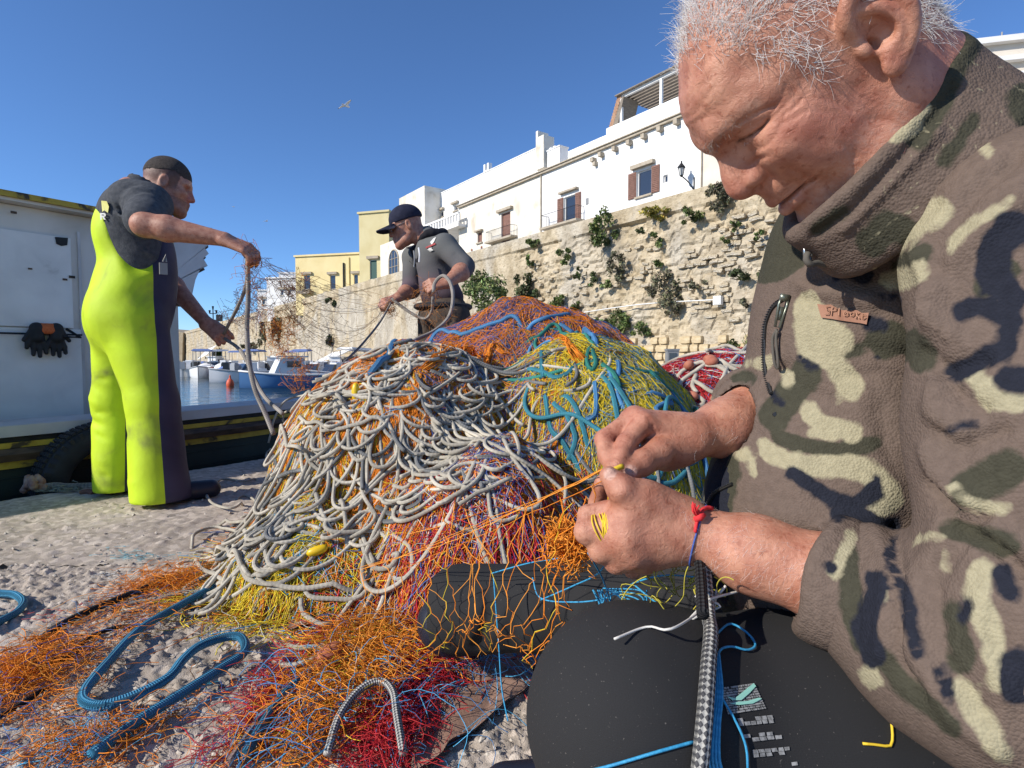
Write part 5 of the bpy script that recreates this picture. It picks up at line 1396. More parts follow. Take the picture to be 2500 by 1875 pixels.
# ---- white rope net with orange and yellow mesh
nC = empty("fishing_net", (-.5, 1.9, 0), "sprawling heap of slack white rope over orange and yellow net on the quay", "fishing net")
mass("net_mass", nC, [2, 3, 4], (ORG2, GRY, TAN))
netting("netting", nC, r_, 2300, in_region([2]), lambda x, y: .6 + .9 * np.sin(x * 5 + y * 2), lambda x, y, n: pal(r_, n, PAL[2]), nstep=9, curl=.5)
def palD(x, y, n):
    c = pal(r_, n, PAL[3]); low = (sampleH(x, y) < .24) & (x > -.45) & (r_.random(n) < .75); c[low] = pal(r_, n, [(5, RED), (3, RED2), (2, BLU), (1, ORG)])[low]; return c
netting("netting", nC, r_, 2300, in_region([3]), lambda x, y: 1.9 + .6 * np.sin(x * 6), palD, nstep=10, curl=.28)
netting("netting", nC, r_, 1800, in_region([4]), lambda x, y: .8 * np.sin(x * 5 + y * 4), lambda x, y, n: pal(r_, n, PAL[4]), nstep=8, curl=.5)
r2 = np.random.default_rng(17)
WR = [([(655, 1060), (690, 985), (740, 965), (800, 955), (850, 990), (875, 985), (885, 960), (872, 945)], .0125), ([(690, 1010), (760, 975), (840, 960), (900, 975), (960, 970), (985, 1000)], .0125),
      ([(720, 1000), (750, 1035), (810, 1050), (870, 1040), (930, 1025), (985, 1060)], .0125), ([(740, 985), (800, 970), (870, 960), (940, 1005), (1000, 1040), (1010, 1075)], .012),
      ([(790, 945), (880, 930), (960, 900), (1010, 892), (1100, 905), (1160, 935)], .011), ([(850, 1055), (855, 1110), (880, 1130), (900, 1105), (895, 1075)], .0125), ([(905, 1020), (895, 1080), (915, 1120), (960, 1110), (975, 1070)], .0125),
      ([(1010, 1060), (985, 1110), (1000, 1140), (1050, 1130), (1075, 1080), (1060, 1040)], .0125), ([(1090, 960), (1140, 985), (1180, 975), (1205, 960), (1190, 985), (1170, 1000)], .0115), ([(1050, 985), (1100, 1020), (1130, 1000), (1110, 965)], .0115),
      ([(1000, 1120), (1010, 1170), (990, 1195), (960, 1190)], .0115), ([(660, 1075), (650, 1120), (700, 1090), (760, 1110), (800, 1150)], .012),
      ([(725, 1160), (690, 1170), (660, 1200), (665, 1230), (700, 1240), (735, 1205), (750, 1165)], .0125), ([(760, 1150), (775, 1220), (800, 1280), (840, 1345), (850, 1370)], .013), ([(790, 1180), (830, 1220), (845, 1290), (845, 1365)], .012),
      ([(680, 1230), (720, 1290), (790, 1310), (860, 1330)], .0125), ([(700, 1260), (700, 1330), (660, 1380), (620, 1410), (590, 1380), (560, 1330), (580, 1305), (610, 1330)], .0125),
      ([(520, 1330), (560, 1350), (600, 1410), (680, 1430), (760, 1440), (850, 1420), (900, 1390)], .0125), ([(600, 1410), (640, 1432), (700, 1438), (780, 1430), (840, 1415)], .0125), ([(465, 1330), (480, 1300), (540, 1290), (590, 1300)], .0115), ([(470, 1345), (490, 1385), (530, 1400), (560, 1380)], .0115),
      ([(555, 1310), (535, 1380), (520, 1430), (560, 1425), (600, 1420)], .0125), ([(640, 1290), (650, 1360), (680, 1390), (740, 1350), (800, 1340)], .0125), ([(880, 1260), (885, 1330), (910, 1385), (960, 1380), (970, 1340), (930, 1320)], .0125),
      ([(960, 1310), (1000, 1340), (1005, 1400), (970, 1420), (950, 1405)], .012), ([(740, 1430), (760, 1460), (830, 1470), (890, 1450), (915, 1415)], .0115), ([(735, 1470), (740, 1500), (780, 1525), (810, 1525)], .0115),
      ([(500, 1190), (545, 1170), (600, 1175), (640, 1160)], .011), ([(500, 1200), (520, 1230), (570, 1240), (600, 1215)], .011), ([(505, 1265), (560, 1275), (610, 1270)], .011), ([(560, 1230), (600, 1210), (630, 1235), (600, 1260), (570, 1250)], .0105),
      ([(1110, 1090), (1170, 1075), (1230, 1100), (1290, 1150), (1320, 1230)], .0105), ([(1120, 1240), (1180, 1200), (1250, 1170)], .011), ([(1290, 1020), (1330, 1070), (1320, 1100), (1280, 1110)], .0105), ([(1190, 1190), (1200, 1260), (1230, 1280), (1270, 1260)], .0105), ([(1300, 1080), (1370, 1150), (1380, 1200), (1350, 1230)], .010), ([(1060, 1290), (1120, 1290), (1180, 1300)], .010)]
for i_, (pts, rad) in enumerate(WR): rad *= .50; rope("rope", drape(pts, rad, .004 + .012 * (i_ % 3)), rad, M_ROPEW, nC)
for k, (pts, rad) in enumerate((([(700, 1120), (740, 1110), (770, 1130), (760, 1150), (710, 1140)], .0125), ([(540, 1290), (580, 1280), (640, 1265), (680, 1235)], .0125), ([(640, 1200), (680, 1165), (730, 1150), (790, 1160)], .0125), ([(920, 1240), (960, 1260), (1010, 1240), (1030, 1215), (990, 1220)], .0125), ([(930, 1275), (975, 1270), (1010, 1250)], .0125), ([(1050, 905), (1110, 930), (1150, 920)], .012))):
    rad *= .55; rope("rope", drape(pts, rad, .012), rad, M_ROPEG, nC)
for k in range(34): rope("rope", rope_loops(r2, -.40 + r2.uniform(-.34, .32), 1.98 + r2.uniform(-.26, .12), 110, .0118, (-.40, 1.96, .38, .30), sampleH, .0056, curv=25, lift=(0, .025)), .0056, M_ROPEW if k % 6 else M_ROPEG, nC, 7)
for k in range(36): rope("rope", rope_loops(r2, -.46 + r2.uniform(-.28, .28), 1.68 + r2.uniform(-.14, .16), 105, .0118, (-.46, 1.70, .31, .20), sampleH, .0056, curv=27, lift=(0, .025)), .0056, M_ROPEW if k % 8 else M_ROPEG, nC, 7)
for k in range(18): rope("rope", rope_loops(r2, -.08 + r2.uniform(-.25, .25), 1.66 + r2.uniform(-.2, .2), 64, .0138, (-.06, 1.66, .28, .28), sampleH, .0062, curv=13, lift=(0, .02)), .0062, [M_ROPEW, M_ROPEG, M_ROPEW][k % 3], nC, 8)
def lattice(name, parent, r, patches, H, cols, rad=.0011, M=9, n=22, gap=.016, leg=.019, lift=(.006, .02)):
    Q = []; C = []
    for (x, y, a) in patches:
        ca, sa = math.cos(a), math.sin(a); c = pal(r, 1, cols)[0]; o = r.uniform(*lift); bx_ = r.normal(0, .8); ph = r.uniform(0, 6)
        for q in range(M):
            i_ = np.arange(n); zig = np.where((i_ + q) % 2 == 0, -.5, .5) * gap * .92
            u = i_ * leg * .8; v = q * gap + zig; bend = bx_ * u * u + .012 * np.sin(u * 18 + ph)
            X = x + ca * u - sa * (v + bend); Y = y + sa * u + ca * (v + bend)
            Z = np.maximum(H(X, Y), 0) + o + .004 * np.sin(u * 30 + v * 40 + ph)
            Q.append(np.c_[X, Y, Z]); C.append(c * r.uniform(.85, 1.1))
    V, F, idx = strands(np.array(Q), rad); o_ = obj(name, V, F, M_STR, parent, Col=np.array(C)[idx]); o_["kind"] = "stuff"; return o_
lattice("mesh_netting", nC, r_, [(-.06 + r_.uniform(-.35, .25), 1.62 + r_.uniform(-.3, .15), 1.4 + r_.normal(0, .5)) for _ in range(40)], sampleH, [(5, ORG), (2, ORG3), (2, BLU)])
lattice("mesh_netting", nC, r_, [(-.45 + r_.uniform(-.4, .35), 1.9 + r_.uniform(-.3, .15), r_.uniform(0, 3.1)) for _ in range(22)], sampleH, [(5, ORG), (2, YEL), (1, BLU)])
lattice("mesh_netting", nA, r_, [(.1 + r_.uniform(-.6, .5), 2.6 + r_.uniform(-.2, .3), .2 + r_.normal(0, .4)) for _ in range(26)], sampleH, [(5, ORG), (3, BLU)], .0014)
lattice("mesh_netting", nB, r_, [(.35 + r_.uniform(-.35, .4), 2.0 + r_.uniform(-.3, .3), 1.6 + r_.normal(0, .6)) for _ in range(26)], sampleH, [(5, YEL), (2, TEA)], .0013)
for (pts, n_, w) in (([(960, 905), (980, 980), (975, 1040), (985, 1085)], 330, .05), ([(930, 1120), (925, 1180), (905, 1240), (890, 1290)], 200, .022), ([(870, 1020), (850, 1090), (860, 1150)], 200, .05), ([(800, 905), (900, 905), (1050, 925)], 300, .05), ([(1000, 1160), (1010, 1220), (990, 1260)], 120, .025)):
    P = drape(pts, .01, .004, .02); m = len(P); Q = []
    for q in range(n_):
        i0 = r_.integers(0, max(1, m - 6)); L_ = min(m - i0, r_.integers(5, 9)); seg = P[i0:i0 + L_]
        seg = np.stack([np.interp(np.linspace(0, L_ - 1, 14), np.arange(L_), seg[:, c]) for c in range(3)], 1)
        off = r_.normal(0, w, 3) * (1, .5, .0); z = np.cumsum(r_.normal(0, .0045, (14, 3)), 0)
        s_ = seg + off + z; s_[:, 2] = np.maximum(np.maximum(sampleH(s_[:, 0], s_[:, 1]), 0) + r_.uniform(.002, .018), .004); Q.append(s_)
    V, F, idx = strands(np.array(Q), .0011); o = obj("orange_netting", V, F, M_STR, nC, Col=pal(r_, n_, [(4, ORG), (2, ORG3), (1, ORG2)])[idx]); o["kind"] = "stuff"
M_FLY = mat("yellow_float", (.72, .48, .01), .35, spec=.5)
def spindle(p, d, L_, rad, m, name, parent):
    d = nrm(d); t = np.linspace(-1, 1, 13); V, F = tube_pt([p + d * L_ * .5 * a for a in t], np.maximum(rad * np.sqrt(np.maximum(1 - t ** 2, 0)) ** .8, rad * .12), 12); b = MB(); b.add(V, F); return b.build(name, m, parent, True)
pf_ = drape([(868, 970), (878, 985)], .02)[0]
spindle(pf_ + (0, 0, .012), (.03, .05, 1), .058, .0125, M_FLY, "float", nC)
pf_ = drape([(775, 1358), (800, 1352)], .02)[0]; spindle(pf_ + (0, 0, .012), (1, .3, .25), .055, .0125, M_FLY, "float", nC)

# ---- red net with white ropes and corks, far right
HC = np.array(at(1750, 960, 3.25)); HC[2] = 0
RZ = at(1740, 866, 3.25)[2]
rX = np.arange(-.62, .95, .02); rY = np.arange(-.5, .5, .02); RXg, RYg = np.meshgrid(rX, rY)
def redH(x, y):
    q = ((x - HC[0] - .1) / .72) ** 2 + ((y - HC[1]) / .5) ** 2
    return (RZ + .02) * np.clip(1 - q, 0, 1) ** .38 + .05 * (fbm2(x * 7, y * 7, 3, 90) - .45) * (q < 1)
nR = empty("fishing_net", HC, "rounded heap of red net with white ropes and brown corks behind the far arm", "fishing net")
Z = redH(RXg + HC[0], RYg + HC[1]); i = np.arange(len(rY) - 1)[:, None] * len(rX) + np.arange(len(rX) - 1)[None]
F = np.stack([i, i + 1, i + len(rX) + 1, i + len(rX)], -1).reshape(-1, 4); V = np.c_[(RXg + HC[0]).ravel(), (RYg + HC[1]).ravel(), np.maximum(Z, 0).ravel()]
F = F[V[F][:, :, 2].max(1) > .01]
t = fbm2(V[:, 0] * 25, V[:, 1] * 25 + V[:, 2] * 20, 3, 91)[:, None]; obj("net_mass", V, F, M_MASS, nR, Col=np.array(RED) * (1 - t) + np.array(RED2) * t, Col2=np.ones((len(V), 1)) * np.array(GRY))
def pickR(n):
    x = HC[0] + r_.uniform(-.6, .9, n * 3); y = HC[1] + r_.uniform(-.48, .25, n * 3); m = redH(x, y) > .1; return x[m][:n], y[m][:n]
netting("netting", nR, r_, 1500, pickR, lambda x, y: .2 + np.sin(x * 5), lambda x, y, n: pal(r_, n, [(5, RED), (4, RED2), (2, BLU2), (2, WHT)]), H=redH, curl=.25, rad=(.0012, .002))
for pts in ([(1625, 945), (1670, 905), (1720, 885), (1770, 905), (1800, 940), (1830, 965)], [(1700, 890), (1750, 890), (1790, 935), (1810, 975)], [(1650, 960), (1665, 930), (1700, 905), (1745, 880)], [(1655, 945), (1670, 965), (1700, 960), (1690, 945), (1700, 915)],
            [(1760, 880), (1800, 905), (1850, 930)], [(1690, 930), (1740, 960), (1790, 955)], [(1740, 875), (1770, 890), (1800, 895), (1850, 910)], [(1655, 990), (1690, 1000), (1720, 985), (1700, 970)]):
    rope("rope", drape(pts, .011, .01, .02, redH), .0115, M_ROPEW, nR)
r2 = np.random.default_rng(4)
for k in range(10): rope("rope", rope_loops(r2, HC[0] + r2.uniform(-.4, .5), HC[1] - .2 + r2.uniform(-.15, .1), 60, .018, (HC[0] + .1, HC[1] - .25, .5, .2), redH, .010, curv=8), .010, M_ROPEW, nR)
M_CORK = mat("cork_float", [(.3, (.30, .09, .055)), (.7, (.42, .16, .10))], .8, (30, 4, 0), (120, .3, .003))
for px, py in ((1681, 893), (1733, 878), (1737, 885), (1655, 960), (1672, 970), (1690, 972), (1682, 995), (1700, 1008), (1752, 975), (1640, 930)):
    p = drape([(px, py), (px + 8, py + 4)], .03, .012, .02, redH)[0]; spindle(p, r_.normal(size=3) * (1, 1, .3), .075, .026, M_CORK, "float", nR)
# ================================================================== THE TWO STANDING FISHERMEN
def skin_extra(m, nt, N, b):
    L = nt.links; tc = N.new("ShaderNodeTexCoord")
    a = N.new("ShaderNodeAttribute"); a.attribute_name = "Col"
    n = N.new("ShaderNodeTexNoise"); n.inputs["Scale"].default_value = 55; n.inputs["Detail"].default_value = 6; L.new(tc.outputs["Object"], n.inputs["Vector"])
    r = N.new("ShaderNodeValToRGB"); r.color_ramp.elements[0].position = .3; r.color_ramp.elements[1].position = .7
    r.color_ramp.elements[0].color = (.74, .60, .55, 1); r.color_ramp.elements[1].color = (1.10, 1.12, 1.10, 1); L.new(n.outputs["Fac"], r.inputs["Fac"])
    mx = N.new("ShaderNodeMix"); mx.data_type = 'RGBA'; mx.blend_type = 'MULTIPLY'; mx.inputs[0].default_value = 1
    L.new(a.outputs["Color"], mx.inputs[6]); L.new(r.outputs[0], mx.inputs[7])
    n3 = N.new("ShaderNodeTexNoise"); n3.inputs["Scale"].default_value = 170; n3.inputs["Detail"].default_value = 3; L.new(tc.outputs["Object"], n3.inputs["Vector"])
    r3 = N.new("ShaderNodeValToRGB"); r3.color_ramp.elements[0].position = .30; r3.color_ramp.elements[1].position = .42
    r3.color_ramp.elements[0].color = (.72, .58, .52, 1); r3.color_ramp.elements[1].color = (1, 1, 1, 1); L.new(n3.outputs["Fac"], r3.inputs["Fac"])
    m2 = N.new("ShaderNodeMix"); m2.data_type = 'RGBA'; m2.blend_type = 'MULTIPLY'; m2.inputs[0].default_value = .85
    L.new(mx.outputs[2], m2.inputs[6]); L.new(r3.outputs[0], m2.inputs[7]); L.new(m2.outputs[2], b.inputs["Base Color"])
    v = N.new("ShaderNodeTexVoronoi"); v.inputs["Scale"].default_value = 900; v.feature = 'DISTANCE_TO_EDGE'; L.new(tc.outputs["Object"], v.inputs["Vector"])
    n2 = N.new("ShaderNodeTexNoise"); n2.inputs["Scale"].default_value = 260; n2.inputs["Detail"].default_value = 5; L.new(tc.outputs["Object"], n2.inputs["Vector"])
    b1 = N.new("ShaderNodeBump"); b1.inputs["Strength"].default_value = .4; b1.inputs["Distance"].default_value = .0012; L.new(v.outputs["Distance"], b1.inputs["Height"])
    b2 = N.new("ShaderNodeBump"); b2.inputs["Strength"].default_value = .3; b2.inputs["Distance"].default_value = .0010; L.new(n2.outputs["Fac"], b2.inputs["Height"]); L.new(b1.outputs[0], b2.inputs["Normal"])
    n4 = N.new("ShaderNodeTexNoise"); n4.inputs["Scale"].default_value = 120; n4.inputs["Detail"].default_value = 7; n4.inputs["Distortion"].default_value = 1.2; L.new(tc.outputs["Object"], n4.inputs["Vector"])
    b3 = N.new("ShaderNodeBump"); b3.inputs["Strength"].default_value = .5; b3.inputs["Distance"].default_value = .0022; L.new(n4.outputs["Fac"], b3.inputs["Height"]); L.new(b2.outputs[0], b3.inputs["Normal"]); L.new(b3.outputs[0], b.inputs["Normal"])
M_SKIN = mat("tanned_skin", (.5, .28, .2), .48, sss=(.07, .004), spec=.45, extra=skin_extra)
SKIN = np.array((.49, .245, .165)); SKINR = np.array((.45, .165, .115)); NAIL = np.array((.60, .40, .33))
M_HAIRD = mat("dark_short_hair", [(.3, (.028, .022, .019)), (.7, (.075, .060, .050))], .85, (160, 4, 0), (420, .9, .006))
def joinm(*ms):
    V = []; F = []; n = 0
    for v, f in ms: V.append(v); F.append(f + n); n += len(v)
    return np.concatenate(V), np.concatenate(F)
def axes(f, up=(0, 0, 1)):
    f = nrm(f); r = nrm(np.cross(f, up)); u = np.cross(r, f); return f, r, u
def simple_head(sd, c, f, s=1.0, ears=True):
    f, r, u = axes(f); A = np.array((f, r, u))
    def p(a, b, z): return c + (f * a + r * b + u * z) * s
    sd.ell(p(-.012, 0, .03), np.array((.098, .077, .092)) * s, A, .02 * s)
    sd.ell(p(.035, 0, -.045), np.array((.060, .060, .078)) * s, A, .03 * s)
    sd.chain([p(.062, -.03, -.095), p(.078, 0, -.105), p(.062, .03, -.095)], [.022 * s] * 3, .02 * s)
    for q in (-1, 1):
        sd.chain([p(-.012, q * .055, -.045), p(.03, q * .045, -.085), p(.07, q * .015, -.10)], [.02 * s, .02 * s, .02 * s], .025 * s)
        sd.chain([p(.078, q * .008, .022), p(.068, q * .045, .024)], [.012 * s, .010 * s], .015 * s)
        sd.ell(p(.058, q * .043, -.022), np.array((.022, .02, .018)) * s, A, .02 * s)
        sd.ell(p(.083, q * .030, .004), np.array((.012, .016, .011)) * s, A, .012 * s, 's')
        if ears:
            sd.ell(p(-.008, q * .080, -.008), np.array((.021, .009, .034)) * s, A, .006 * s); sd.ell(p(-.004, q * .090, -.005), np.array((.011, .008, .018)) * s, A, .005 * s, 's')
    sd.chain([p(.083, 0, .012), p(.108, 0, -.03)], [.009 * s, .013 * s], .012 * s)
    for q in (-1, 1): sd.ell(p(.094, q * .013, -.034), np.array((.012, .009, .010)) * s, A, .008 * s)
    sd.chain([p(.084, -.02, -.064), p(.096, 0, -.06), p(.084, .02, -.064)], [.006 * s, .008 * s, .006 * s], .012 * s)
    sd.chain([p(.084, -.018, -.076), p(.094, 0, -.077), p(.084, .018, -.076)], [.006 * s, .008 * s, .006 * s], .012 * s)
    return p
def simple_hand(sd, w, d, back, thumb, curl=.6, s=1., spread=.2, thumb_in=.4):
    """w wrist, d towards fingers, back = normal of the back of the hand, thumb = side of the thumb"""
    d = nrm(d); back = nrm(np.asarray(back) - d * np.dot(back, d)); t = nrm(np.cross(back, d)); t = t if np.dot(t, thumb) > 0 else -t
    def q(a, b, c): return w + (d * a + t * b + back * c) * s
    for b0, b1 in ((.014, .030), (0, .008), (-.010, -.014), (-.018, -.032)):
        sd.cone(q(.0, b0, 0), q(.085, b1, 0), .016 * s, .0125 * s, .016 * s)
    for b1, L, in ((.031, .078), (.009, .086), (-.013, .080), (-.034, .064)):
        p = q(.088, b1, 0); a = 0.; dr = d
        lens = (L * .46, L * .30, L * .24); rr = (.0105, .0095, .0088, .007)
        for k, l in enumerate(lens):
            a += curl * (.8, 1.1, .7)[k] * (1 + .12 * (b1 < 0))
            dr = d * math.cos(a) - back * math.sin(a) + t * spread * b1 * 3
            p2 = p + nrm(dr) * l * s; sd.cone(p, p2, rr[k] * s, rr[k + 1] * s, .005 * s); p = p2
    p = q(.022, .026, -.004); dr = d * .75 + t * (.7 - thumb_in) - back * thumb_in
    for l, ra, rb in ((.042, .0155, .012), (.034, .012, .0105), (.026, .0105, .0085)):
        p2 = p + nrm(dr) * l * s; sd.cone(p, p2, ra * s, rb * s, .008 * s); p = p2; dr = nrm(dr) + d * .25 - back * .25 - t * .15

# ---------------- man in yellow overalls
base1 = ground_at(338, 1216); F1 = np.array((.75, .66, 0.)); R1 = np.array((.66, -.75, 0.))
def L1(a, b, z): return base1 + F1 * a + R1 * b + UP * z
man1 = empty("person", base1, "man in bright yellow overalls and grey sweatshirt hauling rope on the quay edge", "person")
lo = base1 + (-.75, -.75, -.02); hi = base1 + (.8, .75, 1.75)
A1 = np.array((F1, R1, UP))
h = .0092; sd = SDF(base1 + (-.5, -.5, -.02), base1 + (.5, .5, 1.42), h)
sd.ell(L1(-.0, 0, .86), (.155, .19, .24), A1, .05); sd.ell(L1(.03, .0, 1.05), (.14, .18, .30), A1, .08); sd.ell(L1(-.015, 0, 1.21), (.124, .15, .18), A1, .04)
sd.ell(L1(-.07, .08, .82), (.10, .11, .13), A1, .06); sd.ell(L1(-.07, -.08, .82), (.10, .11, .13), A1, .06)
sd.chain([L1(.0, .105, .80), L1(.045, .155, .45), L1(.06, .185, .045)], [.128, .108, .122], .03)
sd.chain([L1(-.02, -.10, .80), L1(-.05, -.15, .45), L1(-.06, -.165, .045)], [.12, .098, .098], .03)
for P_, am, sg in (([L1(-.20, .04, .74), L1(-.16, .13, .62), L1(-.10, .16, .5)], -.020, .022), ([L1(-.20, .02, .80), L1(-.14, .02, .62), L1(-.08, .02, .42)], -.035, .03), ([L1(-.14, .12, .80), L1(-.12, .17, .6), L1(-.09, .2, .3)], .014, .03),
                   ([L1(-.16, -.10, .52), L1(-.12, -.03, .46)], -.014, .018), ([L1(-.16, -.16, .46), L1(-.13, -.06, .42)], .012, .02), ([L1(-.1, .26, .35), L1(-.06, .12, .3)], -.008, .02), ([L1(-.16, -.2, .36), L1(-.12, -.05, .33)], -.010, .018),
                   ([L1(-.14, -.16, .2), L1(-.12, -.05, .16)], .008, .02), ([L1(-.06, .28, .12), L1(-.05, .1, .10)], .008, .02), ([L1(-.19, .12, .95), L1(-.12, .18, 1.02)], -.008, .025), ([L1(-.18, -.08, .95), L1(-.17, .1, .98)], -.006, .02)):
    sd.stroke(P_, am * (1.4 if am < 0 else .35), sg * .85)
sl, X, Y, Z = sd.sub(sd.lo, sd.lo + sd.n * sd.h)
sd.F[...] += .030 * (noise3(X * 6 + 0 * Y + 0 * Z, Y * 6 + 0 * X + 0 * Z, Z * 2.6 + 0 * X + 0 * Y, 8) - .5)
sd.F[...] += .008 * (noise3(X * 9 + 0 * Y + 0 * Z, Y * 9 + 0 * X + 0 * Z, Z * 6 + 0 * X + 0 * Y, 3) - .5)
for k in range(9):
    z0 = .12 + .075 * k; b0 = .14 if k % 2 else -.13
    sd.stroke([L1(-.13, b0 - .16, z0 - .03), L1(-.13, b0, z0 + .03 * math.sin(k)), L1(-.09, b0 + .15, z0 - .04)], -.007, .011)
sd.F[...] = np.maximum(sd.F, (base1[2] + .022) - Z + 0 * X + 0 * Y)
for b_ in (.27, -.27): sd.ell(L1(.0, b_, 1.32), (.185, .20, .36), A1, .02, 's')
a_ = (X - base1[0]) * F1[0] + (Y - base1[1]) * F1[1]; b_ = (X - base1[0]) * R1[0] + (Y - base1[1]) * R1[1]
sd.F[...] = np.maximum(sd.F, (Z - base1[2]) - (1.335 + .04 * (a_ > .02)) + 0 * a_)
V, F = sd.mesh()
loc = V - base1; a_ = loc @ F1; b_ = loc @ R1; z_ = loc[:, 2]
acen = np.where(b_ > .01, np.interp(z_, [0, .45, .8, 1.1], [.055, .045, .03, .04]), np.interp(z_, [0, .45, .8, 1.1], [-.045, -.03, .0, .03]))
def over_extra(m, nt, N, b):
    L = nt.links; tc = N.new("ShaderNodeTexCoord")
    def nz(sc, d): n = N.new("ShaderNodeTexNoise"); n.inputs["Scale"].default_value = sc; n.inputs["Detail"].default_value = d; n.inputs["Distortion"].default_value = .5; L.new(tc.outputs["Object"], n.inputs["Vector"]); return n.outputs["Fac"]
    def rmp(f, *st):
        r = N.new("ShaderNodeValToRGB"); el = r.color_ramp.elements
        while len(el) < len(st): el.new(.5)
        for e_, (p, c) in zip(el, st): e_.position = p; e_.color = (*c, 1)
        L.new(f, r.inputs["Fac"]); return r.outputs[0]
    y = rmp(nz(5, 8), (.32, (.24, .29, .04)), (.46, (.46, .62, .016)), (.75, (.55, .77, .016))); k = rmp(nz(5, 5), (.3, (.022, .020, .045)), (.7, (.045, .040, .08)))
    a = N.new("ShaderNodeAttribute"); a.attribute_name = "seam"; g = N.new("ShaderNodeMath"); g.operation = 'GREATER_THAN'; g.inputs[1].default_value = 0; L.new(a.outputs["Fac"], g.inputs[0])
    mx = N.new("ShaderNodeMix"); mx.data_type = 'RGBA'; L.new(g.outputs[0], mx.inputs[0]); L.new(y, mx.inputs[6]); L.new(k, mx.inputs[7]); L.new(mx.outputs[2], b.inputs["Base Color"])
M_OVER = mat("two_tone_oilskin", (1, 1, 1), .68, bump=(14, .15, .02), spec=.4, extra=over_extra)
o = obj("overalls", V, F, M_OVER, man1, seam=np.minimum((a_ - acen) - .02 * np.clip((z_ - .4) * 3, 0, 1), 1.17 - z_) * 10)
b = MB(); zz = np.linspace(.06, 1.08, 30)
sh_n = at(362, 500, 2.46); el_n = at(352, 548, 2.27); wr_n = at(548, 584, 2.33)
sh_f = L1(.02, -.17, 1.31); el_f = L1(.16, -.27, 1.08); wr_f = at(505, 790, 2.78)
sd = SDF(base1 + (-.5, -.6, .75), base1 + (.55, .5, 1.62), .008)
sd.ell(L1(.02, 0, 1.12), (.125, .165, .28), A1, .05); sd.chain([L1(.0, -.13, 1.32), L1(.0, .11, 1.32)], [.085, .085], .06); sd.ell(L1(-.02, 0, 1.24), (.105, .15, .15), A1, .05)
sd.chain([L1(.0, .11, 1.32), sh_n, sh_n * .35 + el_n * .65], [.085, .086, .074], .04)
sd.chain([sh_n * .35 + el_n * .65, sh_n * .22 + el_n * .78], [.080, .078], .01)
sd.chain([sh_f, sh_f * .4 + el_f * .6], [.08, .07], .05)
sd.chain([L1(.02, 0, 1.36), L1(.055, .0, 1.43)], [.07, .062], .03)
for k in range(7):
    t = .15 + .11 * k; c_ = sh_n * (1 - t) + el_n * t; ax_ = nrm(el_n - sh_n); s1 = nrm(np.cross(ax_, (0, 0, 1))); s2 = np.cross(ax_, s1); R_ = .095 - .012 * k * .6
    ring = [c_ + (s1 * math.cos(q) + s2 * math.sin(q)) * R_ + ax_ * .02 * math.sin(2 * q + k) for q in np.linspace(0, 6.28, 14)]
    sd.stroke(ring, .007 if k % 2 else -.008, .011)
for P_, am, sg in (([L1(-.14, .02, 1.40), L1(-.1, .14, 1.3), L1(.02, .19, 1.2)], -.010, .016), ([L1(-.02, .2, 1.12), L1(.1, .16, 1.08)], .010, .018), ([L1(-.05, .2, 1.06), L1(.1, .17, 1.0)], -.010, .015), ([L1(-.1, .16, 1.3), L1(.0, .2, 1.14)], .010, .018)): sd.stroke(P_, am, sg)
sd.chain([L1(.065, 0, 1.45), L1(.10, 0, 1.56)], [.054, .054], .012, 's')
V, F = sd.mesh()
M_GREYF = mat("grey_fleece", [(.3, (.055, .060, .068)), (.7, (.095, .100, .108))], .95, (60, 4, 0), (260, .6, .005), spec=.1)
obj("sweatshirt", V, F, M_GREYF, man1)
def back_patch(name, us, zs, m, parent, off=.0):
    """small patch wrapped on the upper back: us across, zs up (local), projected on the shirt"""
    return None
hc1 = at(412, 452, 2.63); HF1 = nrm((.88, .36, -.30))
sd = SDF(hc1 - .17, hc1 + .17, .0048); p1 = simple_head(sd, hc1, HF1)
f_, r__, u_ = axes(HF1); sd.chain([p1(-.025, 0, -.04), L1(.02, 0, 1.36)], [.056, .060], .03)
mh = sd.mesh()
Vh = mh[0];
sd = SDF(np.minimum(el_n, wr_n) - .16, np.maximum(el_n, wr_n) + .22, .0048)
sd.chain([sh_n * .45 + el_n * .55, el_n, el_n * .72 + wr_n * .28, wr_n], [.052, .047, .050, .029], .02)
hd = nrm(wr_n - el_n)
simple_hand(sd, wr_n, hd + (.1, 0, -.28), (-.1, -.45, .85), (.2, .9, .2), .62, 1.05, .2, .55)
ma = sd.mesh()
sd = SDF(np.minimum(el_f, wr_f) - .12, np.maximum(el_f, wr_f) + (.22, .15, .12), .0045)
sd.chain([sh_f * .5 + el_f * .5, el_f, el_f * .7 + wr_f * .3, wr_f], [.05, .046, .048, .029], .02)
simple_hand(sd, wr_f, nrm(wr_f - el_f) + (.3, 0, 0), (.0, -.8, .6), (.3, .3, .8), .95, 1.05, .1, .5)
mb2 = sd.mesh()
sd = SDF(base1 + (-.4, -.45, .5), base1 + (.4, .4, 1.5), .015); sd.ell(L1(0, 0, 1.15), (.10, .15, .3), A1, .05); sd.ell(L1(0, 0, .85), (.11, .15, .2), A1, .05); sd.chain([L1(.02, -.12, 1.27), L1(.02, .08, 1.27)], [.05, .05], .05); sd.chain([L1(.02, 0, 1.25), L1(.03, 0, 1.38)], [.045, .045], .03)
for q in (1, -1): sd.chain([L1(0, q * .1, .8), L1(.0, q * .12, .55)], [.08, .07], .03)
mt = sd.mesh()
V, F = joinm(mh, ma, mb2, mt); C = np.tile(SKIN * .92, (len(V), 1));
q = np.linalg.norm(V - p1(.1, 0, -.03), axis=1) < .03; C[q] = SKINR
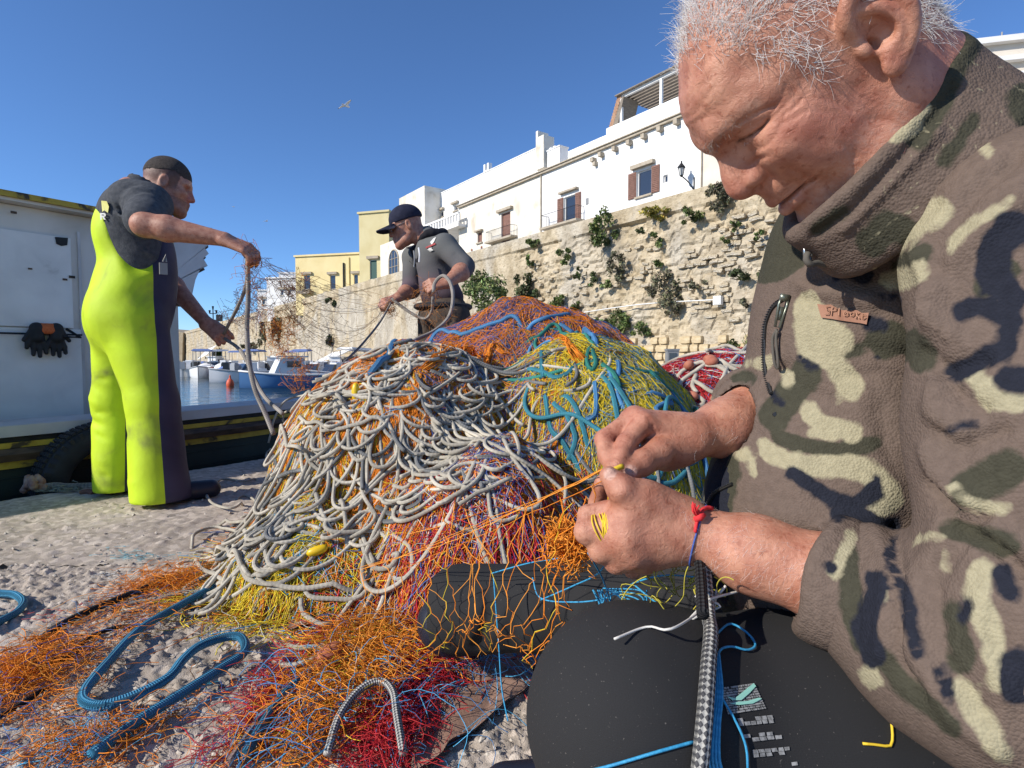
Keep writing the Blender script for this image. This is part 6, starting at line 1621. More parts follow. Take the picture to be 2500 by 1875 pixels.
beard = ((V - hc1) @ u_ < -.05) & ((V - hc1) @ f_ > .0) & (np.arange(len(V)) < len(mh[0])); C[beard] = C[beard] * np.array((.62, .62, .65))
pu_ = (V - hc1) @ u_; pf_ = (V - hc1) @ f_; shv = (pu_ > -.03 + .25 * np.maximum(0, pf_)) & (pf_ < .045) & (np.arange(len(V)) < len(mh[0])) & (np.abs((V - hc1) @ r__) < .079); C[shv] = C[shv] * (np.interp(pu_[shv], [-.03, .0, .06], [.8, .42, .16])[:, None] * np.array((1, 1, 1.05)))
obj("body", V, F, M_SKIN, man1, Col=C)
sd = SDF(hc1 - .17, hc1 + .17, .0048); sd.ell(p1(-.014, 0, .033), (.0994, .0783, .0936), np.array((f_, r__, u_)), .01)
sl, X, Y, Z = sd.sub(sd.lo, sd.lo + sd.n * sd.h); pf = (X - hc1[0]) * f_[0] + (Y - hc1[1]) * f_[1] + (Z - hc1[2]) * f_[2]; pu = (X - hc1[0]) * u_[0] + (Y - hc1[1]) * u_[1] + (Z - hc1[2]) * u_[2]
sd.F = np.maximum(sd.F, -(pu - .058 - .30 * pf + .9 * np.maximum(0, pf - .02) + .012 * noise3(X * 160 + 0 * Y + 0 * Z, Y * 160 + 0 * X + 0 * Z, Z * 160 + 0 * X + 0 * Y, 4)))
V, F = sd.mesh(); obj("hair", V, F, M_HAIRD, man1)
sd = SDF(base1 + (-.35, -.45, -.01), base1 + (.55, .45, .3), .007)
for (a, b_) in ((.065, .185), (-.055, -.165)):
    sd.chain([L1(a, b_, .22), L1(a - .01, b_, .07)], [.06, .058], .03); sd.chain([L1(a - .03, b_, .045), L1(a + .19, b_ + .02, .04)], [.045, .042], .04)
sl, X, Y, Z = sd.sub(sd.lo, sd.lo + sd.n * sd.h); sd.F = np.maximum(sd.F, .004 - Z + 0 * X + 0 * Y)
V, F = sd.mesh(); M_BOOT = mat("navy_rubber_boot", (.016, .018, .03), .4); obj("boots", V, F, M_BOOT, man1)
b = MB();
for (a, b_, ra, rb) in ((.055, .165, .121, .121), (-.045, -.135, .094, .094)):
    pass
bk = L1(.09, .205, 1.03); b = MB(); b.box(bk, (.03, .012, .05), (F1, R1, UP)); b.tube([bk + UP * .03, bk + UP * .06 + F1 * .01, bk + UP * .03 + F1 * .012], .004, 6); b.build("side_buckle", M_GREYM, man1)
from mathutils.bvhtree import BVHTree
def bvh_of(o):
    me = o.data; off = wloc(o)
    vs = [Vector(v.co) + Vector(off) for v in me.vertices]
    return BVHTree.FromPolygons(vs, [tuple(p.vertices) for p in me.polygons])
def project_poly(polys, bvh, origin, out=.002, thick=0.):
    """throw photo-pixel polygons on to a surface along the sight line; each polygon becomes one raised patch"""
    V = []; F = []; n = 0
    for pg in polys:
        pts = []
        for (px, py) in pg:
            d = Vector(ray(px, py)).normalized(); hit = bvh.ray_cast(Vector(ORI), d, 10)
            if hit[0] is None: pts = None; break
            pts.append(np.array(hit[0]) + np.array(hit[1]) * out)
        if pts is None: continue
        V += pts; F.append(list(range(n, n + len(pts)))); n += len(pts)
    return V, F
def patch(name, polys, target, m, parent, out=.002):
    V, F = project_poly(polys, bvh_of(target), None, out)
    if not V: return None
    b = MB(); b.add(V, F); return b.build(name, m, parent)
ovr = [o for o in man1.children if o.name.startswith("overalls")][0]; swt = [o for o in man1.children if o.name.startswith("sweatshirt")][0]
M_STRAP = mat("black_strap", (.02, .02, .024), .8); M_PRINT = mat("white_print", (.62, .62, .58), .7); M_MOON = mat("yellow_print", (.60, .58, .18), .7)
patch("strap", [[(246, 545), (275, 540), (281, 500), (274, 455), (252, 462), (247, 500)]], swt, M_STRAP, man1, .005)
patch("print_mark", [[(253, 492), (266, 492), (270, 506), (268, 520), (260, 514), (255, 518)]], swt, M_MOON, man1, .009)
def letter_R(x, y, w, hh):
    t = w * .28
    return [[(x, y), (x + t, y), (x + t, y + hh), (x, y + hh)], [(x + t, y), (x + w * .8, y), (x + w, y + hh * .12), (x + w * .72, y + t)  , (x + t, y + t)], [(x + w * .72, y + t), (x + w, y + hh * .12), (x + w, y + hh * .42), (x + w * .72, y + hh * .36)], [(x + t, y + hh * .40), (x + w * .72, y + hh * .36), (x + w, y + hh * .42), (x + w * .8, y + hh * .55), (x + t, y + hh * .55)], [(x + w * .35, y + hh * .55), (x + w * .68, y + hh * .55), (x + w, y + hh), (x + w * .68, y + hh)]]
patch("print_letter", letter_R(250, 521, 13, 16), swt, M_PRINT, man1, .009)
patch("print_letter", [[(230, 540), (233, 538), (236, 556), (232, 558)], [(236, 538), (239, 537), (243, 556), (239, 557)], [(232, 548), (241, 546), (241, 549), (232, 551)]], swt, M_PRINT, man1, .009)

# ---------------- man in cap
base2 = np.array((at(1086, 900, 3.62)[0], 3.62, 0.)); F2 = np.array((-.78, -.62, 0.)); R2 = np.array((-.62, .78, 0.))    # R2 = his right
def L2(a, b, z): return base2 + F2 * a + R2 * b + UP * z
A2 = np.array((F2, R2, UP))
man2 = empty("person", base2, "man in navy cap and dark faded hooded top coiling rope behind the heap", "person")
S2 = 3.62 / FPX
def Z2(py): return CAM_H + (870 - py) * S2
sh_l = at(1086, 600, 3.50); el_l = at(1138, 655, 3.42); wr_l = at(1092, 690, 3.28)
sh_r = at(1008, 628, 3.80); el_r = at(1004, 706, 3.70); wr_r = at(972, 726, 3.55)
sd = SDF(base2 + (-.35, -.5, .72), base2 + (.4, .45, 1.62), .008)
pel = at(1082, 745, 3.62); che = at(1060, 650, 3.62); nk = at(1040, 575, 3.62)
sd.chain([pel, pel * .5 + che * .5, che], [.108, .110, .112], .05); sd.chain([sh_r, che * .5 + nk * .5, sh_l], [.066, .085, .068], .05)
sd.ell(pel + UP * .05, (.12, .14, .08), A2, .05)
sd.chain([sh_l, el_l * .92 + sh_l * .08], [.072, .062], .03); sd.chain([sh_r, el_r], [.068, .058], .03); sd.chain([el_l * .9 + sh_l * .1, el_l * .8 + wr_l * .2], [.061, .057], .02); sd.chain([el_r, el_r * .75 + wr_r * .25], [.062, .056], .02)
sd.chain([nk + (0.05, .02, -.03), nk + (.01, 0, .0)], [.075, .06], .03)
for P_, am, sg in (([at(1040, 640, 3.45), at(1060, 700, 3.45), at(1090, 735, 3.45)], -.012, .02), ([at(1010, 690, 3.5), at(1050, 720, 3.46), at(1110, 715, 3.45)], .010, .02), ([at(1110, 620, 3.38), at(1140, 650, 3.33)], -.012, .016), ([at(1090, 600, 3.38), at(1120, 660, 3.36)], -.012, .016), ([at(1020, 650, 3.5), at(1030, 700, 3.46)], -.010, .018), ([at(1125, 690, 3.45), at(1080, 735, 3.45)], -.01, .016), ([at(1120, 628, 3.34), at(1150, 640, 3.34)], .008, .014)): sd.stroke(P_, am, sg)
hf2 = nrm((-.90, -.28, -.34)); hc2 = at(990, 552, 3.60)
sd.chain([hc2 + (.03, .02, -.1), hc2 + (.0, 0, 0)], [.066, .066], .01, 's')
V, F = sd.mesh()
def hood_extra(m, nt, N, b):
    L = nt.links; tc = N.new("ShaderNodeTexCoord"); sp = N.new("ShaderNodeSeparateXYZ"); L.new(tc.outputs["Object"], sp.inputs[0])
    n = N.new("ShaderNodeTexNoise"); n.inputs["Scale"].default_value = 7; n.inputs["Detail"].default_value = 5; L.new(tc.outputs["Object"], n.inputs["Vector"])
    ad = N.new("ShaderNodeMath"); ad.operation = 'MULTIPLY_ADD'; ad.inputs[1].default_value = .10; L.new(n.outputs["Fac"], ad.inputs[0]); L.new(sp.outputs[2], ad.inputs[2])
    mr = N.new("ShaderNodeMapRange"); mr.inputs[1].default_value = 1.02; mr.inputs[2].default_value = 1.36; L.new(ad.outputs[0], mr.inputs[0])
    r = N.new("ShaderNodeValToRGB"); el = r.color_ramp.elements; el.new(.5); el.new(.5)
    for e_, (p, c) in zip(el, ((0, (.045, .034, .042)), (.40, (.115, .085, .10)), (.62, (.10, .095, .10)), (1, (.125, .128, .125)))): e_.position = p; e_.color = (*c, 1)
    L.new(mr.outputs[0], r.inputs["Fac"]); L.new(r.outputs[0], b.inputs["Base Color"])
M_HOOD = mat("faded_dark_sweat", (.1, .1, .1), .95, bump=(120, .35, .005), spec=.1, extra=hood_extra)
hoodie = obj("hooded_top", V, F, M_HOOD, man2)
sd = SDF(nk - .22, nk + .22, .006)
ring = [nk + np.array((.03 + .075 * math.cos(t), .075 * math.sin(t), -.012 + .02 * math.cos(t) + .01 * math.sin(3 * t))) for t in np.linspace(0, 6.28, 16)]
sd.chain(ring, [.024 + .012 * math.cos(t) for t in np.linspace(0, 6.28, 16)], .015)
V, F = sd.mesh(); M_BLKF = mat("black_sweat", (.022, .022, .026), .95, bump=(150, .3, .004), spec=.1); obj("hood", V, F, M_BLKF, man2)
b = MB(); b.tube(smooth_path([at(1022, 605, 3.42), at(1024, 622, 3.40), at(1023, 640, 3.40)], .01), .005, 5); b.build("drawstring", M_WHITE, man2)
b = MB(); b.tube(smooth_path([at(1010, 612, 3.43), at(1012, 630, 3.42), at(1011, 652, 3.42)], .01), .004, 5); b.build("zip", M_GREYM, man2)
patch("black_placket", [[(992, 605), (1015, 600), (1024, 615), (1020, 640), (1010, 648), (1000, 638)]], hoodie, M_BLKF, man2, .004)
patch("chest_logo", [[(1052, 592), (1060, 583), (1066, 580), (1062, 590), (1056, 598)], [(1044, 609), (1054, 606), (1060, 610), (1052, 614)], [(1048, 606), (1056, 604), (1056, 606), (1048, 609)]], hoodie, M_PRINT, man2, .006)
patch("chest_logo_band", [[(1040, 604), (1064, 593), (1065, 597), (1042, 607)]], hoodie, mat("red_print", (.35, .06, .06), .7), man2, .006)
sd = SDF(base2 + (-.35, -.4, -.02), base2 + (.35, .4, 1.08), .009)
hip = at(1084, 770, 3.62); sd.ell(hip, (.15, .18, .15), A2, .05)
for q in (1, -1): sd.chain([hip + R2 * q * .09 - UP * .05, base2 + R2 * q * .12 + UP * .5 + F2 * .03, base2 + R2 * q * .14 + UP * .07], [.12, .095, .085], .04)
for P_, am, sg in (([at(1040, 790, 3.45), at(1060, 830, 3.44)], -.012, .02), ([at(1100, 780, 3.44), at(1090, 830, 3.44)], -.012, .02), ([at(1075, 770, 3.42), at(1080, 850, 3.44)], -.014, .022), ([at(1050, 760, 3.43), at(1045, 800, 3.42)], .01, .02)): sd.stroke(P_, am, sg)
sl, X, Y, Z = sd.sub(sd.lo, sd.lo + sd.n * sd.h); sd.F = np.maximum(sd.F, .03 - Z + 0 * X + 0 * Y)
V, F = sd.mesh(); obj("trousers", V, F, mat("brown_work_trousers", [(.3, (.055, .042, .034)), (.7, (.10, .078, .062))], .9, (9, 5, .3), (90, .4, .006), spec=.1), man2)
b = MB(); b.tube([pel + np.array((math.cos(t) * .17, math.sin(t) * .17, -.012)) for t in np.linspace(0, 6.28, 24)], .018, 6, False); b.build("belt", M_STRAP, man2)
sd = SDF(base2 + (-.45, -.45, -.01), base2 + (.3, .35, .25), .009)
for q in (1, -1): sd.chain([base2 + R2 * q * .14 + UP * .1, base2 + R2 * q * .14 + UP * .05, base2 + R2 * q * .15 + F2 * .17 + UP * .04], [.055, .048, .042], .03)
sl, X, Y, Z = sd.sub(sd.lo, sd.lo + sd.n * sd.h); sd.F = np.maximum(sd.F, .004 - Z + 0 * X + 0 * Y)
V, F = sd.mesh(); obj("boots", V, F, M_BOOT, man2)
sd = SDF(hc2 - .17, hc2 + .17, .0056); p2 = simple_head(sd, hc2, hf2, 1.0); sd.chain([p2(-.03, 0, -.03), nk + (.02, 0, -.05)], [.060, .064], .03); m1 = sd.mesh()
sd = SDF(np.minimum(el_l, wr_l) - .2, np.maximum(el_l, wr_l) + .12, .0056); sd.chain([el_l, el_l * .7 + wr_l * .3, wr_l], [.05, .052, .031], .02)
simple_hand(sd, wr_l, (-.75, -.3, -.12), (.25, -.75, .6), (-.1, .3, .95), .85, 1.08, .1, .5); m2 = sd.mesh()
sd = SDF(np.minimum(el_r, wr_r) - .18, np.maximum(el_r, wr_r) + .1, .0056); sd.chain([el_r, el_r * .6 + wr_r * .4, wr_r], [.046, .047, .030], .02)
simple_hand(sd, wr_r, (-.6, -.35, -.25), (-.35, -.6, .6), (-.1, .1, .95), 1.0, 1.05, .1, .5); m3 = sd.mesh()
sd = SDF(base2 + (-.35, -.35, .5), base2 + (.35, .35, 1.5), .015); sd.chain([hip, pel, che, nk], [.07, .06, .06, .045], .03); sd.chain([sh_l, che, sh_r], [.035, .05, .035], .03); m4 = sd.mesh()
V, F = joinm(m1, m2, m3, m4); C = np.tile(SKIN * .85, (len(V), 1)); obj("body", V, F, M_SKIN, man2, Col=C)
f_, r__, u_ = axes(hf2)
sd = SDF(hc2 - .2, hc2 + .22, .005); sd.ell(p2(-.016, 0, .042), (.108, .088, .090), np.array((f_, r__, u_)), .01)
sl, X, Y, Z = sd.sub(sd.lo, sd.lo + sd.n * sd.h); pf = (X - hc2[0]) * f_[0] + (Y - hc2[1]) * f_[1] + (Z - hc2[2]) * f_[2]; pu = (X - hc2[0]) * u_[0] + (Y - hc2[1]) * u_[1] + (Z - hc2[2]) * u_[2]
sd.F = np.maximum(sd.F, .028 - pu)
V, F = sd.mesh(); M_CAP = mat("navy_cap", [(.3, (.016, .018, .034)), (.7, (.028, .030, .052))], .9, (40, 4, 0), (200, .4, .004), spec=.15); capo = obj("cap", V, F, M_CAP, man2)
n = 13; V = []
for k in range(n):
    t = -1 + 2 * k / (n - 1); e_ = math.sqrt(max(0, 1 - t * t))
    for (a, zz) in ((.075 + .0 * e_, .036), (.082 + .105 * e_, .022)):
        V += [p2(a, .082 * t * (1 if a < .08 else .95), zz - .020 * t * t), p2(a, .082 * t * (1 if a < .08 else .95), zz - .008 - .020 * t * t)]
F = []
for k in range(n - 1):
    a = 4 * k; b2 = a + 4; F += [(a, a + 2, b2 + 2, b2), (a + 1, b2 + 1, b2 + 3, a + 3), (a + 2, a + 3, b2 + 3, b2 + 2), (a, b2, b2 + 1, a + 1)]
b = MB(); b.add(V, F); b.build("brim", M_CAP, capo, True)
b = MB()
for q in (-1, 1):
    b.tube([p2(.098 + .004 * math.cos(t), q * (.03 + .02 * math.cos(t)), .0 + .016 * math.sin(t)) for t in np.linspace(0, 6.28, 14)], .002, 5, False); b.tube([p2(.095, q * .05, .005), p2(.0, q * .079, .012)], .002, 5)
b.tube([p2(.10, -.01, .003), p2(.10, .01, .003)], .002, 5); b.build("glasses", M_GREYM, man2)

# ---------------- people leaning on the parapet far away
def far_person(px, py, hgt, m, label):
    u, z = wall_uv(px, py, 1.5); p = wall_pt(u, WTOP - 1.0, -1.5); e = empty("person", p, label, "person")
    sd = SDF(p + (-.5, -.5, 0), p + (.5, .5, 1.9), .035); q = lambda x, y, z_: p + WD * x + WNn * y + UP * z_
    for s in (-.1, .1): sd.chain([q(s, 0, .05), q(s, 0, .85)], [.07, .1], .05)
    V1, F1_ = sd.mesh(); obj("trousers", V1, F1_, M_STRAP, e)
    sd = SDF(p + (-.5, -.5, .6), p + (.5, .5, 1.9), .035); sd.chain([q(0, 0, .9), q(0, 0, 1.4)], [.16, .18], .05); sd.chain([q(-.18, 0, 1.38), q(-.28, .2, 1.1)], [.08, .06], .05); sd.chain([q(.18, 0, 1.38), q(.3, .12, 1.08)], [.08, .06], .05)
    V1, F1_ = sd.mesh(); obj("shirt", V1, F1_, m, e)
    sd = SDF(p + (-.3, -.3, 1.2), p + (.3, .3, 1.95), .03); sd.ell(q(0, .02, 1.66), (.09, .1, .125), None, .03); sd.cone(q(0, 0, 1.42), q(0, 0, 1.6), .06, .06, .05)
    V1, F1_ = sd.mesh(); obj("body", V1, F1_, M_SKIN, e, Col=np.tile(SKIN, (len(V1), 1)))
far_person(1176, 575, 1, mat("blue_shirt", (.05, .10, .25), .8), "far person in a blue shirt at the parapet before the cream house")
far_person(1152, 590, 1, mat("pale_shirt", (.5, .5, .5), .8), "far person in a pale top at the parapet beside the blue shirt")

# ---------------- ropes and net in their hands
M_ROPEO = rope_mat("old_grey_rope", (.33, .30, .27), (.26, .24, .21), .016, 8, .85, .001)
h1 = wr_n + nrm(wr_n - el_n) * .13 + np.array((.02, 0, -.03))
pts = [at(596, 606, 2.36), at(604, 640, 2.35), at(606, 720, 2.35), at(603, 800, 2.34), at(608, 880, 2.33), at(622, 950, 2.3), at(648, 1010, 2.27), at(668, 1060, 2.24)]
tag(rope("hauling_rope", smooth_path(pts, .015), .010, M_ROPEO), "thick grey rope hanging from the raised hand down to the net heap", "rope")
pts = [at(606, 640, 2.36), at(600, 700, 2.40), at(575, 760, 2.55), at(552, 805, 2.72), at(548, 825, 2.78), at(590, 860, 2.6), at(640, 960, 2.4), at(690, 1010, 2.25)]
tag(rope("hauling_rope", smooth_path(pts, .015), .008, mat("brown_rope", (.12, .09, .075), .9) if False else M_ROPEO), "thin brown rope slung between both hands of the man in overalls", "rope")
pts = [at(1058, 715, 3.2), at(1062, 690, 3.2), at(1082, 673, 3.18), at(1100, 692, 3.15), at(1106, 730, 3.12), at(1095, 775, 3.08), at(1060, 808, 3.0), at(1010, 832, 2.9), at(982, 858, 2.8), at(978, 905, 2.65)]
tag(rope("hauling_rope", smooth_path(pts, .015), .0105, M_ROPEO), "pale rope looped over the hand of the man in cap", "rope")
pts = [at(957, 730, 3.42), at(1000, 762, 3.35), at(1036, 778, 3.3), at(1054, 760, 3.25), at(1057, 725, 3.2)]
tag(rope("hauling_rope", smooth_path(pts, .015), .009, M_ROPEO), "short pale rope slack between both hands of the man in cap", "rope")
pts = [at(955, 738, 3.42), at(925, 790, 3.2), at(880, 845, 2.9), at(840, 885, 2.6), at(812, 925, 2.4)]
tag(rope("hauling_rope", smooth_path(pts, .015), .006, M_ROPEO), "thin dark rope running from the capped man's hand down to the heap", "rope")
r_ = np.random.default_rng(33)
nH = empty("hanging_net", at(780, 900, 2.7) * (1, 1, 0), "fine orange net hanging slack between the two standing men", "fishing net")
Q = []; C = []
a0 = at(606, 625, 2.36); b0 = at(955, 738, 3.42)
for k in range(38):
    s = r_.random(); t = np.linspace(0, 1, 16)[:, None]; sag = r_.uniform(.0, .32) ** 1.0
    a_ = a0 + r_.normal(0, .02, 3); b_ = b0 + r_.normal(0, .03, 3)
    P = a_ * (1 - t) + b_ * t; P[:, 2] -= 4 * sag * (t * (1 - t))[:, 0] * 1.1; P += np.cumsum(r_.normal(0, .008, (16, 3)), 0) * (t * (1 - t) * 4)
    lo_, hi_ = sorted(r_.uniform(0, 1, 2));
    if hi_ - lo_ < .3: hi_ = min(1, lo_ + .3)
    tt = np.linspace(lo_, hi_, 16); P = np.stack([np.interp(tt, t[:, 0], P[:, c]) for c in range(3)], 1)
    Q.append(P); C.append(pal(r_, 1, [(3, (.34, .24, .17)), (4, (.60, .26, .07)), (2, (.18, .18, .28))])[0])
V, F, idx = strands(np.array(Q), .0009); o = obj("netting", V, F, M_STR, nH, Col=np.array(C)[idx]); o["kind"] = "stuff"
Q = []; C = []
for k in range(46):
    t = r_.uniform(.05, .95); p = a0 * (1 - t) + b0 * t - UP * 4 * r_.uniform(0, .33) * t * (1 - t) + r_.normal(0, .03, 3)
    d = np.cumsum(r_.normal(0, .022, (8, 3)) + np.array((.0, 0, -.016)), 0); Q.append(p + d); C.append(pal(r_, 1, [(3, (.34, .24, .17)), (4, (.60, .26, .06)), (2, (.18, .18, .28))])[0])
V, F, idx = strands(np.array(Q), .0008); o = obj("netting", V, F, M_STR, nH, Col=np.array(C)[idx]); o["kind"] = "stuff"
def clump(path, n, w, cols, rad=.0009, ln=10, st=.014):
    P = smooth_path(path, .01); Q = []; n = int(n * .34); w = w * 1.1
    k = r_.integers(0, len(P), n); c0 = P[k] + r_.normal(0, 1, (n, 3)) * w
    d = np.cumsum(r_.normal(0, st, (n, ln, 3)), 1); d -= d.mean(1, keepdims=True)
    V, F, idx = strands(c0[:, None] + d, rad); o = obj("net_clump", V, F, M_STR, nH, Col=pal(r_, n, cols)[idx]); o["kind"] = "stuff"
RST = [(4, (.60, .21, .035)), (2, (.72, .27, .04)), (1, (.32, .12, .04))]
clump([at(690, 695, 2.7), at(730, 690, 2.75), at(745, 705, 2.75)], 130, .022, RST); clump([at(715, 720, 2.7), at(710, 780, 2.7), at(706, 830, 2.7)], 110, .018, RST)
clump([at(650, 760, 2.6), at(670, 790, 2.6), at(700, 790, 2.65), at(725, 760, 2.65)], 150, .026, RST); clump([at(665, 800, 2.6), at(685, 850, 2.6), at(690, 860, 2.6)], 90, .018, RST)
clump([at(690, 855, 2.6), at(705, 870, 2.6), at(730, 872, 2.6), at(755, 890, 2.6), at(750, 905, 2.6)], 110, .010, RST, st=.008); clump([at(750, 905, 2.6), at(725, 920, 2.55), at(735, 950, 2.5)], 80, .016, RST)
clump([at(612, 620, 2.36), at(612, 680, 2.36), at(620, 740, 2.38)], 90, .014, [(3, (.50, .18, .04)), (2, (.16, .13, .20)), (1, (.4, .1, .03))], st=.02); clump([at(640, 700, 2.4), at(625, 790, 2.4)], 70, .04, [(2, (.2, .16, .22)), (2, (.3, .14, .08))], .0007, 12, .022)
clump([at(560, 790, 2.7), at(580, 740, 2.55)], 50, .025, [(2, (.12, .09, .08)), (1, (.3, .14, .08))], .0008, 10, .02)
clump([at(1050, 740, 3.25), at(1020, 720, 3.3), at(1070, 790, 3.1)], 90, .05, [(3, (.5, .2, .05)), (1, (.2, .12, .08))], .0009, 12, .025)
clump([at(958, 735, 3.42), at(955, 770, 3.38)], 80, .016, [(3, (.5, .2, .05)), (1, (.15, .12, .18))], .001, 10, .014)
# ================================================================== THE SEATED FISHERMAN
HR_ = np.array([[-0.5892, -0.0432, -0.8068], [0.7679, 0.2807, -0.5758], [0.2514, -0.9588, -0.1322]]); HT_ = np.array([.2807, -.2835, .5203])
U_, _, Vt_ = np.linalg.svd(HR_); HR_ = U_ @ Vt_
C2W = np.stack([RIGHT, DOWN, FWD], 1)
def h2w(p): return ORI + (np.asarray(p) @ HR_.T + HT_) @ C2W.T          # head frame (x nose, y his left, z crown) -> world
seat_pt = at(2350, 1750, .62) * (1, 1, 0)
old = empty("person", seat_pt, "white haired man in camouflage fleece mending an orange net", "person")

# ---- head: lofted skull with sculpted features
sd = SDF((-.125, -.105, -.165), (.14, .105, .150), .0018)
X, Y, Z = sd.ax[0][:, None, None], sd.ax[1][None, :, None], sd.ax[2][None, None, :]
zk = np.array([-.17, -.112, -.104, -.093, -.083, -.070, -.045, -.022, .0, .018, .0244, .029, .0346, .0418, .0478, .052, .0606, .0691, .0784, .088, .0934, .1016, .1102, .122, .131, .1365, .138])
xf = np.array([.045, .060, .084, .0975, .0985, .0985, .1015, .1005, .0990, .0990, .1000, .1040, .1085, .1085, .1065, .1050, .1030, .1007, .0962, .0883, .0811, .0726, .0627, .045, .025, .008, .004])
xbk = np.array([-.17, -.10, -.05, .0, .03, .06, .10, .12, .131, .138]); xb = np.array([-.055, -.060, -.078, -.094, -.100, -.097, -.078, -.055, -.03, -.004])
bk_ = np.array([-.17, -.112, -.105, -.09, -.07, -.05, -.03, 0, .02, .04, .07, .10, .12, .131, .138]); bb = np.array([.035, .036, .040, .050, .059, .066, .071, .074, .0755, .0765, .073, .062, .044, .025, .004])
nk_ = np.array([-.17, -.09, -.05, -.02, .02, .05, .14]); nn = np.array([1.7, 1.62, 1.58, 1.62, 1.85, 2.05, 2.1])
z1 = sd.ax[2]; xfz = np.interp(z1, zk, xf); xbz = np.interp(z1, xbk, xb); bz = np.interp(z1, bk_, bb); nz = np.interp(z1, nk_, nn)
ker = np.ones(7) / 7
bz = np.convolve(np.pad(bz, 3, 'edge'), ker, 'valid'); xbz = np.convolve(np.pad(xbz, 3, 'edge'), ker, 'valid')
xc = .008
af = np.maximum(xfz - xc, .003)[None, None]; ab = np.maximum(xc - xbz, .003)[None, None]; B_ = np.maximum(bz, .003)[None, None]; NN = nz[None, None]
fr = X > xc
ex = np.where(fr, NN, 2.15); ax_ = np.where(fr, af, ab)
rad = ((np.abs(X - xc) / ax_) ** ex + (np.abs(Y) / B_) ** ex) ** (1 / ex)
F0 = (rad - 1) * np.minimum(ax_, B_)
F0 = np.maximum(F0, Z - .1372)
sd.F = F0.astype(np.float32)
sd.chain([(-.022, 0, -.035), (-.026, 0, -.10), (-.028, 0, -.17)], [.055, .053, .050], .03)
sd.chain([(.035, 0, -.085), (-.02, 0, -.14)], [.036, .045], .04)          # under the chin
def M2(fn):
    for q in (1, -1): fn(q)
M2(lambda q: sd.chain([(.0955, q * .009, .0395), (.0910, q * .023, .0455), (.073, q * .042, .0430), (.060, q * .052, .036)], [.0085, .0095, .0080, .006], .012))
M2(lambda q: sd.ell((.064, q * .047, -.004), (.026, .018, .018), None, .028))
M2(lambda q: sd.ell((.0650, q * .0370, -.012), (.0260, .0165, .0205), None, .014)); M2(lambda q: sd.ell((.0710, q * .0300, -.0265), (.0195, .0125, .0165), None, .012)); M2(lambda q: sd.ell((.045, q * .047, -.034), (.030, .016, .024), None, .02))
M2(lambda q: sd.chain([(-.005, q * .058, -.055), (.035, q * .046, -.084), (.075, q * .02, -.099)], [.013, .014, .014], .03))
M2(lambda q: sd.ell((.100, q * .031, .0275), (.0125, .0155, .0090), None, .009, 's'))
M2(lambda q: sd.ell((.0765, q * .0325, .0245), (.0140, .0140, .0125), None, .005))
M2(lambda q: sd.chain([(.0905, q * .017, .0325), (.0865, q * .030, .0375), (.0735, q * .044, .0345), (.0635, q * .052, .0275)], [.0042, .0052, .0046, .0034], .008))
sd.chain([(.0955, 0, .027), (.1005, 0, .014), (.1085, 0, .0015), (.1122, 0, -.0075)], [.0092, .0094, .0112, .0122], .010)
sd.ell((.1112, 0, -.0095), (.0131, .0145, .0126), None, .008)
sd.chain([(.110, 0, -.0165), (.1015, 0, -.0195)], [.0048, .0052], .006)
M2(lambda q: sd.chain([(.088, q * .010, .018), (.0960, q * .0125, -.002)], [.0085, .0090], .012))
M2(lambda q: sd.ell((.1005, q * .0168, -.0092), (.0135, .0078, .0092), None, .0025))
M2(lambda q: sd.ell((.1060, q * .0085, -.0225), (.0080, .0045, .0052), None, .004, 's'))
sd.ell((.0935, 0, -.034), (.0140, .022, .0145), None, .012)
M2(lambda q: sd.chain([(.0790, q * .0270, -.0475), (.0925, q * .0145, -.0445), (.1042, 0, -.0430)], [.0036, .0058, .0064], .004))
M2(lambda q: sd.chain([(.0795, q * .0265, -.0515), (.0925, q * .0140, -.0555), (.1022, 0, -.0580)], [.0040, .0064, .0068], .004))
sd.ell((.0895, 0, -.0895), (.0140, .021, .0155), None, .014)
V3 = sd.stroke
V3([(.104, -.018, -.0715), (.1035, 0, -.0725), (.104, .018, -.0715)], -.004, .006)
def s2(P, amp, sig, ymin=.012):
    P = np.asarray(P, float) / 1000.; sig_ = sig / 1000.; pad = 3 * sig_
    sl, x, y, z = sd.sub((P[:, 0].min() - pad, -.2, P[:, 1].min() - pad), (P[:, 0].max() + pad, .2, P[:, 1].max() + pad))
    D = None
    for a, b in zip(P[:-1], P[1:]):
        ba = b - a; L = max(float(ba @ ba), 1e-12); t = np.clip(((x - a[0]) * ba[0] + (z - a[1]) * ba[1]) / L, 0, 1)
        d = (x - a[0] - t * ba[0]) ** 2 + (z - a[1] - t * ba[1]) ** 2; D = d if D is None else np.minimum(D, d)
    sd.F[sl] -= (amp / 1000.) * np.exp(-D / sig_ ** 2) * np.clip((np.abs(y) - ymin) / .006, 0, 1)
s2([(109, -50.8), (102, -49.6), (97, -48.6), (91, -48.4), (84, -48), (77, -49.5)], -4.6, 1.5, -.02)
s2([(100, 2), (93, 1)], -1.4, 2.2, .010)
s2([(88, -22), (85, -32), (82.0, -42)], -1.6, 2.4, .017)
s2([(76, -56), (77, -66), (80, -76)], -1.0, 2.6, .018)
s2([(91.5, 24.5), (84, 21.5), (78, 20.5), (72.5, 21.5)], -3.0, 1.3, .016)
s2([(91, 16), (84, 14), (76, 15)], .6, 2.4, .016); s2([(93, 10), (86, 7.5), (77, 9), (70, 12.5)], -.7, 1.6, .016)
s2([(88, 38.5), (80, 36), (71, 31.5), (64, 26)], -1.9, 1.5, .014)
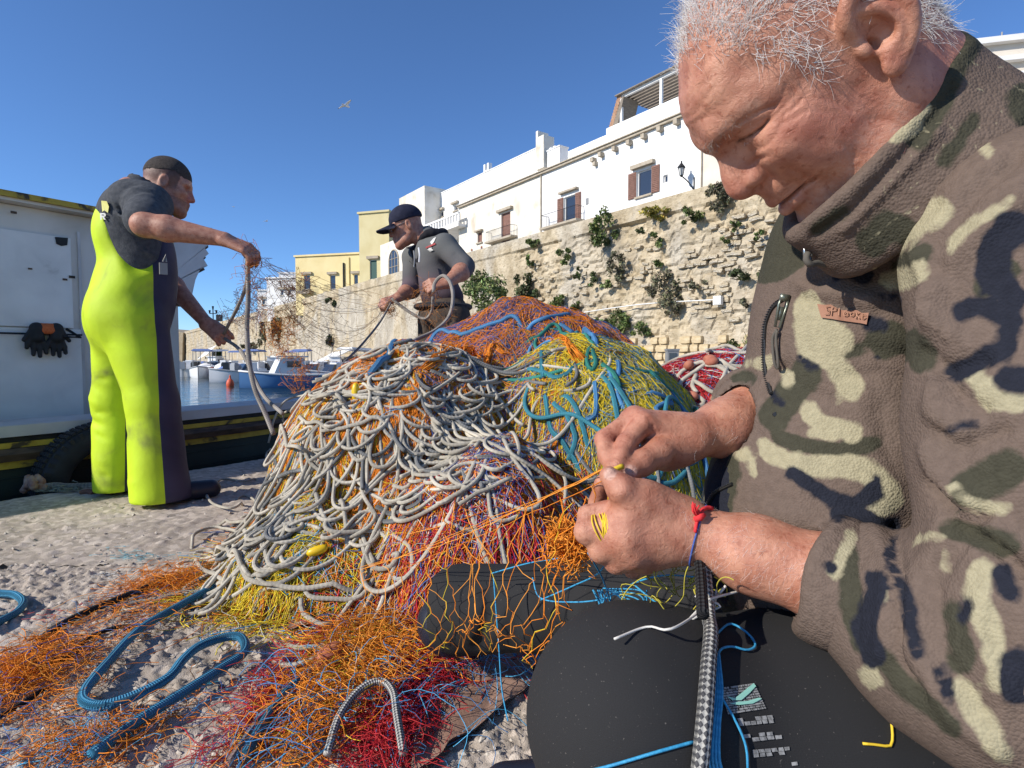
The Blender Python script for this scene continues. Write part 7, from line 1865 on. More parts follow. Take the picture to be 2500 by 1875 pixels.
for P in ([(68, 24), (58, 26), (49, 31)], [(68, 20), (57, 20), (47, 22)], [(68, 16), (57, 13), (47, 13)], [(70, 11), (60, 6), (52, 3)]): s2(P, -.7, 1.1, .02)
for P in ([(50, -2), (44, -16), (40, -30)], [(40, 0), (35, -14), (33, -28)], [(62, -22), (55, -40), (54, -56)], [(30, -40), (22, -55), (20, -70)]): s2(P, -.6, 2.2, .03)
s2([(50, 56), (56, 66)], -3.0, 12, .03); s2([(20, -20), (24, -45)], -2.0, 12, .03)
for z0, am in ((.064, .35), (.073, .4), (.081, .3)):
    sl, x, y, z = sd.sub((.055, -.06, z0 - .01), (.115, .06, z0 + .01))
    sd.F[sl] += (am / 1000.) * np.exp(-((z - z0 - .0018 * np.sin(y * 90 + z0 * 900)) / .0016) ** 2) * np.clip((.052 - np.abs(y)) / .01, 0, 1)
M2(lambda q: V3([(.111, q * .007, .032), (.108, q * .009, .048)], -.0022, .0024))
def ear(q):
    A = np.array(((.93, 0, -.36), (0, 1, 0), (.36, 0, .93))); y = lambda v: q * v
    sd.ell((-.013, y(.0775), .004), (.0165, .0055, .030), A, .006)
    rim = [(-.002, y(.0770), .015), (-.002, y(.0830), .027), (-.012, y(.0870), .0375), (-.026, y(.0900), .0340), (-.0345, y(.0920), .0190), (-.0345, y(.0915), .0020), (-.0270, y(.0880), -.0130), (-.0160, y(.0840), -.0230)]
    P = smooth_path(rim, .004); sd.chain(P, [.0042] * len(P), .005)
    P = smooth_path([(-.012, y(.083), .027), (-.022, y(.0865), .015), (-.0235, y(.0860), .0), (-.017, y(.084), -.011), (-.009, y(.0815), -.0135)], .004); sd.chain(P, [.0040] * len(P), .005)
    sd.ell((-.0105, y(.0865), .004), (.0085, .0085, .0125), A, .004, 's'); sd.ell((-.006, y(.081), -.001), (.005, .010, .006), None, .003, 's')
    sd.ell((.0015, y(.0785), .001), (.0048, .0046, .0062), None, .004); sd.ell((-.006, y(.0815), -.0235), (.0115, .0056, .0105), A, .007)
ear(1); ear(-1)
mV, mF = sd.mesh()
def gauss(c, s): return np.exp(-np.sum(((mV - np.asarray(c)) / s) ** 2, 1))
C = np.tile(SKIN, (len(mV), 1)); red = np.zeros(len(mV))
for c, s, w in (((.118, 0, -.008), .016, .9), ((.098, .016, -.012), .012, .7), ((.06, .055, -.01), .03, .75), ((-.006, .083, -.022), .013, .35), ((-.03, .09, .01), .018, .5), ((.045, .06, -.03), .03, .6), ((.10, 0, .06), .03, .35), ((.02, .066, -.03), .03, .45), ((-.03, .06, -.07), .04, .6)): red = np.maximum(red, w * gauss(c, s))
C = C * (1 - red[:, None]) + SKINR * red[:, None]
ym = np.abs(mV[:, 1])
lipd = np.minimum.reduce([np.sum((mV - np.array(p)) ** 2, 1) for p in ((.104, 0, -.0445), (.099, .010, -.046), (.092, .018, -.0475), (.102, 0, -.0575), (.098, .010, -.056), (.091, .018, -.054))])
lw = np.exp(-lipd / .006 ** 2)[:, None] * .6; C = C * (1 - lw) + np.array((.46, .20, .16)) * lw
C[(mV[:, 2] > .085)] *= np.array((1.0, .96, .94))
def seg_d(P):
    P = np.asarray(P) / 1000.; D = None
    for a, b in zip(P[:-1], P[1:]):
        t = np.clip(((mV[:, 0] - a[0]) * (b[0] - a[0]) + (mV[:, 2] - a[1]) * (b[1] - a[1])) / np.sum((b - a) ** 2), 0, 1); d = np.hypot(mV[:, 0] - a[0] - t * (b[0] - a[0]), mV[:, 2] - a[1] - t * (b[1] - a[1])); D = d if D is None else np.minimum(D, d)
    return D
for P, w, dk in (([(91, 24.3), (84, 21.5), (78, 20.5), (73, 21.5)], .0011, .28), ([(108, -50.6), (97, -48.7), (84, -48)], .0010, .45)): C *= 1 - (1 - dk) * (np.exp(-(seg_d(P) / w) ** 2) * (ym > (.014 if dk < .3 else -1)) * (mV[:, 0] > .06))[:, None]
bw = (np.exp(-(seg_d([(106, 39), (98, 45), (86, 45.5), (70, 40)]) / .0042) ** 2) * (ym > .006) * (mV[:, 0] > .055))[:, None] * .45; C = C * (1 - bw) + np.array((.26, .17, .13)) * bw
stb = (np.clip((-.03 - mV[:, 2]) / .02, 0, 1) * (mV[:, 0] > .01) * np.clip((noise3(mV[:, 0] * 700, mV[:, 1] * 700, mV[:, 2] * 700, 9) - .45) * 3, 0, 1))[:, None] * .22; C = C * (1 - stb) + np.array((.5, .44, .40)) * stb
wm = h2w(mV)

# ---- arms and hands
def cr(x, y, d): return at(1350 + .3617 * x, 900 + .3617 * y, d)
CUFF_N = at(2075, 1432, .535); EL_N = at(2560, 1640, .42)
wN = cr(960, 1118, .60)
sn = SDF(np.minimum(cr(150, 620, .58), at(2120, 1500, .52)) - (.05, .05, .09), np.maximum(cr(150, 620, .70), CUFF_N) + (.03, .06, .06), .0022)
sn.chain([EL_N * .3 + CUFF_N * .7, CUFF_N, cr(1350, 1250, .575), wN], [.047, .043, .036, .0255], .02)
sn.ell(wN, (.028, .020, .026), None, .02)
MC = [cr(490, 1050, .590), cr(490, 1150, .586), cr(545, 1240, .590), cr(620, 1300, .60)]
for p, r0, r1 in zip(MC, (.021, .022, .021, .019), (.0150, .0150, .0142, .013)): sn.cone(cr(890, 1110, .602), p, r0, r1, .016)
PX_ = nrm(cr(900, 1100, .6) - cr(300, 1150, .6))
sn.ell(cr(690, 1065, .602), (.046, .022, .036), np.array((PX_, nrm(np.array((0.15, 1, .0))), nrm(np.cross(PX_, (0.15, 1, 0))))), .016)
TH = [cr(880, 990, .603), cr(610, 868, .592), cr(462, 812, .585), cr(378, 722, .592)]
sn.chain(TH, [.020, .0165, .0132, .0100], .010); sn.ell(TH[2], (.0136, .0138, .0136), None, .005)
sn.chain([cr(660, 940, .600), cr(520, 960, .596)], [.023, .0185], .014); sn.ell(cr(540, 930, .594), (.020, .018, .022), None, .012)
IX = [MC[0], cr(228, 1100, .602), cr(238, 990, .612), cr(372, 945, .606)]; sn.chain(IX[:2], [.0150, .0126], .012); sn.chain(IX[1:], [.0124, .0112, .0096], .003)
MD = [MC[1], cr(325, 1225, .600), cr(262, 1080, .645), cr(300, 900, .650), cr(332, 770, .634)]; sn.chain(MD[:2], [.0150, .0128], .012); sn.chain(MD[1:], [.0125, .0105, .0098, .0088], .003)
sn.chain([MC[2], cr(430, 1300, .604)], [.0142, .0124], .012); sn.chain([cr(430, 1300, .604), cr(430, 1300, .604), cr(350, 1180, .662), cr(440, 1080, .662)], [.0122, .0122, .0102, .0088], .003); sn.chain([MC[3], cr(545, 1345, .612), cr(480, 1230, .668), cr(560, 1130, .66)], [.0130, .0110, .0092, .0080], .004)
for p in (IX[1], MD[1], cr(430, 1300, .604)): sn.ell(p, (.0128,) * 3, None, .004)
sn.ell(cr(386, 716, .5838), (.0062, .0030, .0068), None, .001)
for p in MC[:3]: sn.stroke([cr(800, 1100, .583), p + (0, -.014, 0)], .0016, .005)
for x in (420, 438): sn.stroke([cr(x, 770, .572), cr(x + 30, 815, .570)], -.0011, .0014)
for x, y in ((900, 1000), (925, 1060), (930, 1130), (920, 1200)): sn.stroke([cr(x, y, .58), cr(x + 12, y + 50, .58)], -.0012, .0016)
for k in range(5): sn.stroke([cr(500 + 28 * k, 880 + 6 * k, .578), cr(520 + 30 * k, 930 + 14 * k, .578)], -.0009, .0016)
nV, nF = sn.mesh()
wF = cr(935, 462, .680)
CUFF_F = at(1850, 1000, .735); EL_F = at(2040, 960, .84)
sf = SDF(np.minimum(cr(300, 250, .58), CUFF_F) - (.03, .05, .12), np.maximum(cr(300, 250, .70), EL_F * .3 + CUFF_F * .7) + (.05, .03, .05), .0022)
sf.chain([EL_F * .3 + CUFF_F * .7, CUFF_F, cr(1170, 400, .705), wF], [.042, .038, .033, .0255], .02)
MI, MM, MRg = cr(612, 372, .662), cr(552, 335, .678), cr(520, 345, .694)
for p, r0, r1 in ((MI, .021, .0132), (MM, .021, .0132), (MRg, .019, .0125)): sf.cone(wF, p, r0, r1, .012)
sf.ell(cr(790, 440, .682), (.040, .022, .022), None, .014)
for p in (MI, MM): sf.ell(p, (.0118,) * 3, None, .010)
sf.chain([MI, cr(492, 505, .640), cr(458, 595, .626), cr(440, 655, .614)], [.0128, .0108, .0098, .0082], .005)
sf.chain([MM, cr(348, 478, .662), cr(366, 592, .638), cr(398, 660, .620)], [.0128, .0110, .0100, .0084], .005)
sf.chain([MRg, cr(380, 505, .692), cr(400, 600, .668), cr(425, 660, .645)], [.012, .0100, .0092, .0080], .005)
sf.chain([cr(560, 390, .705), cr(470, 540, .705), cr(500, 640, .685), cr(560, 660, .67)], [.011, .009, .0085, .0075], .005)
sf.chain([cr(840, 510, .672), cr(710, 568, .652), cr(595, 640, .632), cr(515, 692, .618)], [.019, .0175, .0145, .0118], .005); sf.ell(cr(790, 545, .670), (.024, .018, .018), None, .012)
sf.chain([cr(860, 560, .675), cr(760, 610, .672)], [.016, .013], .016)
for k in range(4): sf.stroke([cr(640 + 14 * k, 560 + 12 * k, .634), cr(665 + 14 * k, 610 + 12 * k, .636)], -.001, .0014)
for k in range(4): sf.stroke([cr(640 + 12 * k, 330 + 18 * k, .65), cr(650 + 22 * k, 400 + 16 * k, .648)], -.0012, .0016)
fV, fF = sf.mesh()
def hand_col(Vx, nails, knuck):
    Cx = np.tile(SKIN * np.array((.98, .95, .92)), (len(Vx), 1)); t = noise3(Vx[:, 0] * 60, Vx[:, 1] * 60, Vx[:, 2] * 60, 3); Cx = Cx * (1 - .25 * t[:, None]) + SKINR * .25 * t[:, None]
    for p in knuck: w = .5 * np.exp(-np.sum((Vx - p) ** 2, 1) / .014 ** 2)[:, None]; Cx = Cx * (1 - w) + SKINR * w
    for p, rr in nails:
        d = np.linalg.norm(Vx - p, axis=1); w = np.clip((rr - d) / .0012, 0, 1)[:, None] * .8; Cx = Cx * (1 - w) + NAIL * w
    return Cx
nailN = cr(388, 712, .5835); nailF = cr(520, 697, .6085)
CN = hand_col(nV, [(nailN, .0078)], MC + [TH[2]]); CF = hand_col(fV, [(nailF, .0085)], [MI, MM, cr(492, 505, .64), cr(348, 478, .662)])
st = SDF(at(1700, 500, .5) - (0, .25, .55), at(2750, 500, 1.0) + (0, .1, .3), .016)
HIPS = at(2420, 1620, .72); CHEST = at(2260, 760, .66); NECKB = at(2240, 560, .64); SH_N = at(2520, 660, .50); SH_F = at(2120, 640, .86)
st.chain([HIPS, CHEST, NECKB], [.13, .12, .055], .05); st.chain([SH_N, NECKB, SH_F], [.05, .06, .05], .05); st.chain([SH_N, EL_N, EL_N * .3 + CUFF_N * .7], [.045, .042, .042], .03); st.chain([SH_F, EL_F, EL_F * .3 + CUFF_F * .7], [.045, .04, .038], .03); st.chain([NECKB, h2w((-.02, 0, -.16))], [.045, .045], .03)
tV, tF = st.mesh()
bV, bF = joinm((wm, mF), (nV, nF), (fV, fF), (tV, tF)); bC = np.concatenate([C, CN, CF, np.tile(SKIN, (len(tV), 1))])
obj("body", bV, bF, M_SKIN, old, Col=bC)

# ---- hair
r_ = np.random.default_rng(12)
M_WHAIR = mat("white_hair", (.74, .73, .71), .45, spec=.4); M_BROW = mat("grey_brow_hair", (.30, .26, .23), .6)
def hair_strands(roots, dirs, L, n, r, curl, drop, rad):
    S = len(roots); P = np.zeros((S, n, 3)); P[:, 0] = roots; d = dirs.copy(); k = r.normal(0, curl, (S, 3))
    for i in range(1, n):
        d = nrm(d + k + r.normal(0, curl * .5, (S, 3)) + drop); P[:, i] = P[:, i - 1] + d * (L / (n - 1))[:, None]
    rr = rad * np.linspace(1, .45, n)[None] * np.ones((S, 1)); return P, rr
mn = np.zeros_like(mV); v0, v1, v2 = mV[mF[:, 0]], mV[mF[:, 1]], mV[mF[:, 2]]; fn = np.cross(v1 - v0, v2 - v0)
for k in range(4): np.add.at(mn, mF[:, k], fn)
mn = nrm(mn)
x, y, z = mV[:, 0], mV[:, 1], mV[:, 2]; ay = np.abs(y)
hl = np.interp(x, [-.10, -.045, -.03, .0, .012, .02, .032, .039, .05, .056, .063, .070, .08], [-.055, -.05, -.02, .043, .040, .020, .006, .034, .058, .066, .085, .100, .118])   # height of the hair edge
on = (z > hl) & ~((ay > .0785) & (x > -.045) & (x < .012))
on &= (z > -.06)
dens = np.clip((z - hl) / .02, .18, 1) * np.where(x > .05, .6, 1)
cand = np.where(on & (y > -.075))[0]; pr = dens[cand]; pr = pr / pr.sum()
k = r_.choice(cand, 10500, p=pr); nrml = mn[k]
tang = np.stack([np.full(len(k), -.25), np.zeros(len(k)), np.full(len(k), -.55)], 1) + np.where((z[k] > .07)[:, None], np.array((-.5, .0, .75)), 0) + r_.normal(0, .3, (len(k), 3))
tang -= nrml * np.sum(tang * nrml, 1, keepdims=True)
dirs = nrm(nrml * (r_.uniform(.08, .36, (len(k), 1)) + .12 * (z[k] > .08)[:, None]) + nrm(tang) * .9)
P, rr = hair_strands(mV[k] - nrml * .001, dirs, r_.uniform(.010, .024, len(k)) * np.where(z[k] > .08, 1.2, 1), 5, r_, .22, np.array((.0, 0, -.04)), .0002)
V, F, idx = strands(h2w(P.reshape(-1, 3)).reshape(P.shape), rr); o = obj("hair", V, F, M_WHAIR, old); o["kind"] = "stuff"
k = r_.choice(cand, 2600, p=pr); dirs = nrm(mn[k] * .5 + r_.normal(0, .5, (len(k), 3)))
P, rr = hair_strands(mV[k], dirs, r_.uniform(.005, .010, len(k)), 4, r_, .15, np.zeros(3), .00026); V, F, idx = strands(h2w(P.reshape(-1, 3)).reshape(P.shape), rr); o = obj("hair", V, F, M_WHAIR, old); o["kind"] = "stuff"
bp = np.array([(.108, .008, .038), (.1025, .022, .044), (.087, .040, .044), (.070, .052, .037)]); t = r_.random(260) ** .8 * 2.99; i = t.astype(int); u = (t - i)[:, None]
root = bp[i] * (1 - u) + bp[i + 1] * u + r_.normal(0, .0024, (260, 3)); d = nrm(np.array((.3, .35, -.5)) + r_.normal(0, .35, (260, 3)))
P, rr = hair_strands(root, d, r_.uniform(.005, .010, 260), 5, r_, .12, np.zeros(3), .00012); V, F, _ = strands(h2w(P.reshape(-1, 3)).reshape(P.shape), rr); o = obj("eyebrow", V, F, M_BROW, old); o["kind"] = "stuff"
bp = np.array([(.0905, .024, .0215), (.0885, .034, .0205), (.080, .043, .0215)]); t = r_.random(60) * 1.99; i = t.astype(int); u = (t - i)[:, None]; root = bp[i] * (1 - u) + bp[i + 1] * u - (.002, 0, 0)
P, rr = hair_strands(root, nrm(np.array((.6, .4, -.35)) + r_.normal(0, .2, (60, 3))), np.full(60, .006), 4, r_, .08, np.zeros(3), .00009); V, F, _ = strands(h2w(P.reshape(-1, 3)).reshape(P.shape), rr); o = obj("eyelashes", V, F, M_WHAIR, old); o["kind"] = "stuff"
def arm_hair(Vx, Fx, sel, n, d0):
    nm = np.zeros_like(Vx); f = np.cross(Vx[Fx[:, 1]] - Vx[Fx[:, 0]], Vx[Fx[:, 2]] - Vx[Fx[:, 0]])
    for k in range(4): np.add.at(nm, Fx[:, k], f)
    nm = nrm(nm); c = np.where(sel(Vx) & (nm[:, 2] > -.25))[0]; k = r_.choice(c, n); d = nrm(nm[k] * .3 + d0 + r_.normal(0, .35, (n, 3)))
    P, rr = hair_strands(Vx[k], d, r_.uniform(.006, .017, n), 5, r_, .16, np.zeros(3), .00007); V, F, _ = strands(P, rr); o = obj("arm_hair", V, F, M_WHAIR, old); o["kind"] = "stuff"
arm_hair(nV, nF, lambda v: (v[:, 0] > wN[0] - .02), 1000, nrm(np.array((-.6, 0, -.6)))); arm_hair(fV, fF, lambda v: v[:, 0] > wF[0] - .01, 350, nrm(np.array((-.6, 0, -.2))))
# ---- camouflage fleece
def px_of_pts(V):
    d = V - ORI; z = d @ FWD; return 1250 + FPX * (d @ RIGHT) / z, 937.5 + FPX * (d @ DOWN) / z, z
def vnormals(V, F):
    n = np.zeros_like(V); f = np.cross(V[F[:, 2]] - V[F[:, 0]], V[F[:, 3]] - V[F[:, 1]])
    for k in range(4): np.add.at(n, F[:, k], f)
    return nrm(n)
def pdist(px, py, P):
    P = np.asarray(P, float); D = None
    for a, b in zip(P[:-1], P[1:]):
        ba = b - a; L = max(float(ba @ ba), 1e-9); t = np.clip(((px - a[0]) * ba[0] + (py - a[1]) * ba[1]) / L, 0, 1)
        d = np.hypot(px - a[0] - t * ba[0], py - a[1] - t * ba[1]); D = d if D is None else np.minimum(D, d)
    return D
def emboss(V, F, lines):
    """push folds (traced lines, height mm, half width px) into the cloth along its normals"""
    N_ = vnormals(V, F); px, py, z = px_of_pts(V); facing = np.clip(-(N_ @ FWD) * 3 + .8, 0, 1); h = np.zeros(len(V))
    for P, am, sg in lines: h += am / 1000. * np.exp(-(pdist(px, py, P) / sg) ** 2)
    return V + N_ * (h * facing)[:, None]
lo = at(1560, 900, .62); lo = np.array((.10, .27, .02)); hi = np.array((.86, 1.06, 1.20))
sj = SDF(lo, hi, .0055)
sj.chain([at(2150, 600, .68), at(2150, 720, .69), at(2132, 900, .695), at(2066, 1180, .70), at(2020, 1340, .70), at(2150, 1560, .68)], [.115, .125, .127, .141, .135, .12], .06)
sj.chain([at(2350, 470, .64), at(2390, 700, .67), at(2420, 1000, .69), at(2420, 1400, .69), at(2500, 1650, .67)], [.09, .13, .14, .15, .16], .07)
sj.chain([at(2250, 640, .82), at(2230, 1100, .84), at(2330, 1450, .82)], [.12, .14, .15], .08)
sj.chain([at(2340, 440, .61), at(2450, 470, .57), at(2540, 600, .47)], [.05, .072, .088], .04); sj.chain([at(2200, 470, .74), at(2150, 620, .84)], [.09, .09], .05)
sj.chain([h2w((-.050, 0, -.155)), at(2440, 450, .58)], [.045, .068], .03)
S_, E_ = at(2535, 600, .465), at(2600, 1480, .415)
sj.chain([S_, at(2560, 1050, .44), E_], [.092, .088, .09], .03)
sj.chain([at(2590, 1500, .42), at(2470, 1600, .44), at(2300, 1545, .485), at(2160, 1470, .52)], [.092, .092, .083, .066], .02)
sj.chain([at(2160, 1470, .52), at(2072, 1432, .538)], [.064, .0545], .012); sj.chain([at(2078, 1434, .537), at(2058, 1428, .540)], [.0575, .0565], .006)
sj.chain([at(2150, 640, .85), at(2060, 900, .86), at(1925, 965, .79)], [.08, .075, .062], .04); sj.chain([at(1925, 965, .79), at(1850, 1000, .742)], [.058, .052], .015); sj.chain([at(1858, 997, .745), at(1846, 1003, .738)], [.055, .054], .006)
sj.chain([at(1900, 1370, .69), at(2130, 1600, .655), at(2500, 1790, .60)], [.05, .05, .07], .04)
sj.chain([at(2100, 1440, .533), at(1960, 1392, .555)], [.046, .043], .004, 's'); sj.chain([CUFF_F * .8 + EL_F * .2, CUFF_F, cr(1250, 380, .70)], [.042, .042, .040], .004, 's')
sj.chain([h2w((-.02, 0, -.06)), h2w((-.05, 0, -.17))], [.060, .060], .02, 's')
for P_ in ([at(2300, 640, .53), at(2310, 900, .54), at(2330, 1180, .53)], [at(2330, 1240, .50), at(2250, 1300, .54)]): sj.stroke(P_, -.03, .022)
V, F = sj.mesh()
FOLDS = [([(2250, 620), (2290, 770), (2260, 830)], 9, 26), ([(2300, 700), (2280, 760), (2330, 820)], 10, 24), ([(2255, 860), (2300, 900), (2400, 880)], -9, 18), ([(2290, 940), (2280, 1000), (2340, 1060)], 9, 26), ([(2290, 900), (2330, 960), (2400, 1000)], -9, 16),
         ([(2270, 1100), (2300, 1160), (2360, 1220)], 11, 28), ([(2300, 1060), (2350, 1090), (2450, 1050)], -8, 18), ([(2270, 1180), (2320, 1240), (2400, 1270)], -14, 14), ([(2330, 1280), (2420, 1330), (2500, 1400)], -12, 16), ([(2340, 1250), (2420, 1290), (2500, 1340)], 8, 18),
         ([(2000, 690), (2060, 640), (2160, 590), (2280, 500)], -5, 20), ([(1950, 690), (2000, 710), (2120, 730)], 5, 20), ([(1960, 730), (2050, 750), (2140, 770)], -6, 12), ([(2130, 740), (2180, 700), (2230, 640), (2300, 560)], 5, 26), ([(2100, 850), (2200, 870), (2260, 860)], -5, 20), ([(2050, 920), (2150, 910), (2250, 930)], -4, 18),
         ([(2100, 480), (2180, 420), (2300, 280), (2400, 180)], -9, 20), ([(2110, 560), (2230, 450), (2350, 330)], 6, 22), ([(2270, 600), (2380, 460), (2480, 380)], -8, 22), ([(2330, 640), (2420, 540), (2500, 480)], 6, 24),
         ([(2085, 1290), (2092, 1400), (2085, 1560)], -5, 9), ([(2140, 1285), (2165, 1400), (2150, 1590)], 5, 22), ([(2180, 1290), (2205, 1420), (2190, 1620), (2250, 1700)], -8, 11), ([(2290, 1290), (2230, 1400), (2230, 1580), (2330, 1750), (2440, 1830)], 7, 24), ([(2360, 1300), (2280, 1420), (2300, 1600), (2400, 1740)], -5, 18), ([(2400, 1450), (2380, 1560), (2460, 1700)], 5, 24),
         ([(1880, 1260), (2000, 1270), (2120, 1280)], 4, 30), ([(1850, 1010), (1950, 1100), (1960, 1200)], 3, 26), ([(2150, 1000), (2170, 1100), (2230, 1200)], -4, 24), ([(1900, 900), (1960, 960), (2060, 980)], -4, 20),
         ([(1810, 930), (1860, 900), (1930, 890)], -4, 14), ([(1870, 990), (1880, 940), (1900, 900)], -6, 10)]
V = emboss(V, F, FOLDS)
TAN_ = [([(2130, 615), (2190, 580), (2250, 540), (2300, 505)], 28), ([(2180, 685), (2230, 655)], 24), ([(1965, 765), (2009, 805), (2043, 832)], 40), ([(1975, 850), (2020, 880), (2055, 930), (2080, 965)], 24), ([(1960, 800), (1975, 850)], 30), ([(1995, 985), (2024, 1015), (2060, 1050), (2085, 1066)], 22), ([(2005, 1045), (2050, 1060)], 16), ([(1855, 1080), (1922, 1118), (1995, 1136), (2067, 1138), (2120, 1155), (2185, 1205), (2150, 1230)], 26),
        ([(2380, 905), (2419, 963), (2490, 990)], 26), ([(2310, 600), (2380, 540), (2480, 475)], 14), ([(2342, 1180), (2352, 1190)], 14), ([(2064, 1325), (2020, 1380)], 18), ([(2262, 1310), (2300, 1318)], 12), ([(2312, 1370), (2310, 1400)], 12), ([(2408, 1398), (2385, 1450), (2425, 1539), (2440, 1640)], 32), ([(2363, 1680), (2425, 1765), (2445, 1815)], 32), ([(2150, 1420), (2150, 1440)], 10),
        ([(2360, 190), (2400, 210), (2460, 180), (2490, 200)], 24), ([(2420, 290), (2380, 350), (2400, 380)], 14), ([(2180, 470), (2240, 400), (2290, 330)], 22), ([(1880, 880), (1850, 890)], 16), ([(1925, 920), (1935, 930)], 12), ([(1800, 1090), (1830, 1150)], 10), ([(2120, 1620), (2140, 1660)], 18), ([(1840, 1350), (1880, 1400)], 14), ([(2380, 1215), (2440, 1240)], 14)]
OLV_ = [([(2110, 590), (2165, 562), (2200, 568)], 30), ([(2236, 611), (2205, 645)], 26), ([(2139, 847), (2187, 828), (2236, 837), (2260, 865)], 38), ([(1980, 857), (2043, 878), (2090, 860)], 13), ([(1898, 1010), (1946, 948), (1972, 920)], 38), ([(1900, 1050), (1970, 1083), (2052, 1095), (2139, 1100)], 22), ([(2380, 1185), (2470, 1150)], 42), ([(2340, 1290), (2450, 1330)], 34), ([(2058, 1358), (2066, 1454), (2105, 1550)], 34), ([(2150, 1600), (2230, 1690), (2330, 1770)], 28), ([(2330, 1500), (2350, 1600)], 30), ([(1830, 920), (1800, 935)], 12), ([(2400, 700), (2480, 640)], 26), ([(2300, 400), (2360, 300)], 18)]
NVY_ = [([(2043, 664), (2081, 657), (2120, 676)], 24), ([(2163, 727), (2195, 720)], 9), ([(2122, 800), (2152, 800)], 20), ([(2490, 540), (2452, 596), (2428, 659), (2457, 702)], 44), ([(2335, 755), (2404, 742), (2467, 775), (2452, 837), (2404, 866), (2345, 898)], 26), ([(2467, 924), (2490, 930)], 36), ([(2332, 1043), (2390, 1026)], 10), ([(1946, 1155), (1995, 1189), (2043, 1223), (2101, 1237), (2149, 1192)], 19), ([(2060, 1262), (2187, 1268)], 20), ([(2007, 1364), (2012, 1372)], 13), ([(2137, 1400), (2100, 1516), (2131, 1590)], 28), ([(2182, 1330), (2211, 1454), (2244, 1596)], 16), ([(2476, 1600), (2490, 1660)], 40), ([(2453, 1398), (2480, 1440)], 24), ([(2360, 1470), (2350, 1500)], 14), ([(2300, 1640), (2330, 1700)], 20), ([(1960, 880), (1990, 905)], 9), ([(1900, 955), (1930, 970)], 8), ([(2080, 520), (2150, 450)], 16), ([(2480, 250), (2440, 310)], 20), ([(2120, 880), (2132, 890)], 3)]
def camo_fields(V):
    px, py, z = px_of_pts(V); q = V * 9.; vis = (px > 1780) & (px < 2520) & (py > 40) & (py < 1880)
    wx, wy = [52 * (noise3(V[:, 0] * 22, V[:, 1] * 22, V[:, 2] * 22, q_) - .5) + 10 * (noise3(V[:, 0] * 60, V[:, 1] * 60, V[:, 2] * 60, q_ + 5) - .5) for q_ in (1, 2)]
    out = []
    for k, (lst, th) in enumerate(((TAN_, .30), (OLV_, .36), (NVY_, .30))):
        nfield = (noise3(q[:, 0] * 1. + 31 * k, q[:, 1], q[:, 2] * 1.3, 50 + k) - th) * .12
        D = np.full(len(V), 1e3)
        for P, w in lst: D = np.minimum(D, pdist(px + wx, py + wy, P) - w)
        d = D * z / FPX
        out.append(np.where(vis, np.minimum(d, .05 if k != 1 else nfield + .012), nfield))
    return out
def camo_extra(m, nt, N, b):
    L = nt.links; tc = N.new("ShaderNodeTexCoord"); prev = None
    nz = N.new("ShaderNodeTexNoise"); nz.inputs["Scale"].default_value = 90; nz.inputs["Detail"].default_value = 4; L.new(tc.outputs["Object"], nz.inputs["Vector"])
    for nm, c in (("c1", (.052, .050, .035)), ("c0", (.32, .288, .188)), ("c2", (.018, .020, .029))):
        a = N.new("ShaderNodeAttribute"); a.attribute_name = nm
        s_ = N.new("ShaderNodeMath"); s_.operation = 'MULTIPLY_ADD'; s_.inputs[1].default_value = .010; L.new(nz.outputs["Fac"], s_.inputs[0]); L.new(a.outputs["Fac"], s_.inputs[2])
        mr = N.new("ShaderNodeMapRange"); mr.inputs[1].default_value = .0072; mr.inputs[2].default_value = .0034; mr.inputs[3].default_value = 0; mr.inputs[4].default_value = 1; L.new(s_.outputs[0], mr.inputs[0])
        mx = N.new("ShaderNodeMix"); mx.data_type = 'RGBA'; L.new(mr.outputs[0], mx.inputs[0]); mx.inputs[7].default_value = (*c, 1)
        if prev is None: mx.inputs[6].default_value = (.132, .098, .079, 1)
        else: L.new(prev, mx.inputs[6])
        prev = mx.outputs[2]
    v = N.new("ShaderNodeTexVoronoi"); v.inputs["Scale"].default_value = 420; L.new(tc.outputs["Object"], v.inputs["Vector"])
    n2 = N.new("ShaderNodeTexNoise"); n2.inputs["Scale"].default_value = 150; n2.inputs["Detail"].default_value = 5; L.new(tc.outputs["Object"], n2.inputs["Vector"])
    r = N.new("ShaderNodeMapRange"); r.inputs[3].default_value = .72; r.inputs[4].default_value = 1.25; L.new(n2.outputs["Fac"], r.inputs[0])
    m2 = N.new("ShaderNodeMix"); m2.data_type = 'RGBA'; m2.blend_type = 'MULTIPLY'; m2.inputs[0].default_value = 1; L.new(prev, m2.inputs[6]); L.new(r.outputs[0], m2.inputs[7]); L.new(m2.outputs[2], b.inputs["Base Color"])
    ad = N.new("ShaderNodeMath"); ad.operation = 'MULTIPLY_ADD'; ad.inputs[1].default_value = -1; L.new(v.outputs["Distance"], ad.inputs[0]); L.new(n2.outputs["Fac"], ad.inputs[2])
    bp = N.new("ShaderNodeBump"); bp.inputs["Strength"].default_value = .5; bp.inputs["Distance"].default_value = .0018; L.new(ad.outputs[0], bp.inputs["Height"]); L.new(bp.outputs[0], b.inputs["Normal"])
M_CAMO = mat("camouflage_fleece", (.1, .1, .1), .95, spec=.1, extra=camo_extra)
c0, c1, c2 = camo_fields(V); jacket = obj("jacket", V, F, M_CAMO, old, c0=c0, c1=c1, c2=c2)
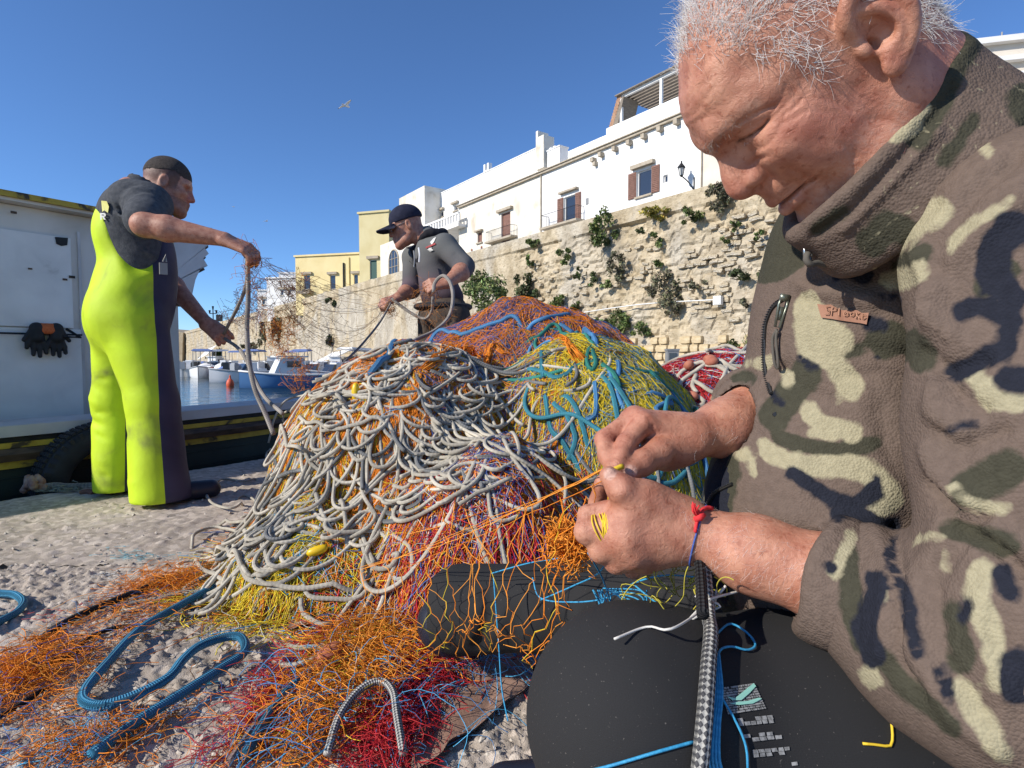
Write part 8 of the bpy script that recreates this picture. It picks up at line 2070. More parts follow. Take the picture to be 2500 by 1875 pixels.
# ---- collar
cc = h2w((.012, 0, -.085)); sc = SDF(cc - .20, cc + .20, .0034); tt = np.linspace(0, 2 * math.pi, 44)
for k, (o_, gx_, gy_, rr) in enumerate(((0, .100, .0655, .0080), (-.011, .102, .068, .0075), (-.022, .104, .071, .0075), (-.033, .107, .075, .0078), (-.044, .110, .080, .0085), (-.056, .112, .086, .009))):
    P = [h2w((.014 + (gx_ if math.cos(t) > 0 else .094) * math.cos(t) + (.25 * o_ if math.cos(t) > 0 else 0), gy_ * math.sin(t), -.0745 + o_ + .003 * math.sin(2 * t + 1.) - .013 * max(0, math.cos(t)) ** 2)) for t in tt]; sc.chain(P, [rr] * len(P), .008)
V, F = sc.mesh()
V = emboss(V, F, [([(1990, 575), (2080, 520), (2200, 390), (2330, 220)], -5, 14), ([(1975, 540), (2100, 440), (2230, 280), (2370, 110)], 3, 14), ([(2060, 560), (2160, 460), (2290, 320)], 4, 12)])
c0, c1, c2 = camo_fields(V); px, py, z = px_of_pts(V)
c1 = np.minimum(c1, (pdist(px, py, [(2380, 80), (2330, 160), (2290, 250), (2240, 330)]) - 34) * z / FPX); c1 = np.minimum(c1, (pdist(px, py, [(1990, 560), (2060, 515)]) - 14) * z / FPX)
c0 = np.minimum(np.where(c0 < .0, .05, c0), (pdist(px, py, [(2250, 260), (2225, 310), (2190, 330)]) - 20) * z / FPX)
collar = obj("collar", V, F, M_CAMO, jacket, c0=c0, c1=c1, c2=np.maximum(c2, .02))
def cuff_ring(c, ax, rad, tube, L, name):
    ax = nrm(ax); s1_ = nrm(np.cross(ax, (0, 0, 1.))); s2_ = np.cross(ax, s1_); sq = SDF(c - rad - .04, c + rad + .04, .0028)
    for o_ in np.linspace(-L / 2, L / 2, 4):
        P = [c + ax * (o_ + .003 * math.sin(3 * t)) + (s1_ * math.cos(t) + s2_ * math.sin(t)) * (rad + .002 * math.sin(2 * t + o_ * 90)) for t in np.linspace(0, 2 * math.pi, 30)]; sq.chain(P, [tube] * 30, .006)
    V, F = sq.mesh(); a_, b_, c_ = camo_fields(V); obj(name, V, F, M_CAMO, jacket, c0=a_, c1=b_, c2=c_)
cuff_ring(at(2050, 1424, .541), at(2160, 1470, .52) - at(2058, 1428, .54), .0515, .0085, .030, "cuff"); cuff_ring(at(1846, 1003, .738), at(1925, 965, .79) - at(1850, 1000, .742), .048, .0075, .022, "cuff")
# ---- zips, pulls, leather label
jb = bvh_of(jacket)
def on_surf(bv, pts, out=.002, dflt=.6):
    r = []
    for (px, py) in pts:
        d = Vector(ray(px, py)).normalized(); h_ = bv.ray_cast(Vector(ORI), d, 5)
        r.append(np.array(h_[0]) + np.array(h_[1]) * out if h_[0] is not None else (r[-1] if r else at(px, py, dflt)))
    return np.array(r)
M_ZIP = mat("zip_teeth", (.05, .05, .05), .4, metal=.6); M_PULL = mat("zip_pull", (.20, .22, .18), .35, metal=.7); M_TAPE = mat("grey_cord", (.10, .09, .075), .9)
def zipline(pts, name="zip"):
    P = smooth_path(on_surf(jb, pts, .0015), .0028); b = MB(); b.tube(P, .0022, 6)
    for k in range(0, len(P) - 1):
        d = nrm(P[k + 1] - P[k]); b.box(P[k], (.0014, .0062, .0034), (d, nrm(np.cross(d, FWD)), -FWD))
    b.build(name, M_ZIP, jacket)
zipline([(1868, 830), (1872, 790), (1890, 750), (1925, 725)]); zipline([(1800, 1068), (1806, 1045), (1835, 1025), (1893, 1013)]); zipline([(1728, 1240), (1748, 1205), (1790, 1182)]); zipline([(1885, 960), (1870, 900), (1868, 830)])
def zpull(p0, p1, w):
    a, b_ = on_surf(jb, [p0, p1], .006); u = nrm(b_ - a); s = nrm(np.cross(u, FWD)); b = MB()
    b.tube([a + s * w, a + u * .006 + s * w * 1.1, b_ + s * w * .6, b_ - s * w * .6, a + u * .006 - s * w * 1.1, a - s * w, a + s * w], .0016, 6); b.box((a + b_) / 2, (w * 1.4, .0012, np.linalg.norm(b_ - a) * .5), (s, np.cross(u, s), u)); b.box(a - u * .003, (w * 2.4, .003, .007), (s, np.cross(u, s), u)); o = b.build("zip_pull", M_PULL, jacket, True)
zpull((1924, 735), (1908, 800), .0042)
P = smooth_path(on_surf(jb, [(1907, 805), (1897, 830), (1900, 880), (1903, 903), (1908, 880), (1905, 830), (1908, 808)], .006), .003); b = MB(); b.tube(P, .0017, 6); b.build("pull_cord", M_TAPE, jacket, True)
a = at(1972, 592, .555); b = MB(); b.tube([a + (.003, 0, 0), a + (.004, 0, -.017), a + (-.003, 0, -.017), a + (-.003, 0, 0)], .0013, 6); b.build("zip_pull", mat("bright_zip_pull", (.6, .6, .58), .25, metal=.9), jacket, True)
b = MB(); b.tube(smooth_path([at(1973, 618, .553), at(1968, 632, .552), at(1978, 645, .552), at(1995, 642, .556), at(2025, 648, .56)], .003), .0032, 7); b.build("pull_cord", M_TAPE, jacket, True)
M_LEA = mat("brown_leather_label", [(.3, (.22, .10, .06)), (.7, (.32, .16, .10))], .7, (30, 4, 0), (150, .3, .002))
top = [(1999 + i * 15.5, 745 + i * 2.0 + 3 * math.sin(i * 2.2)) for i in range(9)]; bot = [(2008 + i * 13.5, 776 + i * 2.1) for i in range(9)]
lp = on_surf(jb, top, .003); lq = on_surf(jb, bot, .003); b = MB()
for i in range(8): b.add([lp[i], lp[i + 1], lq[i + 1], lq[i]], [(3, 2, 1, 0)])
b.build("leather_label", M_LEA, jacket, True)
b = MB()   # embossed letters of the label, drawn as little strokes
GL = {'S': [[(1, 0), (.2, 0), (0, .25), (.2, .5), (.8, .5), (1, .75), (.8, 1), (0, 1)]], 'P': [[(0, 1), (0, 0), (.8, 0), (1, .25), (.8, .5), (0, .5)]], 'l': [[(.3, 0), (.3, 1)]], 'o': [[(.5, .35), (.05, .5), (.05, .85), (.5, 1), (.95, .85), (.95, .5), (.5, .35)]], 'k': [[(.1, 0), (.1, 1)], [(.9, .4), (.1, .7), (.9, 1)]], 'e': [[(.05, .68), (.95, .68), (.8, .4), (.4, .35), (.05, .6), (.1, .9), (.5, 1), (.9, .95)]]}
for i, ch in enumerate("SPlooke"):
    for st_ in GL[ch]: b.tube(on_surf(jb, [(2018 + i * 14.5 + u * 10, 755 + i * 2.2 + v * 14) for u, v in st_], .0042), .0006, 4)
b.build("label_lettering", mat("embossed_thread", (.36, .19, .12), .7), jacket)
# ---- black trousers
M_BLK = bpy.data.materials.new("black_rib_knit")
def rib_extra(m, nt, N, b):
    L = nt.links; tc = N.new("ShaderNodeTexCoord"); w = N.new("ShaderNodeTexWave"); w.inputs["Scale"].default_value = 190; w.inputs["Distortion"].default_value = 1.2; w.inputs["Detail"].default_value = 2; w.bands_direction = 'Z'
    L.new(tc.outputs["Object"], w.inputs["Vector"]); n = N.new("ShaderNodeTexNoise"); n.inputs["Scale"].default_value = 700; L.new(tc.outputs["Object"], n.inputs["Vector"])
    ad = N.new("ShaderNodeMath"); ad.operation = 'ADD'; wm_ = N.new("ShaderNodeMath"); wm_.operation = "MULTIPLY"; wm_.inputs[1].default_value = .25; L.new(w.outputs["Fac"], wm_.inputs[0]); L.new(wm_.outputs[0], ad.inputs[0]); L.new(n.outputs["Fac"], ad.inputs[1])
    bp = N.new("ShaderNodeBump"); bp.inputs["Strength"].default_value = .3; bp.inputs["Distance"].default_value = .0006; L.new(ad.outputs[0], bp.inputs["Height"]); L.new(bp.outputs[0], b.inputs["Normal"])
    sp = N.new("ShaderNodeTexNoise"); sp.inputs["Scale"].default_value = 420; sp.inputs["Detail"].default_value = 2; L.new(tc.outputs["Object"], sp.inputs["Vector"])
    r = N.new("ShaderNodeValToRGB"); r.color_ramp.elements[0].position = .70; r.color_ramp.elements[1].position = .78; r.color_ramp.elements[0].color = (.022, .022, .023, 1); r.color_ramp.elements[1].color = (.11, .10, .09, 1); L.new(sp.outputs["Fac"], r.inputs["Fac"]); L.new(r.outputs[0], b.inputs["Base Color"])
M_BLK = mat("black_rib_knit", (.02, .02, .02), .85, spec=.2, extra=rib_extra)
KN = at(1555, 1752, .555); HN = at(2480, 1850, .60)
tl = SDF(np.array((-.16, .30, .02)), np.array((.75, 1.35, .46)), .0078)
tl.chain([HN, at(2000, 1800, .585), KN], [.125, .115, .097], .05); tl.chain([KN, np.array((KN[0] + .03, .74, .09))], [.094, .062], .05); tl.ell(HIPS - UP * .02, (.16, .17, .13), None, .06)
FK = at(1780, 1462, .93); FA = at(1330, 1480, 1.04); FE = at(1130, 1486, 1.10)
tl.chain([HIPS + (0, .12, 0), FK, FA], [.12, .088, .076], .05); tl.chain([FA, FE], [.074, .084], .02)
for P_, am, sg in (([at(1650, 1560, .48), at(1780, 1600, .47), at(1900, 1700, .46)], -.012, .018), ([at(1790, 1500, .5), at(1850, 1600, .48), at(2000, 1720, .46)], .010, .016), ([at(1230, 1390, .98), at(1260, 1480, .96), at(1240, 1590, .98)], -.018, .014), ([at(1300, 1380, .96), at(1330, 1500, .94)], -.012, .016), ([at(1420, 1400, .93), at(1400, 1560, .92)], .008, .02), ([at(1560, 1420, .88), at(1600, 1560, .86)], -.010, .02), ([at(1360, 1385, .96), at(1390, 1450, .93), at(1370, 1540, .93)], -.014, .013), ([at(1460, 1395, .92), at(1490, 1470, .89), at(1450, 1560, .90)], -.013, .013), ([at(1180, 1410, 1.02), at(1200, 1490, 1.0), at(1170, 1570, 1.02)], -.012, .012), ([at(1300, 1440, .95), at(1420, 1480, .92), at(1560, 1470, .88)], -.010, .014), ([at(1520, 1410, .88), at(1540, 1480, .86), at(1510, 1550, .88)], .010, .014)): tl.stroke(P_, am, sg)
tl.cone(FE, at(990, 1486, 1.14), .060, .070, .006, 's')
V, F = tl.mesh(); trousers = obj("trousers", V, F, M_BLK, old)
sb = SDF(FE - (.3, .14, .16), FE + (.25, .16, .12), .006); sb.chain([FE + (.03, 0, -.01), FE + (-.04, .01, -.03)], [.05, .05], .03); sb.chain([FE + (-.02, .0, -.045), FE + (-.07, .14, -.09)], [.045, .034], .03)
m1 = sb.mesh(); fn_ = np.array((KN[0] + .03, .76, .05)); sb = SDF(fn_ - (.26, .12, .06), fn_ + (.14, .14, .14), .006); sb.chain([fn_ + (0, 0, .06), fn_, fn_ + (-.16, 0, -.005)], [.05, .046, .038], .03); m2 = sb.mesh()
V, F = m1; obj("shoe", V, F, M_BOOT if 'M_BOOT' in globals() else M_BLK, old); V, F = m2; obj("shoe", V, F, M_BOOT if 'M_BOOT' in globals() else M_BLK, old)
sp_ = HIPS * (1, 1, 0) + np.array((.02, .05, 0)); e = empty("low_stool", sp_, "low wooden stool under the seated man in camouflage", "stool"); b = MB(); b.box(sp_ + (0, 0, HIPS[2] - .20), (.34, .34, .04)); b.build("seat", mat("stool_wood", (.25, .17, .10), .8), e)
for i in (-1, 1):
    for j in (-1, 1): b = MB(); b.box(sp_ + (i * .13, j * .13, (HIPS[2] - .22) / 2), (.04, .04, HIPS[2] - .222)); b.build("leg", e.children[0].data.materials[0], e)
# ---- printed mark on the thigh: cracked mosaic with pale green leaves, and broken block letters
tb = bvh_of(trousers); M_PRT = mat("cracked_grey_print", [(.35, (.16, .16, .155)), (.6, (.34, .34, .33))], .8, (260, 3, 0)); M_MINT = mat("mint_print", (.30, .62, .50), .7)
def quadmap(Q, u, v): Q = np.asarray(Q, float); return tuple((Q[0] * (1 - u) + Q[1] * u) * (1 - v) + (Q[3] * (1 - u) + Q[2] * u) * v)
Q1 = [(1753, 1680), (1840, 1668), (1870, 1731), (1775, 1745)]; r_ = np.random.default_rng(2); polys = []
gx = [np.r_[0, np.sort(r_.uniform(.04, .96, 11)), 1] for _ in range(11)]
for j in range(11):
    for i in range(12):
        u0, u1, v0, v1 = gx[j][i] + .008, gx[j][i + 1] - .008, j / 11 + .012, (j + 1) / 11 - .012
        if u1 - u0 > .01: polys.append([quadmap(Q1, *q) for q in ((u0, v0), (u0, v1), (u1, v1), (u1, v0))])
o = patch("printed_mark", polys, trousers, M_PRT, trousers, .0012);
if o: o["kind"] = "stuff"
for lf in ([(.12, .35), (.35, .48), (.62, .32), (.85, .10), (.95, .02), (.98, .14), (.75, .34), (.45, .56), (.22, .52)], [(.10, .62), (.35, .60), (.62, .62), (.92, .56), (.98, .62), (.70, .74), (.35, .72)]):
    patch("printed_leaf", [[quadmap(Q1, u, v) for u, v in lf][::-1]], trousers, M_MINT, trousers, .0022)
for (x0, y0, x1, y1, n_) in ((1797, 1754, 1884, 1746, 6), (1811, 1793, 1904, 1784, 5), (1832, 1830, 1927, 1822, 6), (1928, 1860, 1946, 1858, 1)):
    polys = []
    for i in range(n_):
        for j in range(2):
            t0, t1 = (i + .08) / n_, (i + .86 + .1 * r_.random()) / n_; yy0, yy1 = j * 9.6, j * 9.6 + 8.4 + r_.random()
            if r_.random() < .12: continue
            P4 = [(x0 + (x1 - x0) * t + sh + 5 * (yy / 18), y0 + (y1 - y0) * t + yy) for t, yy, sh in ((t0, yy0, r_.normal(0, 1)), (t0, yy1, 0), (t1, yy1, r_.normal(0, 1)), (t1, yy0, 0))]; polys.append(P4)
    patch("printed_letters", polys, trousers, M_PRT, trousers, .0012)
# ---- red thread bracelet
M_REDT = mat("red_thread", (.62, .03, .035), .8, bump=(900, .5, .001)); M_BLUT = mat("blue_thread", (.05, .10, .35), .8)
bx = SDF  # wrist ring follows the wrist section
wd = nrm(cr(1350, 1250, .575) - wN); s1 = nrm(np.cross(wd, (0, 0, 1.))); s2_ = np.cross(wd, s1); wc = cr(985, 1120, .598)
Vb = BVHTree.FromPolygons([Vector(v) for v in nV], [tuple(int(i) for i in f) for f in nF])
def wrist_ring(t0, t1, n=40, out=.0012):
    P = []
    for t in np.linspace(t0, t1, n):
        d = s1 * math.cos(t) + s2_ * math.sin(t); h_ = Vb.ray_cast(Vector(wc + d * .09), Vector(-d), .09); P.append((np.array(h_[0]) if h_[0] is not None else wc + d * .026) + d * out)
    P = np.array(P); Pm = P.copy()
    for _ in range(3): Pm[1:-1] = (Pm[:-2] + Pm[1:-1] * 2 + Pm[2:]) / 4
    return Pm
e = empty("thread_bracelet", wc - UP * .03, "knotted red thread bracelet on the wrist in front", "bracelet")
b = MB(); b.tube(wrist_ring(0, 6.28, 60, .0010), .0009, 6, False); b.build("blue_thread", M_BLUT, e, True)
kp = on_surf(Vb, [(1703, 1264)], .003)[0]
b = MB(); b.tube(smooth_path(on_surf(Vb, [(1703, 1264), (1712, 1248), (1724, 1243), (1738, 1246)], .0022), .003), .0022, 7); b.tube(smooth_path(on_surf(Vb, [(1703, 1264), (1698, 1285), (1696, 1300)], .0018), .003), .0017, 7); b.build("red_thread", M_REDT, e, True)
b = MB(); b.tube([kp + (-.004, 0, -.003), kp + (0, -.002, 0), kp + (.005, 0, .003)], [.003, .0042, .003], 8)
for k in range(7): b.tube(smooth_path([kp, kp + np.array((-.004 - .001 * k * .3, -.003, .007)) + r_.normal(0, .001, 3), kp + np.array((-.0035 - .002 * (k % 4), -.003, .015)) + r_.normal(0, .0016, 3)], .003), .0008, 5)
b.build("knot", M_REDT, e, True)
# ================================================================== NEAR GROUND: nets, ropes, cloth, twine
r_ = np.random.default_rng(77)
def gH(x, y): return np.full(np.shape(x), .006)
def inpoly(px, py, P):
    P = np.asarray(P, float); c = np.zeros(px.shape, bool); j = len(P) - 1
    for i in range(len(P)):
        m = ((P[i, 1] > py) != (P[j, 1] > py)) & (px < (P[j, 0] - P[i, 0]) * (py - P[i, 1]) / (P[j, 1] - P[i, 1] + 1e-9) + P[i, 0]); c ^= m; j = i
    return c
def pick_in(poly, n, dens=None):
    """points on the quay inside an outline traced on the ground"""
    G = np.array([ground_at(*p)[:2] for p in poly]); lo, hi = G.min(0), G.max(0); X = []; Y = []
    while len(X) < n:
        x = r_.uniform(lo[0], hi[0], n * 3); y = r_.uniform(lo[1], hi[1], n * 3); m = inpoly(x, y, G)
        if dens is not None: m &= r_.random(n * 3) < dens(x, y)
        X += list(x[m]); Y += list(y[m])
    return np.array(X[:n]), np.array(Y[:n])
def gdir(p, q): a = ground_at(*p); b = ground_at(*q); return math.atan2(b[1] - a[1], b[0] - a[0])
def gpath(pts, rad, z=0., step=.010): P = smooth_path([ground_at(*p) for p in pts], step); P[:, 2] = rad + .004 + z; return P
def ground_net(parent, poly, n, ang, cols, nstep=8, step=.0155, curl=.7, rad=(.0004, .0008), zmax=.03, dens=None):
    x, y = pick_in(poly, n, dens); a = np.full(n, ang) + r_.normal(0, .45, n) + math.pi * (r_.random(n) < .5)
    P = walk(r_, x, y, a, nstep, step, curl, gH, (.001, zmax)); V, F, idx = strands(P, r_.uniform(*rad, n)); C = pal(r_, n, cols)
    o = obj("netting", V, F, M_STR, parent, Col=C[idx]); o["kind"] = "stuff"; return o
# ---- orange net on the left with blue rope
gl_ = ground_at(250, 1650); nG = empty("fishing_net", gl_, "loose orange net with thick blue rope spread on the quay", "fishing net")
pG = [(520, 1395), (560, 1420), (420, 1510), (330, 1580), (240, 1700), (210, 1790), (330, 1790), (560, 1640), (600, 1650), (420, 1800), (300, 1874), (-60, 1874), (-80, 1640), (60, 1590), (180, 1510), (330, 1430)]
aG = gdir((520, 1400), (60, 1720))
ground_net(nG, pG, 620, aG, [(62, ORG), (18, ORG3), (8, BLU), (8, BLU2), (4, GRY)])
ground_net(nG, [(560, 1400), (330, 1425), (300, 1450), (480, 1440)], 300, aG, [(8, ORG), (3, ORG3)], zmax=.045, curl=.3)
ground_net(nG, [(-40, 1640), (180, 1590), (150, 1660), (-60, 1740)], 420, aG, [(8, ORG), (3, ORG3), (1, BLU)], zmax=.05, curl=.3); ground_net(nG, [(60, 1874), (280, 1770), (360, 1770), (250, 1874)], 220, aG, [(8, ORG), (2, LBL), (2, BLU2)], zmax=.03)
BR = [(560, 1432), (546, 1441), (440, 1502), (341, 1564), (262, 1650), (217, 1705), (205, 1732), (213, 1750), (253, 1758), (329, 1735), (411, 1694), (447, 1653), (488, 1617), (547, 1591), (585, 1587), (600, 1606), (590, 1630), (547, 1658), (458, 1717), (376, 1770), (306, 1817), (225, 1880)]
P = gpath(BR, .0095, .012); k = np.arange(len(P)); P[:, 2] += .010 * np.exp(-((k - len(P) * .62) / 12.) ** 2)
rope("rope", P, .0095, M_ROPEB, nG, 12)
rope("rope", gpath([(-60, 1450), (0, 1460), (36, 1464), (57, 1482), (42, 1507), (0, 1530), (-50, 1560)], .0095), .0095, M_ROPEB, nG, 12)
rope("rope", gpath([(411, 1418), (353, 1447), (282, 1476), (176, 1523), (112, 1564), (82, 1605), (94, 1634), (135, 1629)], .008), .0085, M_ROPEK, nG); rope("rope", gpath([(350, 1537), (290, 1540), (230, 1560), (190, 1590), (150, 1625)], .005), .005, M_ROPEK, nG)
rope("rope", gpath([(-30, 1775), (30, 1745), (80, 1712), (110, 1690)], .005), .005, M_ROPEK, nG)
M_TWW = mat("white_twine", (.62, .60, .55), .8)
Pr = gpath(BR, .0095)
for t_ in (.10, .24, .36, .50, .63, .72, .90):
    i = int(t_ * (len(Pr) - 2)); c = Pr[i]; d = nrm(Pr[i + 1] - Pr[i]); s = np.cross(d, UP); b = MB()
    b.tube([c + (s * math.cos(q) + UP * math.sin(q)) * .0108 + d * .006 * q / 12.5 for q in np.linspace(0, 12.5, 30)], .0011, 5); b.tube(smooth_path([c + UP * .011, c + UP * .013 + s * .012, c + s * .025 - UP * .004], .005), .0009, 4); b.build("twine_whipping", M_TWW, nG, True)
# ---- red and orange strip in the middle
gm = ground_at(800, 1650); nM = empty("fishing_net", gm, "crimson and orange net strip laid towards the seated man over brown sacking", "fishing net")
aM = gdir((560, 1860), (960, 1470))
ground_net(nM, [(900, 1450), (1010, 1450), (760, 1640), (640, 1790), (570, 1874), (520, 1874), (640, 1680), (760, 1560)], 1000, aM, [(8, RED), (4, RED2), (2, BLU), (2, ORG)], curl=.35, zmax=.025)
ground_net(nM, [(880, 1440), (1060, 1440), (1080, 1540), (980, 1640), (860, 1780), (800, 1874), (600, 1874), (740, 1660), (860, 1540)], 1900, aM, [(60, ORG), (22, ORG3), (8, YEL), (6, BLU2)], curl=.4, zmax=.05)
ground_net(nM, [(1060, 1560), (1130, 1590), (1060, 1720), (1000, 1874), (860, 1874), (960, 1700)], 1200, aM, [(9, RED), (5, RED2), (1, BLU2)], curl=.4, zmax=.035)
ground_net(nM, [(900, 1500), (1300, 1560), (1340, 1640), (1100, 1720), (900, 1874), (640, 1874)], 220, aM, [(6, LBL), (4, BLU2)], curl=.35, zmax=.06, nstep=18, rad=(.0006, .0009))
lattice("mesh_netting", nM, r_, [(*pick_in([(960, 1480), (1200, 1580), (1180, 1720), (1000, 1760), (700, 1860), (760, 1660)], 1), aM + r_.normal(0, .4)) for _ in range(26)] if False else [(float(x), float(y), aM + r_.normal(0, .4)) for x, y in zip(*pick_in([(960, 1480), (1200, 1580), (1180, 1720), (1000, 1760), (700, 1860), (760, 1660)], 26))], gH, [(6, ORG3), (3, ORG), (1, YEL)], .0008, 6, 14, .02, .02, (.02, .06))
rope("rope", gpath([(1040, 1390), (990, 1440), (975, 1490), (930, 1545), (880, 1580), (780, 1650), (700, 1720), (650, 1790), (600, 1880)], .0085, .012), .0085, M_ROPEB, nM, 12)
rope("rope", gpath([(720, 1700), (650, 1760), (600, 1830), (560, 1890)], .007, .006), .0075, rope_mat("pinkish_rope", (.40, .30, .27), (.33, .24, .22), .014, 8, .85, .001), nM)
P = gpath([(800, 1890), (830, 1820), (880, 1765), (930, 1745), (960, 1770), (970, 1820), (985, 1890)], .009, .02); k = np.linspace(0, math.pi, len(P)); P[:, 2] += .03 * np.sin(k); rope("rope", P, .0068, M_CORD, nM, 12)
rope("rope", gpath([(1010, 1560), (970, 1620), (920, 1680), (870, 1750)], .005, .02), .0055, rope_mat("grey_blue_cord", (.42, .42, .42), (.24, .27, .33), .01, 6, .85, .001), nM)
P = gpath([(835, 1640), (860, 1625), (880, 1635), (888, 1665)], .007, .03); rope("rope", P, .0075, M_ROPEW, nM)
c = ground_at(808, 1645) + UP * .034; spindle(c, (.5, 1, .15), .075, .027, M_CORK, "float", nM)
c = ground_at(1010, 1520) + UP * .03; spindle(c, (1, .2, .2), .05, .010, M_WHITE, "float", nM)
def sack_extra(m, nt, N, b):
    L = nt.links; tc = N.new("ShaderNodeTexCoord"); outs = []
    for dr in ('X', 'Y'):
        w = N.new("ShaderNodeTexWave"); w.bands_direction = dr; w.inputs["Scale"].default_value = 150; w.inputs["Distortion"].default_value = 2.5; w.inputs["Detail"].default_value = 2; L.new(tc.outputs["Object"], w.inputs["Vector"]); outs.append(w.outputs["Fac"])
    ad = N.new("ShaderNodeMath"); ad.operation = 'ADD'; L.new(outs[0], ad.inputs[0]); L.new(outs[1], ad.inputs[1])
    bp = N.new("ShaderNodeBump"); bp.inputs["Strength"].default_value = .7; bp.inputs["Distance"].default_value = .0012; L.new(ad.outputs[0], bp.inputs["Height"]); L.new(bp.outputs[0], b.inputs["Normal"])
M_SACK = mat("brown_sacking", [(.3, (.30, .18, .13)), (.7, (.46, .30, .23))], .95, (14, 6, .2), spec=.1, extra=sack_extra)
def sacking(name, quad, label, sd_):
    G = [ground_at(*p) for p in quad]; n = 46; u, v = np.meshgrid(np.linspace(0, 1, n), np.linspace(0, 1, n)); u = u[..., None]; v = v[..., None]
    P = (G[0] * (1 - u) + G[1] * u) * (1 - v) + (G[3] * (1 - u) + G[2] * u) * v
    w = .012 * (fbm2(u[..., 0] * 3, v[..., 0] * 3, 3, sd_) - .45); P[..., 2] = .012 + np.maximum(w + .004 * np.abs(np.sin(u[..., 0] * 7 + v[..., 0] * 3)), 0)
    P[..., 0] += .02 * (noise2(v[..., 0] * 6, u[..., 0] * 6, sd_ + 1) - .5); P[..., 1] += .02 * (noise2(v[..., 0] * 6, u[..., 0] * 6, sd_ + 2) - .5)
    i = np.arange(n - 1)[:, None] * n + np.arange(n - 1)[None]; F = np.stack([i, i + 1, i + n + 1, i + n], -1).reshape(-1, 4); V = P.reshape(-1, 3)
    V2 = np.r_[V, V - (0, 0, .003)]; F2 = np.r_[F, (F + len(V))[:, ::-1]]; tag(obj(name, V2, F2, M_SACK), label, "sacking")
sacking("sacking", [(1060, 1560), (1350, 1560), (1290, 1700), (1010, 1900)], "brown woven sacking spread beside the black knee", 3)
sacking("sacking", [(730, 1420), (860, 1400), (850, 1500), (700, 1560)], "small patch of brown sacking showing under the white rope heap", 8)
def fleck(px, py, n, spread, col, label):
    c = ground_at(px, py); P = c + r_.normal(0, 1, (n, 1, 3)) * (spread, spread * .5, 0) + np.cumsum(r_.normal(0, .008, (n, 9, 3)) * (1, .7, .2), 1); P[..., 2] = .006 + np.abs(P[..., 2]) * .4
    V, F, _ = strands(P, .0007); o = tag(obj("thread_scrap", V, F, mat("scrap_" + str(px), col, .8)), label, "thread scrap"); o["kind"] = "stuff"
fleck(330, 1360, 26, .06, (.20, .45, .52), "wisp of pale blue thread lying on the bare quay"); fleck(265, 1410, 12, .05, (.55, .56, .55), "wisp of grey thread on the bare quay next to the pale blue wisp"); fleck(110, 1500, 8, .05, (.6, .12, .1), "red thread ends lying near the short blue rope loop"); fleck(640, 1660, 20, .05, (.06, .33, .5), "blue thread ends beside the thick blue rope loop")

# ---- the net he is mending
nW = empty("mended_net", at(1200, 1500, .85), "orange diamond mesh net hanging from the mending hands over the black leg", "fishing net")
TOP = smooth_path([at(1478, 1150, .608), at(1400, 1190, .66), at(1280, 1245, .78), at(1150, 1300, .90), at(1000, 1360, 1.02), at(880, 1400, 1.12)], .01)
BOT = smooth_path([at(1340, 1580, .76), at(1270, 1600, .84), at(1180, 1600, .92), at(1080, 1610, 1.0), at(980, 1650, 1.02), at(900, 1720, 1.02)], .01)
nu, nv = 36, 7
def samp(P, t): L = np.linspace(0, 1, len(P)); return np.stack([np.interp(t, L, P[:, c]) for c in range(3)], -1)
def netpt(u, v):
    v2 = v ** (1.15)
    P = samp(TOP, u) * (1 - v2)[..., None] + samp(BOT, u) * v2[..., None]
    P[..., 2] -= .03 * np.sin(np.pi * v) * (1 - .4 * u); P[..., 1] += -.045 * np.sin(np.pi * v)
    P += np.stack([.04 * (noise2(u * 9 + k, v * 5, 100 + k) - .5) + .014 * (noise2(u * 31 + k, v * 19, 200 + k) - .5) for k in (0, 1, 2)], -1); return P
Q = []
for j in range(nu):
    vs = np.linspace(.0, 1, nv * 4 + 1); ph = (vs * nv) % 1.; seg = np.floor(vs * nv).astype(int)
    zig = np.where((seg + j) % 2 == 0, 1, -1) * (np.abs(ph - .5) < .36) * .5
    u = np.clip((j + .5 + zig * .92) / nu * 1.0, 0, 1); Q.append(netpt(u ** 1.0, vs))
V, F, idx = strands(np.array(Q), .00052, 4); C = pal(r_, nu, [(5, ORG3), (3, ORG), (1, YEL)]); o = obj("mesh_twine", V, F, M_STR, nW, Col=C[idx]); o["kind"] = "stuff"
Q = [TOP_ + r_.normal(0, .003, 3) + np.cumsum(r_.normal(0, .0008, (len(TOP_), 3)), 0) for TOP_ in [samp(TOP, np.linspace(0, 1, 40))] * 4]
V, F, idx = strands(np.array(Q), .0007); o = obj("head_line", V, F, M_STR, nW, Col=pal(r_, 4, [(1, ORG), (1, ORG3)])[idx]); o["kind"] = "stuff"
c0_ = at(1395, 1330, .70); d = np.cumsum(r_.normal(0, .007, (170, 9, 3)), 1); d -= d.mean(1, keepdims=True); V, F, idx = strands(c0_ + r_.normal(0, .012, (170, 1, 3)) + d, .0007); o = obj("bunched_twine", V, F, M_STR, nW, Col=pal(r_, 170, [(3, ORG), (2, ORG3)])[idx]); o["kind"] = "stuff"
b = MB(); b.tube(smooth_path([at(1490, 1148, .606), at(1505, 1140, .600), at(1524, 1138, .603), at(1534, 1150, .612)], .003), [.0035], 6) if False else b.tube(smooth_path([at(1478, 1156, .600), at(1497, 1148, .597), at(1520, 1138, .602)], .003), .0030, 7); M_YTW = mat("yellow_twine", (.72, .50, .03), .7); b.build("knot", M_YTW, nW, True)
e = empty("yellow_thread", IX[0], "yellow thread wound round the index finger of the near hand", "thread"); b = MB(); ax_f = nrm(IX[1] - IX[0]); s = nrm(np.cross(ax_f, FWD)); w_ = np.cross(ax_f, s)
cI = IX[0] * .45 + IX[1] * .55
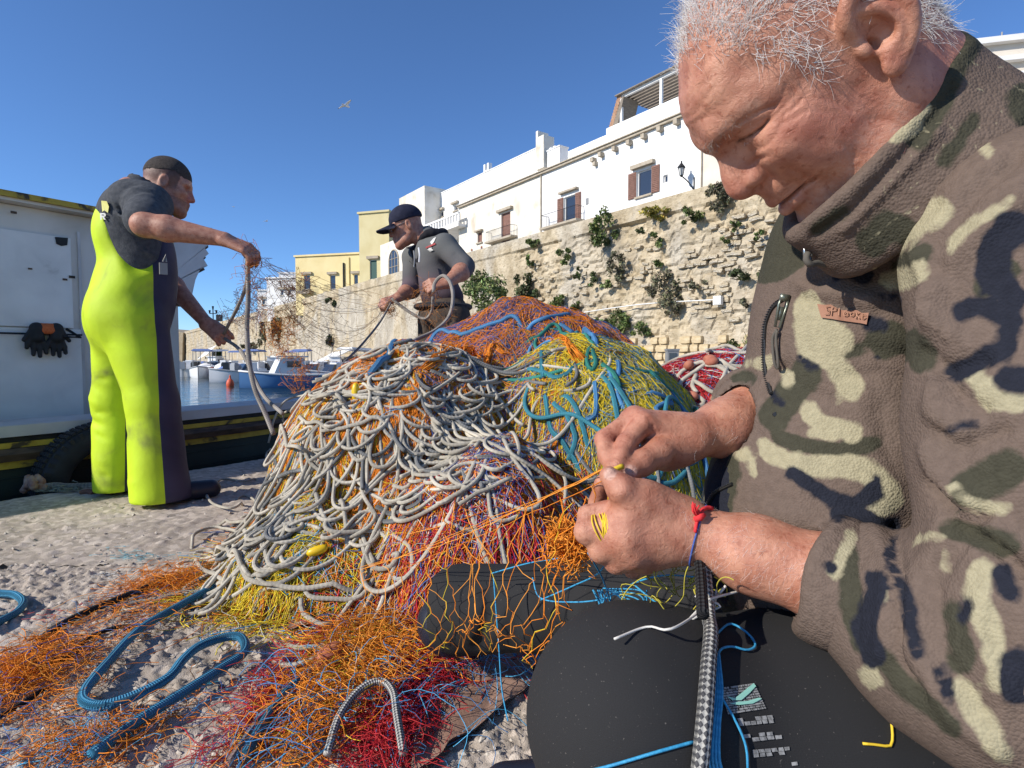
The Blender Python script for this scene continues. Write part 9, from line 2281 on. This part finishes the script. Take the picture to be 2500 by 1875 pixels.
for k in range(8):
    c = cI + ax_f * (k - 5) * .0022; ti = r_.normal(0, .3); b.tube([c + (s * math.cos(q) + w_ * math.sin(q)) * (.0155 + .0008 * r_.random()) + ax_f * .004 * math.sin(q + ti * 8) for q in np.linspace(0, 6.4, 22)], .0008, 5)
for k in range(6): b.tube(smooth_path([cI + s * .015 + ax_f * r_.uniform(-.01, .01), at(1425 + 5 * k, 1290 + 6 * k, .61), at(1412 + 4 * k, 1312 + 5 * k, .62)], .006), .0007, 4)
b.build("windings", M_YTW, e, True)
# ---- blue twine and striped cord lying over the leg
tb2 = bvh_of(trousers)
def lay(pts, out): return smooth_path(on_surf(tb2, pts, out), .005)
M_TWB = mat("blue_twine", [(.3, (.02, .22, .42)), (.7, (.05, .34, .58))], .6, (300, 2, 0), (900, .4, .001))
cordP = np.r_[smooth_path([at(1716, 1330, .60), at(1712, 1420, .56)], .01)[:1], on_surf(tb2, [(1722, 1520), (1726, 1560), (1718, 1640), (1708, 1740), (1698, 1840), (1690, 1900)], .009)]
tag(rope("striped_cord", smooth_path(cordP, .004), .0066, M_CORD, None, 12), "grey and black braided cord laid over the black knee", "cord")
tag(rope("dark_cord", smooth_path([at(1716, 1500, .50), at(1712, 1430, .545), at(1708, 1380, .575), at(1700, 1330, .61)], .005), .0058, M_ROPEK), "dark cord rising from the braided cord to the wrist", "cord")
b = MB(); kc = on_surf(tb2, [(1722, 1508)], .012)[0]
for k in range(9): b.tube(smooth_path([kc + r_.normal(0, .003, 3), kc + r_.normal(0, .008, 3), kc + r_.normal(0, .014, 3) * (1.3, .6, .8)], .003), .0013, 5)
b.tube(smooth_path([kc] + [at(*q) for q in ((1640, 1535, .50), (1580, 1530, .52), (1500, 1560, .50))], .006), .0012, 5); tag(b.build("cord_knot", M_TWW, smooth=True), "frayed white knot tying the braided cord above the knee", "knot")
def twine(label, pts, rad=.0011, m=M_TWB, name="blue_twine"):
    b = MB(); b.tube(smooth_path(pts, .004), rad, 6); return tag(b.build(name, m, smooth=True), label, "twine")
twine("blue twine pulled straight across the black knee with a small loop", lay([(1690, 1810), (1600, 1835), (1500, 1865), (1420, 1885)], .002), .0013)
twine("blue twine curling out in a loop right of the braided cord", lay([(1740, 1560), (1780, 1530), (1820, 1550), (1842, 1580), (1820, 1592), (1780, 1584), (1750, 1600), (1745, 1680)], .003))
for k, lab in enumerate(("first strand of blue twine running down along the braided cord", "second strand of blue twine hugging the braided cord", "third strand of blue twine beside the braided cord", "outer strand of blue twine beside the printed letters")):
    twine(lab, lay([(1738 + 3 * k, 1600), (1742 + 4 * k, 1690), (1732 + 5 * k, 1770), (1726 + 7 * k, 1850), (1735 + 9 * k, 1890)], .0025 + .001 * k), .0014)
twine("loose blue twine bowing over the printed mosaic", lay([(1748, 1690), (1790, 1760), (1815, 1820), (1820, 1880)], .003))
BT = [("blue twine crossing the black leg towards the wrist", [(1300, 1410, .86), (1320, 1460, .84), (1400, 1470, .80), (1480, 1460, .76), (1545, 1425, .70), (1620, 1405, .66), (1715, 1410, .60)]), ("blue twine drawn from the near hand down the black leg", [(1436, 1350, .64), (1470, 1410, .70), (1490, 1470, .74), (1510, 1520, .70), (1560, 1530, .62)]), ("blue twine slanting under the near hand", [(1490, 1350, .66), (1460, 1400, .72), (1400, 1430, .78), (1320, 1465, .84)]),
      ("blue twine sagging below the near wrist", [(1545, 1425, .70), (1600, 1470, .66), (1650, 1505, .60), (1690, 1530, .54)]), ("blue twine loop hanging off the near hand", [(1470, 1440, .74), (1462, 1500, .76), (1500, 1530, .72), (1560, 1500, .70), (1580, 1440, .70)]), ("blue twine strand along the upper edge of the black leg", [(1200, 1400, .98), (1290, 1375, .92), (1380, 1360, .84), (1460, 1340, .74)]), ("thin blue twine hanging through the orange mesh", [(1205, 1410, .95), (1212, 1500, .93), (1218, 1580, .92), (1225, 1680, .90), (1240, 1760, .85)])]
for lab, q in BT: twine(lab, [at(*p) for p in q])
for k in range(7): twine("blue twine curl in the tangle under the near hand", [at(1465 + r_.normal(0, 10), 1440, .745), at(1470 + 12 * k * .5, 1490 + 6 * k, .73), at(1500 + 8 * k, 1525 + 3 * k, .70), at(1540 + 6 * k, 1510 - 10 * k, .69), at(1520 - 8 * k, 1460 - 4 * k, .72)], .0009)["group"] = "curls of the blue twine tangle"
Q = []
for k in range(26):
    c = at(1640 + r_.uniform(-40, 90), 1420 + r_.uniform(-50, 70), .60 + r_.uniform(-.02, .05)); q0 = c + np.cumsum(r_.normal(0, .013, (7, 3)) * (1, .5, 1), 0); tt_ = np.linspace(0, 1, 200)
    Q.append(np.stack([np.convolve(np.pad(np.interp(tt_, np.linspace(0, 1, 7), q_), 18, 'edge'), np.ones(37) / 37, 'valid')[::9] for q_ in q0.T], 1))
V, F, idx = strands(np.array(Q), .0006, 4); tag(obj("yellow_net_scrap", V, F, mat("olive_yellow_twine", (.46, .40, .05), .8)), "wispy olive yellow mesh scrap hanging under the wrist", "net scrap")["kind"] = "stuff"
twine("short bent piece of yellow thread stuck on the black thigh", lay([(2104, 1815), (2140, 1818), (2172, 1820), (2176, 1790), (2172, 1750)], .0015), .0011, M_YTW, "yellow_thread")
